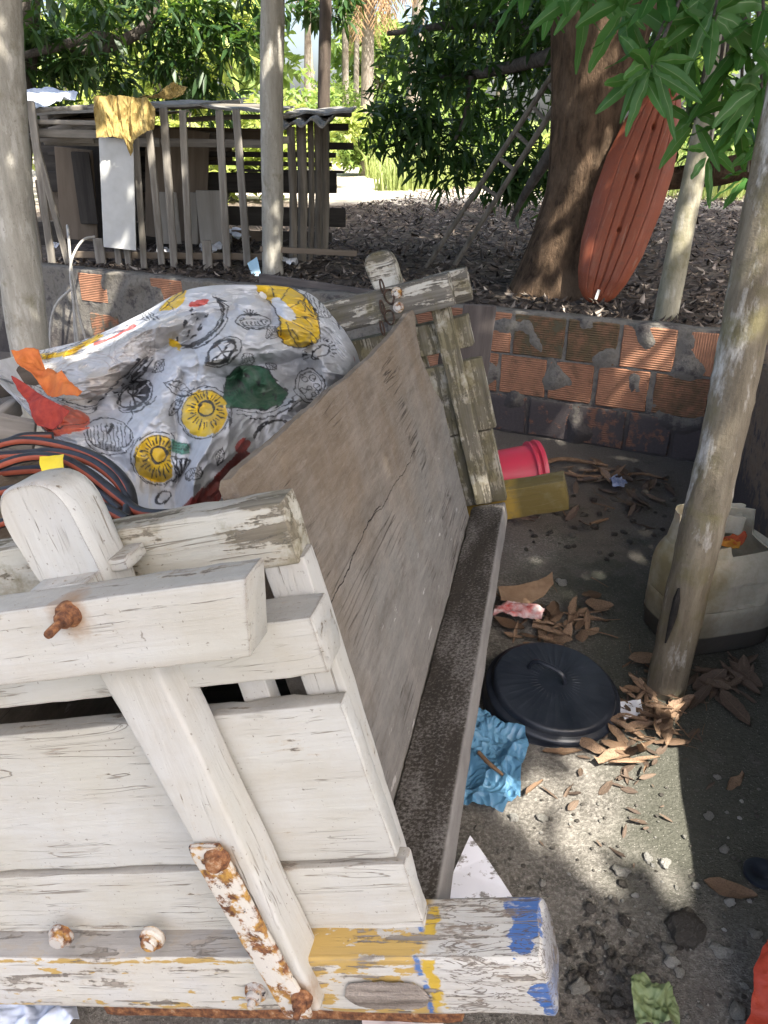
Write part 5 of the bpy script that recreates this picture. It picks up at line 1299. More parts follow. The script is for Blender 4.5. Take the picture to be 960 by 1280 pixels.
# =================================================================== beyond the wall: stick pen
def at_ground(px, py, Y):                   # a point over px at distance Y, set on the raised ground
    p = AY(px, py, Y); p.z = gz(p); return p
def wtube(name, mat, parent, pts, rads, seg=10, n=None, wob=.08, seed=0, sq=1.0):
    n = n or max(6, len(pts) * 5); P3 = spline(pts, n); bm = bmesh.new()
    tube_bm(bm, [p - parent.location for p in P3], lerp_list(rads if hasattr(rads, '__len__') else [rads, rads], n), seg, True, wob, seed, sq=sq)
    return fin(name, bm, mat, parent)
M['stick'] = simple('weathered_stick', (.11, .097, .08), (.33, .30, .255), 20, .9, .6, .006, 0); M['stick_round'] = simple('weathered_pole', (.085, .072, .056), (.25, .22, .175), 20, .9, .6, .006, 2)
M['stick_dark'] = simple('dark_plank', (.030, .026, .022), (.075, .066, .056), 16, .9, .4, .005, 0)
M['stick_pale'] = simple('pale_board', (.22, .20, .17), (.36, .335, .29), 8, .9, .3, .005, 0)
M['stick_mid'] = simple('brown_board', (.12, .092, .065), (.22, .175, .13), 9, .9, .3, .005, 0)
M['sheet_grey'] = simple('grey_fibre_sheet', (.15, .145, .13), (.30, .29, .265), 9, .9, .3, .01)
pen = empty('stick_pen', at_ground(230, 345, 6.85), 'old animal pen of grey sticks and boards beyond the brick wall on the left', 'animal pen')
YP = 6.85
def pk(x0, y0, x1, y1, wpx, name='picket', Y=YP, mat='stick', th=.03, seed=0):
    a, b = AY(x0, y0, Y), AY(x1, y1, Y); w = wpx * (Y * cP + .5) / FPX
    world_plank(name, M[mat], pen, b, a, w, th, seed, up=(1, 0, 0), r=.006)
for k, q in enumerate(((20, 128, 50, 332, 11), (38, 126, 66, 336, 11), (45, 178, 86, 334, 9), (168, 150, 181, 343, 9), (186, 160, 204, 346, 10), (204, 134, 219, 347, 11), (228, 138, 238, 348, 10), (274, 138, 285, 350, 11), (295, 136, 311, 350, 11),
                       (122, 298, 129, 342, 15), (146, 305, 150, 340, 9), (158, 308, 162, 340, 9), (258, 300, 261, 350, 14))): pk(*q[:4], q[4] * .82, seed=k * 2.3)
for k, (x0, x1, w, y0) in enumerate(((363, 366, 9, 158), (376, 377, 11, 155), (388, 387, 7, 153), (397, 396, 9, 150), (405, 404, 10, 148))):
    Y = YP + .02 + .16 * k
    wtube('pole', M['stick_round'], pen, [AY(x1, 350, Y), AY((x0 + x1) / 2 + 2, 250, Y), AY(x0, y0, Y)], w * .0036, 9, 16, .14, k * 3)
def bd(x0, x1, yc, hpx, Y, mat, name='board', dy=0, th=.03, seed=0):
    a, b = AY(x0, yc, Y), AY(x1, yc + dy, Y); world_plank(name, M[mat], pen, a, b, hpx * (Y * cP + .5) / FPX, th, seed, up=(0, 0, 1) if False else (0, 0, 1), r=.005)
YB = 8.2
for k, (x0, x1, yc, hp) in enumerate(((48, 215, 205, 40), (48, 200, 250, 46), (48, 240, 296, 36), (205, 290, 182, 30), (48, 180, 172, 26), (290, 345, 300, 24), (330, 415, 300, 22), (215, 335, 168, 16))): bd(x0, x1, yc, hp, YB + .12 + .03 * (k % 3), 'stick_mid' if k % 2 else 'stick_dark', 'board', 2, seed=70 + k)
for k, q in enumerate(((50, 421, 227, 23, 'stick_dark', 2), (200, 432, 268, 22, 'stick_dark', 4), (60, 420, 191, 6, 'stick_dark', 3), (190, 415, 202, 5, 'stick_dark', 4), (395, 436, 159, 8, 'stick_dark', 0), (395, 442, 182, 8, 'stick_dark', 1), (60, 300, 168, 10, 'stick', 3), (300, 430, 213, 3, 'stick_dark', 2))):
    bd(q[0], q[1], q[2], q[3], YB, q[4], 'rail', q[5], seed=k * 1.9)
for k, (x0, y0, x1, y1, w, mat, Y) in enumerate(((92, 185, 100, 300, 45, 'stick_mid', 7.9), (222, 160, 220, 300, 75, 'stick_mid', 8.0), (205, 240, 212, 305, 30, 'stick_pale', 7.6), (262, 238, 268, 306, 34, 'stick_pale', 7.55), (238, 240, 240, 305, 16, 'stick_pale', 7.6), (100, 190, 112, 280, 22, 'stick_dark', 7.85), (140, 175, 140, 300, 60, 'stick_dark', 8.1))): pk(x0, y0, x1, y1, w, 'board', Y, mat, .02, k * 1.3)
for k, q in enumerate(((40, 130, 152, 5, 6.9), (44, 125, 166, 9, 6.95), (55, 200, 176, 10, 7.2), (190, 345, 178, 9, 7.4), (50, 125, 146, 8, 7.6), (60, 190, 158, 9, 7.9), (40, 118, 174, 6, 7.1), (45, 190, 138, 6, 7.8))): bd(q[0], q[1], q[2], q[3], q[4], 'stick', 'rail', 2, seed=30 + k)
bd(86, 345, 318, 8, YP + .06, 'stick_mid', 'rail', 3, seed=40); bd(325, 446, 311, 7, YP - .25, 'stick_mid', 'rail', 6, seed=41); bd(335, 362, 176, 8, YP - .2, 'stick', 'rail', -1, seed=42)
bd(100, 330, 338, 9, YP + .03, 'stick_dark', 'rail', 8, seed=43)
# roof sheets: flat boards and one corrugated piece with a wavy edge
def roof_piece(x0, x1, y0, y1, Yn, Yf, mat, seed, corr=0.0, n=60):
    A, B, C_, D_ = AY(x0, y0, Yn), AY(x1, y1, Yn), AY(x1, y1, Yn), AY(x0, y0, Yn)
    d = B - A; bm = bmesh.new(); rows_ = []
    for side in (0, 1):
        for j in range(9):
            r_ = []
            for i in range(n + 1):
                s = i / n; tt = j / 8; p = A + d * s; p = p + Vector((0, (Yf - Yn) * tt, .05 * tt))
                p.z += corr * math.sin(s * d.length / .075 * PI) + .02 * nz((s * 4, tt * 3, seed), 1) - .018 * side
                p.y += .03 * nz((s * 9, seed, 0), 1) * (j == 0)
                r_.append(bm.verts.new(p - pen.location))
            rows_.append(r_)
    for o_ in (0, 9):
        for j in range(8):
            for i in range(n): bm.faces.new((rows_[o_ + j][i], rows_[o_ + j][i + 1], rows_[o_ + j + 1][i + 1], rows_[o_ + j + 1][i]))
    for i in range(n):
        bm.faces.new((rows_[0][i], rows_[0][i + 1], rows_[9][i + 1], rows_[9][i])); bm.faces.new((rows_[8][i], rows_[8][i + 1], rows_[17][i + 1], rows_[17][i]))
    for i in (0, n):
        for j in range(8): bm.faces.new((rows_[j][i], rows_[j + 1][i], rows_[9 + j + 1][i], rows_[9 + j][i]))
    fin('roof_sheet', bm, M[mat], pen, angle=60)
roof_piece(20, 250, 142, 129, 6.95, 8.4, 'sheet_grey', 1); roof_piece(185, 345, 128, 138, 7.0, 8.5, 'sheet_grey', 4); roof_piece(335, 412, 157, 150, 6.8, 8.2, 'sheet_grey', 6, .022)
roof_piece(350, 440, 143, 138, 7.4, 8.6, 'sheet_grey', 9); roof_piece(45, 190, 152, 143, 7.3, 8.7, 'stick_mid', 12)
for k, (x0, y0, x1, y1, Ya, Yb, r) in enumerate(((30, 140, 200, 131, 7.0, 7.5, .022), (60, 146, 300, 128, 7.6, 7.9, .026), (110, 136, 330, 133, 7.2, 7.3, .018), (45, 158, 135, 142, 7.0, 8.0, .024), (90, 163, 190, 152, 7.1, 7.4, .02), (230, 150, 345, 146, 7.5, 7.7, .02), (340, 146, 438, 143, 7.3, 7.9, .022), (36, 170, 130, 168, 6.95, 7.2, .02))):
    wtube('roof_pole', M['stick'], pen, [AY(x0, y0, Ya), AY((x0 + x1) / 2, (y0 + y1) / 2 - 1.5, (Ya + Yb) / 2), AY(x1, y1, Yb)], r, 8, 14, .16, k * 2)
# objects hung on it
t = NT('white_board'); n = t.noise(t.co(), 8, 6, .6); M['white_board'] = t.done(t.mix(t.ramp(n, (.4, 0), (.8, 1)), (.56, .56, .54), (.45, .45, .42)), .6, t.bump(n, .1, .003), .3)
a, b = AY(145, 173, YP - .09), AY(150, 311, YP - .09)
o = world_plank('white_panel', M['white_board'], None, b, a, .262, .012, 3, up=(1, 0, 0), r=.003); tag(o, 'plain white panel hanging on the pickets below the yellow cloth', 'panel')
M['ochre_cloth'] = simple('ochre_cloth', (.27, .19, .06), (.46, .34, .13), 14, .85, .5, .008)
def drape(name, pts, mat, label, cat, amp, freq, seed): return sheet(name, [AY(*p) for p in pts], mat, label, cat, amp * .75, freq * 1.5, seed, 7, .003, fold=1.2, zs=.28)
drape('yellow_cloth', [(121, 122, 6.74), (140, 121, 6.78), (165, 123, 6.78), (188, 124, 6.76), (197, 140, 6.72), (195, 163, 6.72), (180, 170, 6.72), (172, 178, 6.74), (166, 196, 6.75), (160, 176, 6.74), (142, 172, 6.72), (124, 174, 6.72)], M['ochre_cloth'], 'ragged ochre yellow cloth hung over the top of the stick pen', 'cloth', .07, 7, 2)
drape('brown_cloth', [(170, 124, 6.85), (196, 122, 6.8), (205, 112, 6.9), (216, 106, 7.0), (232, 112, 7.0), (228, 120, 6.95), (205, 128, 6.84)], M['ochre_cloth'], 'small brown rag bunched on the pen roof beside the yellow cloth', 'cloth', .05, 8, 6)
sheet('tarpaulin', [AY(*p) for p in ((18, 136, 7.0), (26, 124, 7.6), (62, 117, 7.9), (98, 124, 7.7), (70, 136, 7.2), (30, 150, 6.9))], simple('pale_blue_tarp', (.42, .47, .56), (.62, .66, .72), 7, .5, .3, .006), 'pale blue grey tarpaulin on the left end of the pen roof', 'tarpaulin', .05, 4, 3, 5, .003)
sheet('plastic_scrap', [AY(*p) for p in ((310, 330, 6.7), (322, 322, 6.7), (328, 345, 6.6), (318, 350, 6.6))], simple('light_blue_scrap', (.35, .55, .66), (.5, .68, .76), 9, .6, .2, .003), 'small light blue plastic strip at the foot of the whitewashed post', 'plastic', .01, 9, 2, 3)
rnd = random.Random(5)
M['rag'] = simple('pale_rag', (.42, .42, .43), (.62, .62, .62), 9, .8, .3, .004)
for k, (x, y, w, lb) in enumerate(((205, 322, 12, 'white rag on the ground inside the pen under the left pickets'), (70, 316, 9, 'pale scrap lying on the ground inside the pen at its left end'), (262, 318, 14, 'crumpled white sheet of plastic on the pen floor in the middle'), (300, 300, 14, 'pale crumpled litter in the pen beside the whitewashed post'), (362, 335, 10, 'white torn scrap right of the whitewashed post'))):
    sheet('rag', [G(x + w * math.cos(a) * (1 + .3 * math.sin(3 * a + k)), y + w * .4 * math.sin(a), ZG + .05) for a in np.linspace(0, 6.28, 10)[:-1]], M['rag'], lb, 'rag', .05, 8, k * 2, 3)
# dark board along the top of the wall
o = world_plank('plank', M['grey_plank'], None, AY(325, 350, 5.62), AY(468, 372, 5.2), .09, .03, 3, up=(0, 0, 1)); tag(o, 'dark plank lying along the top of the brick wall behind the bag', 'plank')
# bent hose over the wall
M['pipe'] = simple('grey_old_hose', (.30, .28, .25), (.46, .44, .40), 20, .6, .3, .003)
ho = empty('bent_hose', AY(88, 330, 5.7), 'thin grey hoses arching over the brick wall left of the bag', 'hose')
for k, pts in enumerate((((118, 296, 6.0), (104, 300, 5.9), (92, 318, 5.75), (88, 340, 5.6), (92, 380, 5.5), (98, 430, 5.45)), ((84, 282, 6.0), (86, 300, 5.8), (88, 325, 5.68), (91, 360, 5.58), (95, 440, 5.5)), ((88, 362, 5.55), (72, 378, 5.52), (64, 400, 5.5), (62, 440, 5.45)), ((90, 340, 5.6), (98, 390, 5.5), (112, 440, 5.45)))):
    wtube('strand', M['pipe'], ho, [AY(*p) for p in pts], .009, 8, 30, .05, k)

# =================================================================== the orange hull leaning on the tree
t = NT('faded_orange_hull'); o = t.co(); n = t.noise(o, 6, 6, .6); n2 = t.noise(t.co((6, .6, 6)), 9, 6, .7)
c = t.mix(t.ramp(n, (.3, 0), (.75, 1)), (.27, .070, .030), (.19, .050, .026)); c = t.mix(t.math('MULTIPLY', t.ramp(n2, (.52, 0), (.74, 1)), .55), c, (.31, .145, .085)); c = t.mix(t.math('MULTIPLY', t.ramp(t.noise(t.co((9, .8, 9), loc=(2, 2, 2)), 5, 6, .75), (.58, 0), (.70, 1)), .45), c, (.38, .27, .20)); c = t.mix(t.math('MULTIPLY', t.ramp(t.noise(o, 30, 6, .7), (.55, 0), (.7, 1)), .5), c, (.11, .06, .04))
M['hull'] = t.done(c, .55, t.bump(n2, .2, .004), .3)
k0 = AY(742, 377, 5.36); k0.z = gz(k0) + .01; k1 = AY(838, 92, 5.62); dl = (k1 - k0); KL = dl.length; dl.normalize()
side = Vector((1, -.15, 0)); side = (side - dl * side.dot(dl)).normalized(); nrm = side.cross(dl)
if nrm.y > 0: nrm = -nrm
hull = empty('orange_hull', k0, 'faded orange red plastic boat hull leaning upright against the tree trunk', 'boat hull')
hull.matrix_basis = Matrix.Translation(k0) @ Matrix((side, dl, nrm)).transposed().to_4x4()
def hw(s): return .222 * float(np.interp(s, [0, .015, .05, .12, .25, .45, .62, .78, .9, .97, 1], [.16, .36, .56, .74, .92, 1, .97, .80, .55, .30, .05]))
Vt = []; F = []; ns, nyy = 120, 161
for i in range(ns + 1):
    s = i / ns; w = hw(s); endf = min(1, min(s, 1 - s) * 9) ** .5
    for j in range(nyy):
        q = (j / (nyy - 1) - .5) * 2; dome = .075 * (1 - abs(q) ** 4.5) * endf
        gv = 0
        for c0, dp, wd_ in ((.0, .013, .04), (-.27, .012, .02), (.27, .012, .02), (-.60, .006, .02), (.60, .006, .02)): gv -= dp * math.exp(-((q - c0) / wd_) ** 2) * min(1, min(s / .06, (1 - s) / .12)) 
        hole = 0
        for sh in (.33, .56, .77):
            hole -= .03 * math.exp(-(((s - sh) * KL) / .014) ** 4 - ((q * w) / .012) ** 4)
        Vt.append((q * w, s * KL, dome + max(gv, -.026) * endf + hole + .003 * nz((q, s * 5, 1), 1.5)))
for i in range(ns):
    for j in range(nyy - 1): a = i * nyy + j; F.append((a, a + 1, a + nyy + 1, a + nyy))
b0 = len(Vt)
for i in range(ns + 1):
    s = i / ns; w = hw(s)
    for j in range(5): q = (j / 4 - .5) * 2; Vt.append((q * w * .97, s * KL, -.045 * (1 - q * q) - .01))
for i in range(ns):
    for j in range(4): a = b0 + i * 5 + j; F.append((a, a + 5, a + 6, a + 1))
    for q, r_ in ((0, 0), (nyy - 1, 4)): a, b = i * nyy + q, b0 + i * 5 + r_; F.append((a, a + nyy, b + 5, b) if q == 0 else (b, b + 5, a + nyy, a))
npmesh('hull_shell', Vt, F, M['hull'], hull, True)
M['tape'] = simple('white_tape', (.60, .56, .50), (.75, .72, .66), 20, .7, .2, .002)
plank('keel_strip', M['tape'], hull, 1, .02, .085, (-.010, .010), (.06, .079), r=.003)

# ---- ladder
lad = empty('ladder', at_ground(550, 332, 7.0), 'slim grey wooden ladder leaning into the foliage left of the trunk', 'ladder')
La, Lb, Ra, Rb = AY(533, 334, 7.0), AY(694, 88, 6.25), AY(564, 338, 6.95), AY(714, 100, 6.2)
wtube('ladder_rail', M['stick_round'], lad, [La, La.lerp(Lb, .5), Lb], .021, 8, 12, .08, 1); wtube('ladder_rail', M['stick_round'], lad, [Ra, Ra.lerp(Rb, .5), Rb], .021, 8, 12, .08, 4)
for k, f in enumerate((.32, .46, .60, .72, .84, .94)): wtube('rung', M['stick'], lad, [La.lerp(Lb, f + .01), Ra.lerp(Rb, f - .02)], .015, 8, 5, .05, k)

# =================================================================== trees
def bark_mat(name, c1, c2, c3):
    t = NT(name); o = t.co(); g = t.co((1, 1, .28)); n = t.noise(g, 17, 8, .7, .6); n2 = t.noise(o, 3, 5, .6); n3 = t.noise(g, 70, 5, .7)
    c = t.mix(t.ramp(n, (.32, 0), (.66, 1)), c1, c2); c = t.mix(t.math('MULTIPLY', t.ramp(n2, (.5, 0), (.72, 1)), .7), c, c3); c = t.mix(t.math('MULTIPLY', t.ramp(n3, (.6, 0), (.72, 1)), .5), c, (.03, .02, .015))
    return t.done(c, .95, t.bump(t.math('ADD', n, t.math('MULTIPLY', n3, .6)), 1.0, .03), .15)
M['bark'] = bark_mat('mango_bark', (.030, .020, .013), (.165, .108, .068), (.21, .15, .10))
M['bark_grey'] = bark_mat('grey_bark', (.06, .05, .042), (.17, .15, .13), (.22, .20, .17))
M['palm_bark'] = bark_mat('palm_bark', (.20, .17, .14), (.36, .32, .27), (.16, .12, .09))
def leaf_mat(name, c1, c2, tr, trf=.35, rough=.42):
    t = NT(name); ge = t.t.nodes.new('ShaderNodeNewGeometry'); rn = ge.outputs['Random Per Island']
    c = t.mix(rn, c1, c2); n = t.noise(t.co(), .9, 3, .5); c = t.mix(t.math('MULTIPLY', t.ramp(n, (.4, 0), (.7, 1)), .5), c, tuple(x * 1.5 for x in c2))
    t.done(c, rough, None, .4)
    tl = t.t.nodes.new('ShaderNodeBsdfTranslucent'); t.t.links.new(t.mix(rn, tr, tuple(x * 1.35 for x in tr)), tl.inputs[0])
    mx = t.t.nodes.new('ShaderNodeMixShader'); mx.inputs[0].default_value = trf
    t.t.links.new(t.b.outputs[0], mx.inputs[1]); t.t.links.new(tl.outputs[0], mx.inputs[2]); t.t.links.new(mx.outputs[0], t.out.inputs[0]); return t.m
M['leaf'] = leaf_mat('mango_leaf', (.018, .048, .014), (.045, .095, .026), (.085, .17, .02), .30)
M['leaf_near'] = leaf_mat('fresh_mango_leaf', (.030, .105, .022), (.060, .165, .034), (.12, .28, .035), .32, .5)
M['midrib'] = leaf_mat('leaf_midrib', (.13, .22, .07), (.17, .26, .09), (.2, .3, .08), .2)
M['leaf_light'] = leaf_mat('light_leaf', (.11, .19, .05), (.22, .30, .09), (.32, .42, .09), .40, .5)
M['leaf_yellow'] = leaf_mat('yellow_green_leaf', (.20, .27, .06), (.32, .38, .12), (.45, .50, .12), .42, .5)
M['frond'] = leaf_mat('palm_frond', (.07, .12, .03), (.17, .19, .06), (.26, .30, .06), .35, .4)
M['frond_dry'] = leaf_mat('dry_palm_frond', (.20, .12, .06), (.33, .22, .12), (.30, .18, .08), .3, .7)
M['grass'] = leaf_mat('tall_grass', (.20, .27, .08), (.36, .41, .17), (.40, .46, .14), .40, .6)
SUNV = np.array(SUN_DIR)
GAPS = []
def gap(p, r): GAPS.append((np.array(p), r))
def cull(P):
    keep = np.ones(len(P), bool)
    for c_, r in GAPS:
        d = P - c_; t_ = d @ SUNV; dist = np.linalg.norm(d - t_[:, None] * SUNV, axis=1); keep &= ~((dist < r + .015) & (t_ > .3))
    return keep
def leaf_geo(tips, per, L, Wd, dmin=-75, dmax=25, spread=.03, rg=rng, docull=True, wide=.45):
    N = len(tips) * per; base = np.repeat(tips, per, 0) + rg.normal(0, spread, (N, 3)); az = rg.uniform(0, 2 * PI, N); el = np.radians(rg.uniform(dmin, dmax, N))
    d = np.stack([np.cos(el) * np.cos(az), np.cos(el) * np.sin(az), np.sin(el)], 1); l = L * rg.uniform(.65, 1.2, N)[:, None]; w = Wd * rg.uniform(.7, 1.2, N)[:, None]
    up = np.array([0, 0, 1.]) + rg.normal(0, .45, (N, 3)); s = np.cross(d, up); s /= np.linalg.norm(s, axis=1)[:, None] + 1e-9; n = np.cross(s, d)
    tip = base + d * l + np.array([0, 0, -.14]) * l; mid = base + d * l * wide
    if docull:
        k = cull(mid); base, d, l, w, s, n, tip, mid = (q[k] for q in (base, d, l, w, s, n, tip, mid))
    N = len(base); A = mid - s * w * .5 + n * w * .18; B = mid + s * w * .5 + n * w * .18
    # a fuller outline: two shoulders on each side
    a2 = base + d * l * .78 - s * w * .34 + n * w * .1 - np.array([0, 0, .08]) * l; b2 = base + d * l * .78 + s * w * .34 + n * w * .1 - np.array([0, 0, .08]) * l; m2 = base + d * l * .78 - np.array([0, 0, .08]) * l
    Vt = np.stack([base, A, mid, B, a2, m2, b2, tip], 1).reshape(-1, 3); i = np.arange(N)[:, None] * 8
    F = np.concatenate([np.stack([i + 0, i + 2, i + 1, i + 1], 2)[:, 0]] * 0 + [np.hstack([i, i + 3, i + 2, i + 1]), np.hstack([i + 1, i + 2, i + 5, i + 4]), np.hstack([i + 2, i + 3, i + 6, i + 5]), np.hstack([i + 4, i + 5, i + 6, i + 7])])
    return Vt, F
def merge(parts):
    Vs = []; Fs = []; o_ = 0
    for v, f in parts: Vs.append(v); Fs.append(f + o_); o_ += len(v)
    return np.concatenate(Vs), np.concatenate(Fs)
def ball(c, r, n, rg=rng, flat=1.0, shell=.35):
    q = rg.normal(0, 1, (n, 3)); q /= np.linalg.norm(q, axis=1)[:, None]; q *= (rg.uniform(shell, 1, n) ** .6)[:, None] * r; q[:, 2] *= flat
    return np.array(c) + q

mt = empty('mango_tree', at_ground(690, 368, 5.75), 'big mango tree with thick brown trunk and dark hanging foliage beyond the brick wall', 'tree')
def trunk_mesh(name, parent, pts, rads, mat, seg=40, n=60, amp=.10, flare=None, seed=0):
    P3 = spline(pts, n); rr = lerp_list(rads, n); bm = bmesh.new(); rings = []
    for i, (p, r) in enumerate(zip(P3, rr)):
        d = (P3[min(n - 1, i + 1)] - P3[max(0, i - 1)]).normalized(); sx = Vector((1, 0, 0)); sx = (sx - d * sx.dot(d)).normalized(); sy = d.cross(sx); ring = []
        for j in range(seg):
            a = 2 * PI * j / seg; ca, sa = math.cos(a), math.sin(a); k = 1 + amp * nz((ca * 1.2, sa * 1.2, p.z * .8), 1.3, seed) + amp * .5 * nz((ca * 3, sa * 3, p.z * 1.2), 1.5, seed + 2) + amp * .15 * nz((ca * 8, sa * 8, p.z * 3), 1.5, seed + 5)
            if flare: k += flare(a, p)
            ring.append(p + (sx * ca + sy * sa) * r * k - parent.location)
        rings.append(ring)
    loft(bm, rings); return fin(name, bm, M[mat], parent, angle=80)
def fl(a, p):
    t_ = max(0, 1 - (p.z - ZG) / .45); return t_ ** 2 * (.16 * max(0, math.cos(a - PI * .95)) ** 3 + .25 * max(0, math.cos(a - 5.2)) ** 4 + .2 * max(0, math.cos(a - .4)) ** 4)
tb = at_ground(690, 368, 5.8)
trunk_mesh('trunk', mt, [tb - Vector((0, 0, .12)), AY(697, 340, 5.8), AY(722, 240, 5.82), AY(738, 120, 5.85), AY(757, 0, 5.9), AY(775, -130, 6.0)], [.30, .25, .215, .245, .33, .36], 'bark', flare=fl)
bpy.context.view_layer.update(); DG = bpy.context.evaluated_depsgraph_get()
def sgap(x, y, Y, r):                        # the surface seen there, met by the sun
    h = SC.ray_cast(DG, CP, ray(x, y).normalized(), distance=14); gap(h[1] if h[0] else AY(x, y, Y), r)
# sun flecks: places the light reaches through the crown
for (x, y, z, r) in ((765, 1000, 0, .13), (800, 960, 0, .12), (822, 985, 0, .13), (790, 1050, 0, .12), (700, 1000, 0, .07), (650, 1035, 0, .05), (735, 955, 0, .07), (730, 1080, 0, .05), (845, 1040, 0, .10), (838, 930, 0, .08), (615, 985, 0, .05), (640, 970, 0, .04), (680, 955, 0, .05), (690, 1060, 0, .04), (725, 1100, 0, .05), (770, 1110, 0, .04), (705, 735, 0, .045), (668, 700, 0, .05), (745, 720, 0, .035), (690, 640, 0, .06), (740, 690, 0, .04), (628, 1090, 0, .04), (842, 1010, 0, .18), (846, 1060, 0, .16), (838, 955, 0, .17), (840, 905, 0, .10)): gap(G(x, y, z), r)
for (x, y, Y, r) in ((750, 88, 5.55, .08), (738, 104, 5.55, .075), (757, 172, 5.55, .075), (748, 192, 5.55, .07), (722, 234, 5.55, .075), (716, 252, 5.5, .06), (695, 330, 5.3, .04), (660, 364, 5.5, .06), (685, 369, 5.5, .05),
                     (792, 205, 5.4, .035), (735, 318, 5.3, .035), (775, 345, 5.3, .035), (868, 220, 4.8, .06), (860, 262, 4.8, .06), (850, 300, 4.8, .05),
                     (940, 300, 2.1, .05), (932, 370, 2.1, .05), (925, 440, 2.1, .055), (915, 500, 2.1, .05), (905, 560, 2.08, .045), (895, 620, 2.05, .035), (950, 200, 2.15, .05),
                     (150, 148, 6.7, .14), (190, 140, 6.7, .09), (135, 155, 6.7, .10), (340, 230, 6.5, .06), (345, 275, 6.5, .07), (338, 320, 6.5, .09), (340, 60, 6.5, .10), (120, 400, 5.5, .16), (85, 420, 5.6, .16), (140, 420, 5.5, .12), (110, 360, 5.6, .06), (210, 362, 5.4, .04), (150, 300, 6.7, .06),
                     (795, 432, 4.15, .06), (770, 465, 4.2, .05), (630, 415, 4.5, .05), (722, 515, 4.15, .045), (700, 535, 4.2, .05), (860, 425, 4.0, .06), (655, 470, 4.4, .04), (900, 385, 5.0, .09), (700, 390, 4.9, .07), (560, 360, 2.9, .03), (510, 400, 2.7, .05), (60, 125, 7.3, .3), (300, 132, 7.2, .25)): sgap(x, y, Y, r)

def limb(pts, rads, seed, mat='bark', parent=None): return trunk_mesh('limb', parent or mt, pts, rads, mat, 14, 24, .16, None, seed)
top = AY(757, -20, 5.9)
limb([AY(800, -60, 5.95), AY(880, -140, 6.2), Vector((4.6, 6.4, 4.8))], [.17, .11, .05], 2); limb([AY(745, -60, 5.95), AY(690, -180, 6.4), Vector((-.6, 7.4, 4.6))], [.16, .11, .04], 5)
limb([AY(765, -80, 6.0), Vector((1.0, 5.4, 4.4)), Vector((.1, 2.6, 5.4)), Vector((.2, .6, 5.8))], [.2, .15, .09, .04], 8); limb([AY(715, 60, 5.95), AY(670, 75, 6.6), AY(600, 92, 7.3), AY(540, 98, 7.7)], [.06, .045, .035, .015], 11, 'bark_grey')
limb([AY(770, 235, 6.3), AY(850, 222, 6.2), AY(905, 214, 6.0), AY(985, 190, 5.8)], [.06, .075, .085, .09], 13, 'bark'); limb([AY(720, 150, 6.0), AY(690, 190, 6.3), AY(655, 245, 6.6), AY(640, 275, 6.8)], [.06, .05, .03, .015], 17, 'bark_grey')
limb([AY(700, 40, 6.3), AY(590, 30, 7.6), AY(485, 42, 8.0)], [.06, .04, .02], 19, 'bark_grey'); limb([AY(590, 95, 7.3), AY(580, 150, 7.4), AY(560, 190, 7.4)], [.025, .02, .01], 23, 'bark_grey')
# crown in view: clumps left of the trunk, hanging low
tips = []
for (x, y, Y, r, n) in ((595, 30, 7.6, .55, 110), (540, 75, 7.7, .30, 40), (520, 120, 7.5, .34, 60), (480, 155, 7.4, .26, 45), (580, 125, 7.6, .55, 110), (635, 95, 7.4, .45, 70), (640, 25, 7.4, .6, 120), (535, 185, 7.4, .32, 60), (515, 160, 7.4, .25, 40), (558, 205, 7.3, .22, 34), (600, 185, 7.6, .3, 40), (640, 215, 7.1, .30, 55), (655, 185, 7.2, .28, 45), (672, 225, 7.0, .24, 40), (625, 230, 7.0, .16, 22), (690, 60, 7.0, .4, 70), (690, 150, 7.2, .3, 36), (545, 60, 8.4, .5, 80), (610, 150, 8.3, .45, 60), (660, -10, 6.8, .4, 80), (610, -40, 7.3, .5, 80), (690, 10, 6.2, .3, 50), (720, 200, 6.9, .3, 40), (885, 175, 6.2, .3, 30), (830, 20, 6.6, .5, 70), (900, 60, 6.2, .5, 70), (780, 60, 6.8, .4, 50), (850, 110, 6.4, .3, 30), (700, 260, 7.2, .16, 10)):
    tips.append(ball(AY(x, y, Y), r, int(n * .38), flat=.8))
parts_ = [leaf_geo(np.concatenate(tips), 9, .155, .040)]
# crown overhead, out of the frame: it shades the yard. Footprints on the ground carried up along the sun
def canopy(x0, x1, y0, y1, zg, h0, h1, n, per=8, L=.30, Wd=.085):
    xy = np.stack([rng.uniform(x0, x1, n), rng.uniform(y0, y1, n)], 1); h = rng.uniform(h0, h1, n); t_ = (h - zg) / SUNV[2]
    return leaf_geo(np.stack([xy[:, 0] + SUNV[0] * t_, xy[:, 1] + SUNV[1] * t_, h], 1), per, L, Wd, -60, 35, .08)
parts_.append(canopy(-1.8, 3.2, 3.2, 8.2, .5, 3.6, 5.6, 1500)); parts_.append(canopy(-1.0, 5.2, 7.2, 13.5, .6, 5.0, 7.0, 1200, 8, .36, .11))
Vt, F = merge(parts_); Vt -= np.array(mt.location); npmesh('crown', Vt, F, M['leaf'], mt)
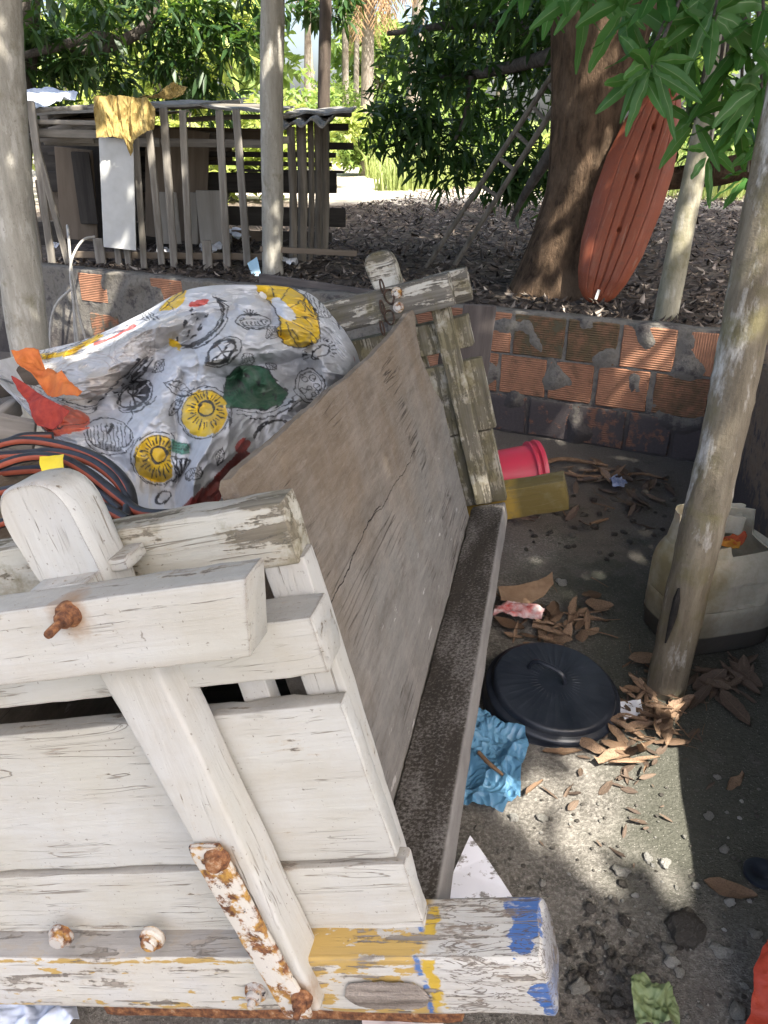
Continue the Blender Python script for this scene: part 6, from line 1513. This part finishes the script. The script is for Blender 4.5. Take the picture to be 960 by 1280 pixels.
# the near branch at the upper right, long leaves in whorls
bm = bmesh.new(); Vn = []; Fn = []
def nice_leaf(base, d, L, Wd, side, curl):
    d = d.normalized(); s = (side - d * side.dot(d)).normalized(); n = s.cross(d); o_ = len(Vn); nu, nv = 9, 6; CC = (-1, -.5, -.05, .05, .5, 1)
    for i in range(nu):
        q = i / (nu - 1); w = Wd * math.sin(PI * min(1, q * .93 + .04)) ** .75 * (1 - .25 * q)
        for j in range(nv):
            c_ = CC[j]; p = base + d * (L * q) + s * (c_ * w / 2) + n * (abs(c_) * w * .16 + .004 * math.sin(q * 17 + c_)) + Vector((0, 0, -curl * L * q * q)); Vn.append(tuple(p - mt.location))
    for i in range(nu - 1):
        for j in range(nv - 1): a = o_ + i * nv + j; Fn.append((a, a + 1, a + nv + 1, a + nv))
rl = random.Random(21)
wh = [(814, 84, 2.5, 11, .135, 1), (803, 90, 2.55, 7, .125, 1), (855, 40, 2.9, 9, .20, 1), (892, 20, 2.7, 9, .20, 1), (930, 60, 2.8, 9, .20, 1), (868, 150, 3.0, 6, .17, 1), (925, 150, 2.9, 9, .19, 1), (952, 110, 2.75, 9, .2, 1), (905, 100, 3.0, 8, .2, 1), (780, 10, 2.9, 8, .19, 1), (830, -20, 2.7, 9, .2, 1), (740, -15, 3.1, 8, .18, 1), (955, 20, 2.7, 9, .2, 1), (960, 190, 3.0, 8, .19, 1), (700, -20, 3.2, 9, .18, 1), (905, -20, 2.8, 9, .2, 1), (985, 150, 2.8, 9, .2, 1), (990, 60, 2.8, 9, .2, 1), (660, -25, 3.3, 7, .18, 1), (885, 195, 3.3, 5, .15, 1), (935, 215, 3.2, 6, .16, 1)]
hub = AY(930, -150, 3.1)
for wi, (x, y, Y, n, L, _) in enumerate(wh):
    c_ = AY(x, y, Y); ax = (c_ - hub).normalized()
    tube_bm(bm, [p - mt.location for p in spline([hub.lerp(c_, .35) + Vector((0, 0, .05)), hub.lerp(c_, .75) + Vector((0, 0, .03)), c_], 8)], [.007, .0068, .0065, .006, .0055, .005, .0045, .004], 6)
    for k in range(n):
        a = 2 * PI * k / n + rl.uniform(-.3, .3); e = rl.uniform(-.9, .35)
        d = Vector((math.cos(a), math.sin(a) * .9, math.sin(e) * .9 - .12)); d = d.normalized(); sd_ = Vector((-math.sin(a), math.cos(a), rl.uniform(-.3, .3)))
        if wi < 2 or wi % 2: d = Vector((math.cos(a), rl.uniform(-.8, .3), math.sin(a) * .8 - .2)).normalized(); sd_ = Vector((-math.sin(a), rl.uniform(-.35, .35), math.cos(a)))
        nice_leaf(c_ + d * .012 + Vector((0, 0, rl.uniform(-.02, .02))), d, L * rl.uniform(.60, 1.15), rl.uniform(.22, .32) * L, sd_, rl.uniform(.08, .42))
tube_bm(bm, [p - mt.location for p in spline([AY(1050, -330, 4.2), AY(990, -230, 3.6), hub, hub.lerp(AY(830, 10, 2.9), .5)], 14)], lerp_list([.03, .022, .012, .007], 14), 8)
br = fin('leafy_branch', bm, M['bark_grey'], mt); bl_ = npmesh('branch_leaves', Vn, Fn, M['leaf_near'], br, True); bl_.data.materials.append(M['midrib'])
bl_.data.polygons.foreach_set('material_index', [1 if k % 5 == 2 else 0 for k in range(len(bl_.data.polygons))])

# an unseen crown added behind and right of the camera to shade the cart
st_ = empty('added_shade_tree', Vector((4.6, -1.6, 0)), 'unseen leafy tree added right of the yard to shade the cart', 'tree')
trunk_mesh('trunk', st_, [Vector((4.6, -1.6, -.1)), Vector((4.5, -1.5, 1.5)), Vector((4.2, -1.3, 3.2)), Vector((3.6, -1.0, 5.0))], [.26, .2, .17, .1], 'bark_grey')
limb([Vector((4.2, -1.3, 3.2)), Vector((3.2, -1.8, 4.4)), Vector((1.2, -1.9, 5.6))], [.12, .08, .03], 31, 'bark_grey', st_)
Vt, F = merge([canopy(-1.9, 1.5, .35, 3.4, .4, 4.2, 5.8, 900, 8, .30, .09)]); npmesh('crown', Vt - np.array(st_.location), F, M['leaf'], st_)
# ---- leaf litter on the raised ground (beyond counting)
def litter(n, seed):
    rg = np.random.default_rng(seed); u = rg.uniform(-5.5, 6.5, n); v = .12 + 10.5 * rg.uniform(0, 1, n) ** 1.6; Vt = np.zeros((n, 6, 3))
    yaw = rg.uniform(0, 2 * PI, n); L = rg.uniform(.04, .115, n); Wd = L * rg.uniform(.22, .36, n); cu = rg.uniform(-.6, .9, n)
    ux, uy, vx, vy = U.x, U.y, V.x, V.y
    px = W0.x + ux * u + vx * v; py = W0.y + uy * u + vy * v; pz = np.array([gz(Vector((a, b, 0))) for a, b in zip(px, py)]) + rg.uniform(.002, .03, n)
    ca, sa = np.cos(yaw), np.sin(yaw); tx, ty = rg.normal(0, .3, n), rg.normal(0, .3, n)
    for k, (a, b, h) in enumerate(((-.5, 0, 0), (-.12, .5, .25), (-.12, -.5, .25), (.5, 0, 0), (.15, .42, .22), (.15, -.42, .22))):
        x = a * L; y = b * Wd; z = h * cu * Wd + .02 * (k == 3) + x * tx + y * ty
        Vt[:, k] = np.stack([px + x * ca - y * sa, py + x * sa + y * ca, pz + z + .006], 1)
    i = np.arange(n)[:, None] * 6; F = np.concatenate([np.hstack([i, i + 2, i + 5, i + 3]), np.hstack([i, i + 3, i + 4, i + 1])])
    t = NT('litter_leaf'); ge = t.t.nodes.new('ShaderNodeNewGeometry'); t.done(t.ramp(ge.outputs['Random Per Island'], (0, (.030, .024, .020)), (.55, (.07, .053, .040)), (.88, (.15, .115, .088)), (1, (.36, .31, .26))), .75, None, .35)
    tag(npmesh('leaf_litter', Vt.reshape(-1, 3), F, t.m), kind='stuff')
litter(27000, 3)

# ---- grasses at the edge of the clearing
def grass(name, patches, mat, Lr, seed, wd=.018):
    rg = np.random.default_rng(seed); P = []; 
    for (cx, cy, r, n) in patches:
        a = rg.uniform(0, 2 * PI, n); q = r * np.sqrt(rg.uniform(0, 1, n)); P.append(np.stack([cx + q * np.cos(a), cy + q * np.sin(a)], 1))
    P = np.concatenate(P); n = len(P); z = np.array([gz(Vector((a, b, 0))) for a, b in P]); L = rg.uniform(*Lr, n); az = rg.uniform(0, 2 * PI, n); ln = rg.uniform(.15, .7, n)
    b0 = np.stack([P[:, 0], P[:, 1], z - .02], 1); d1 = np.stack([np.cos(az) * ln * .35, np.sin(az) * ln * .35, np.ones(n)], 1) * L[:, None] * .55; d2 = np.stack([np.cos(az) * ln, np.sin(az) * ln, .75 - ln * .4], 1) * L[:, None] * .5
    s = np.stack([-np.sin(az + rg.normal(0, 1, n)), np.cos(az), 0 * az], 1) * wd
    Vt = np.stack([b0 - s, b0 + s, b0 + d1 + s * .8, b0 + d1 - s * .8, b0 + d1 + d2 + s * .1, b0 + d1 + d2 - s * .1], 1).reshape(-1, 3); i = np.arange(n)[:, None] * 6
    tag(npmesh(name, Vt, np.concatenate([np.hstack([i, i + 1, i + 2, i + 3]), np.hstack([i + 3, i + 2, i + 4, i + 5])]), mat), kind='stuff')
gp_ = []
for k in range(26): gp_.append((rng.uniform(1.3, 5.5), rng.uniform(15.5, 21), rng.uniform(.5, 1.1), 260))
for (x, y, r, n) in ((500, 238, .45, 420), (520, 232, .5, 420), (560, 236, .6, 520), (585, 232, .6, 460), (480, 222, .4, 240), (540, 215, .8, 420), (610, 228, .6, 360), (640, 225, .6, 300), (660, 232, .4, 200), (880, 245, .8, 460), (915, 242, .8, 500), (950, 240, .9, 460), (985, 240, .9, 300), (905, 225, 1.2, 500), (500, 200, 1.2, 400), (600, 205, 1.5, 500), (690, 240, .4, 200)):
    p = G(x, y, ZG + .02); gp_.append((p.x, p.y, r, n))
grass('tall_grass', gp_, M['grass'], (.25, .85), 4, .010)
rg_ = np.random.default_rng(9)
grass('far_grass', [(rg_.uniform(-16, 16), rg_.uniform(24, 48), rg_.uniform(1, 3), 420) for k in range(34)], M['grass'], (.5, 1.3), 5, .03)

# ---- bushes and trees round the clearing
def bush(x, y, r, h, mat, n, label, L=.16, Wd=.06, seed=1, cat='bush', group=None):
    rg = np.random.default_rng(seed); p = Vector((x, y, 0)); p.z = gz(p); e = empty('bush', p, label, cat, group)
    tp = []
    for k in range(9): c_ = np.array([rg.normal(0, r * .45), rg.normal(0, r * .45), h * rg.uniform(.25, .8)]); tp.append(ball(c_, r * rg.uniform(.3, .55), n // 9, rg))
    Vt, F = leaf_geo(np.concatenate(tp), 6, L, Wd, -40, 60, .04, rg, False); npmesh('foliage', Vt, F, M[mat], e)
    bm = bmesh.new()
    for k in range(6):
        a = 2 * PI * k / 6; tube_bm(bm, [Vector((0, 0, -.05)), Vector((.2 * r * math.cos(a), .2 * r * math.sin(a), h * .4)), Vector((.5 * r * math.cos(a), .5 * r * math.sin(a), h * .8))], [.03, .02, .008], 6)
    fin('stems', bm, M['bark_grey'], e)
def tree(x, y, h, rad, mat, label, n=260, trunk=.16, L=.5, Wd=.2, seed=1, low=.35, lean=0.0, bark='bark_grey', group=None, name='broadleaf_tree', per=7):
    rg = np.random.default_rng(seed); p = Vector((x, y, 0)); p.z = gz(p); e = empty(name, p, label, 'tree', group)
    trunk_mesh('trunk', e, [p - Vector((0, 0, .15)), p + Vector((lean * .3, 0, h * .25)), p + Vector((lean, 0, h * .6)), p + Vector((lean * 1.2, 0, h * .85))], [trunk, trunk * .8, trunk * .5, trunk * .2], bark, 14, 20, .12, None, seed)
    tp = []
    for k in range(16):
        a = rg.uniform(0, 2 * PI); q = rad * rg.uniform(.15, .9); z = h * rg.uniform(low, 1.0); q *= math.sin(PI * min(1, max(.12, (z / h - low) / (1.05 - low)))) ** .5
        c_ = np.array([lean + q * math.cos(a), q * math.sin(a), z]); tp.append(ball(c_, rad * rg.uniform(.22, .42), n // 16, rg, .8))
        if k < 7: limb([p + Vector((lean * .8, 0, h * min(.6, z / h * .7))), p + Vector(((lean + c_[0]) * .5, c_[1] * .5, z * .9)), p + Vector(tuple(c_))], [trunk * .4, trunk * .25, trunk * .06], seed + k, bark, e)
    Vt, F = leaf_geo(np.concatenate(tp), per, L, Wd, -65, 40, L * .2, rg, False); npmesh('crown', Vt, F, M[mat], e)
    return e
# left, behind the pen: dark mango with hanging twigs in view
lt = empty('mango_tree', at_ground(10, 300, 9.4), 'dark leafy mango tree over the left end of the stick pen', 'tree')
p = lt.location.copy(); trunk_mesh('trunk', lt, [p - Vector((0, 0, .1)), AY(22, 120, 9.4), AY(30, 20, 9.5), AY(40, -120, 9.6)], [.22, .16, .15, .14], 'bark_grey', 16, 24, .12)
limb([AY(28, 40, 9.5), AY(100, 62, 9.6), AY(150, 52, 9.7), AY(186, 26, 9.8), AY(200, -30, 9.9)], [.06, .055, .06, .05, .04], 3, 'bark_grey', lt); limb([AY(150, 52, 9.7), AY(120, 45, 9.5), AY(60, 62, 9.2), AY(-20, 80, 9.0)], [.05, .045, .04, .02], 6, 'bark_grey', lt); limb([AY(60, -60, 9.6), AY(200, -40, 9.8), AY(320, -20, 10)], [.1, .07, .03], 8, 'bark_grey', lt)
tips = []
for (x, y, Y, r, n) in ((20, 20, 9.2, .5, 80), (55, 80, 9.5, .45, 70), (85, 20, 9.4, .5, 80), (110, 80, 9.8, .45, 60), (135, 20, 9.9, .45, 60), (75, 105, 9.8, .3, 40), (130, 100, 10.2, .35, 40), (205, 40, 10.2, .4, 60), (225, 85, 10.2, .40, 60), (250, 30, 10.1, .45, 70), (255, 90, 10.3, .3, 46), (285, 50, 10.2, .4, 56), (290, 10, 10, .5, 60), (220, 0, 10, .5, 60), (320, 10, 10.2, .3, 30), (180, 110, 10.5, .3, 26), (20, 110, 9.6, .35, 40), (-20, 60, 9.2, .5, 60), (160, -10, 9.8, .5, 60), (100, 50, 10.4, .5, 60), (40, 50, 10.2, .5, 60), (375, 5, 10.4, .24, 26), (440, -2, 10.2, .26, 30), (415, -10, 10.2, .2, 20), (400, 2, 10.2, .16, 14), (270, 125, 10.6, .3, 24), (240, 120, 10.6, .25, 20)): tips.append(ball(AY(x, y, Y), r, int(n * .30), flat=.9))
pl = [leaf_geo(np.concatenate(tips), 9, .22, .05)]
pl.append(canopy(-5.0, -.8, 3.8, 8.6, .6, 4.2, 6.2, 950)); pl.append(canopy(-5.5, -1.5, 8.0, 10.5, .6, 4.5, 6.5, 360, 8, .34, .1))
Vt, F = merge(pl); npmesh('crown', Vt - np.array(lt.location), F, M['leaf'], lt)

bushes = ((215, 90, 14.5, 1.3, 3.6, 'leaf_yellow', 'tall sunny yellow green shrub behind the dark mango leaves'), (75, 100, 13.5, 1.3, 3.2, 'leaf_yellow', 'sunny shrub far behind the left end of the pen'), (140, 60, 15, 1.5, 4.2, 'leaf_light', 'light green shrub behind the yellow cloth'),(280, 145, 13, .9, 1.3, 'leaf_yellow', 'bright yellow green bush seen over the pen roof'), (330, 140, 16, 1.2, 1.9, 'leaf_light', 'light green bush behind the whitewashed post'), (365, 130, 15, .7, 1.6, 'leaf_yellow', 'sunny green shrub between the whitewashed post and the dark pole'), (455, 190, 19, .7, 1.1, 'leaf_light', 'small green bush beside the far palm trunk'), (500, 165, 24, 1.4, 1.8, 'leaf_light', 'leafy bush at the back of the bright clearing'),
          (600, 205, 19, 1.2, 1.2, 'leaf_light', 'low green bush under the hanging mango foliage'), (660, 215, 17, .9, 1.0, 'leaf_yellow', 'low yellowish bush just left of the big trunk'), (905, 220, 15, 1.2, 1.0, 'leaf_light', 'light green shrub beyond the leaning lichen post'), (430, 160, 26, 1.6, 2.2, 'leaf_light', 'far pale bush in the gap right of the dark pole'), (240, 150, 17, 1.0, 1.5, 'leaf_light', 'green bush behind the middle of the pen'))
for k, (x, y, Y, r, h, mat, lb) in enumerate(bushes):
    q = AY(x, y, Y); bush(q.x, q.y, r, h, mat, 320, lb, .20, .075, 40 + k)
trees_ = ((-9.5, 17, 7.5, 2.6, 'leaf_light', 'sunlit broad tree far behind the left end of the pen'), (-5.8, 19, 8, 2.8, 'leaf', 'dark tree far behind the pen left of the whitewashed post'), (-3.4, 16.5, 5.2, 1.5, 'leaf_yellow', 'yellow green tree glowing behind the dark mango leaves'), (-4.4, 26, 7.5, 2.2, 'leaf_light', 'pale tree seen left of the whitewashed post'), (2.6, 34, 6, 2.4, 'leaf_light', 'far light tree behind the hanging mango foliage'),
          (10.5, 24, 8.5, 3.0, 'leaf_light', 'light tree far behind the orange hull'), (14, 21, 8, 2.8, 'leaf', 'dark tree at the right edge far beyond the pole'), (-13, 24, 9, 3.2, 'leaf', 'far dark tree at the left edge behind the pen'), (-.4, 46, 5.5, 2.6, 'leaf_light', 'farthest pale tree in the bright gap beside the dark pole'), (6, 46, 7, 3.2, 'leaf_light', 'far tree at the back of the clearing'), (-9, 38, 8, 3.4, 'leaf_light', 'tall far tree behind the pen roof'), (13, 40, 8, 3.6, 'leaf_light', 'tall far tree at the right behind the trunk'))
for k, (x, y, h, r, mat, lb) in enumerate(trees_): tree(x, y, h, r, mat, lb, 320 if y < 30 else 260, .14 + .006 * y * .5, .42 + y * .006, .16 + y * .003, 60 + k, .22)
# coconut palms
def palm(px, Yd, h, r, label, seed, lean=.3, dry=0, nf=16, fl_=3.2):
    rg = random.Random(seed); b = AY(px, 190, Yd); b.z = gz(b); e = empty('coconut_palm', b, label, 'palm tree', 'coconut palms beyond the clearing')
    tp = b + Vector((lean, 0, h)); trunk_mesh('trunk', e, [b - Vector((0, 0, .2)), b + Vector((lean * .2, 0, h * .3)), b + Vector((lean * .6, 0, h * .7)), tp], [r * 1.3, r, r * .9, r * .8], 'palm_bark', 14, 30, .06, None, seed)
    for mat, cnt, e0, e1, nm in (('frond', nf, -.5, .9, 'fronds'), ('frond_dry', dry, -1.45, -1.0, 'dry_fronds')):
        Vt = []; F = []
        for k in range(cnt):
            a = 2 * PI * k / max(1, cnt) + rg.uniform(-.2, .2); el = rg.uniform(e0, e1); L = fl_ * rg.uniform(.75, 1.1); P = []
            for i in range(15):
                q = i / 14; hz_ = L * q * math.cos(el) * (1 - .15 * q); P.append(tp + Vector((hz_ * math.cos(a), hz_ * math.sin(a), L * q * math.sin(el) - L * .55 * q * q * max(.1, math.cos(el)))))
            s = Vector((-math.sin(a), math.cos(a), 0))
            for i in range(1, 29):
                q = i / 29; f = q * 14; j = min(13, int(f)); p_ = P[j].lerp(P[j + 1], f - j); d = (P[j + 1] - P[j]).normalized(); l = .55 * math.sin(PI * (.12 + .86 * q)) + .05
                for sg in (1, -1):
                    o_ = len(Vt); ti = p_ + (s * sg * .75 + d * .5) * l - Vector((0, 0, l * (.35 + .3 * rg.random()))); m_ = p_.lerp(ti, .5) + Vector((0, 0, .05 * l))
                    Vt += [p_ - d * .02, m_ - d * .03, ti, m_ + d * .03]; F.append((o_, o_ + 1, o_ + 2, o_ + 3))
            o_ = len(Vt)
            for i in range(15): Vt += [P[i] - s * .025 * (1.1 - i / 14), P[i] + s * .025 * (1.1 - i / 14)]
            for i in range(14): F.append((o_ + 2 * i, o_ + 2 * i + 1, o_ + 2 * i + 3, o_ + 2 * i + 2))
        if Vt: npmesh(nm, [tuple(v - b) for v in Vt], F, M[mat], e)
palm(458, 19, 5.6, .13, 'palm with brown hanging dry fronds right of the dark pole', 3, .15, 26, 14, 2.6)
palm(432, 27, 8.5, .10, 'slim pale palm trunk just right of the dark pole', 5, .2, 8); palm(512, 23, 7.5, .17, 'palm whose grey foot shows under the hanging foliage', 8, .5, 6); palm(168, 16, 7.0, .17, 'pale grey palm trunk seen above the yellow cloth', 11, .2, 4)
palm(385, 24, 6.4, .09, 'palm with yellow green fronds left of the dark pole', 14, .3, 5); palm(395, 34, 8, .11, 'farther palm with yellowish fronds in the bright gap', 17, -.4, 6); palm(620, 36, 9, .18, 'far palm hidden behind the hanging mango foliage', 19, .4, 6); palm(300, 30, 8.5, .17, 'far palm above the middle of the pen', 23, -.3, 6)
palm(445, 38, 7, .12, 'farthest palm standing at the end of the clearing', 27, .2, 10)
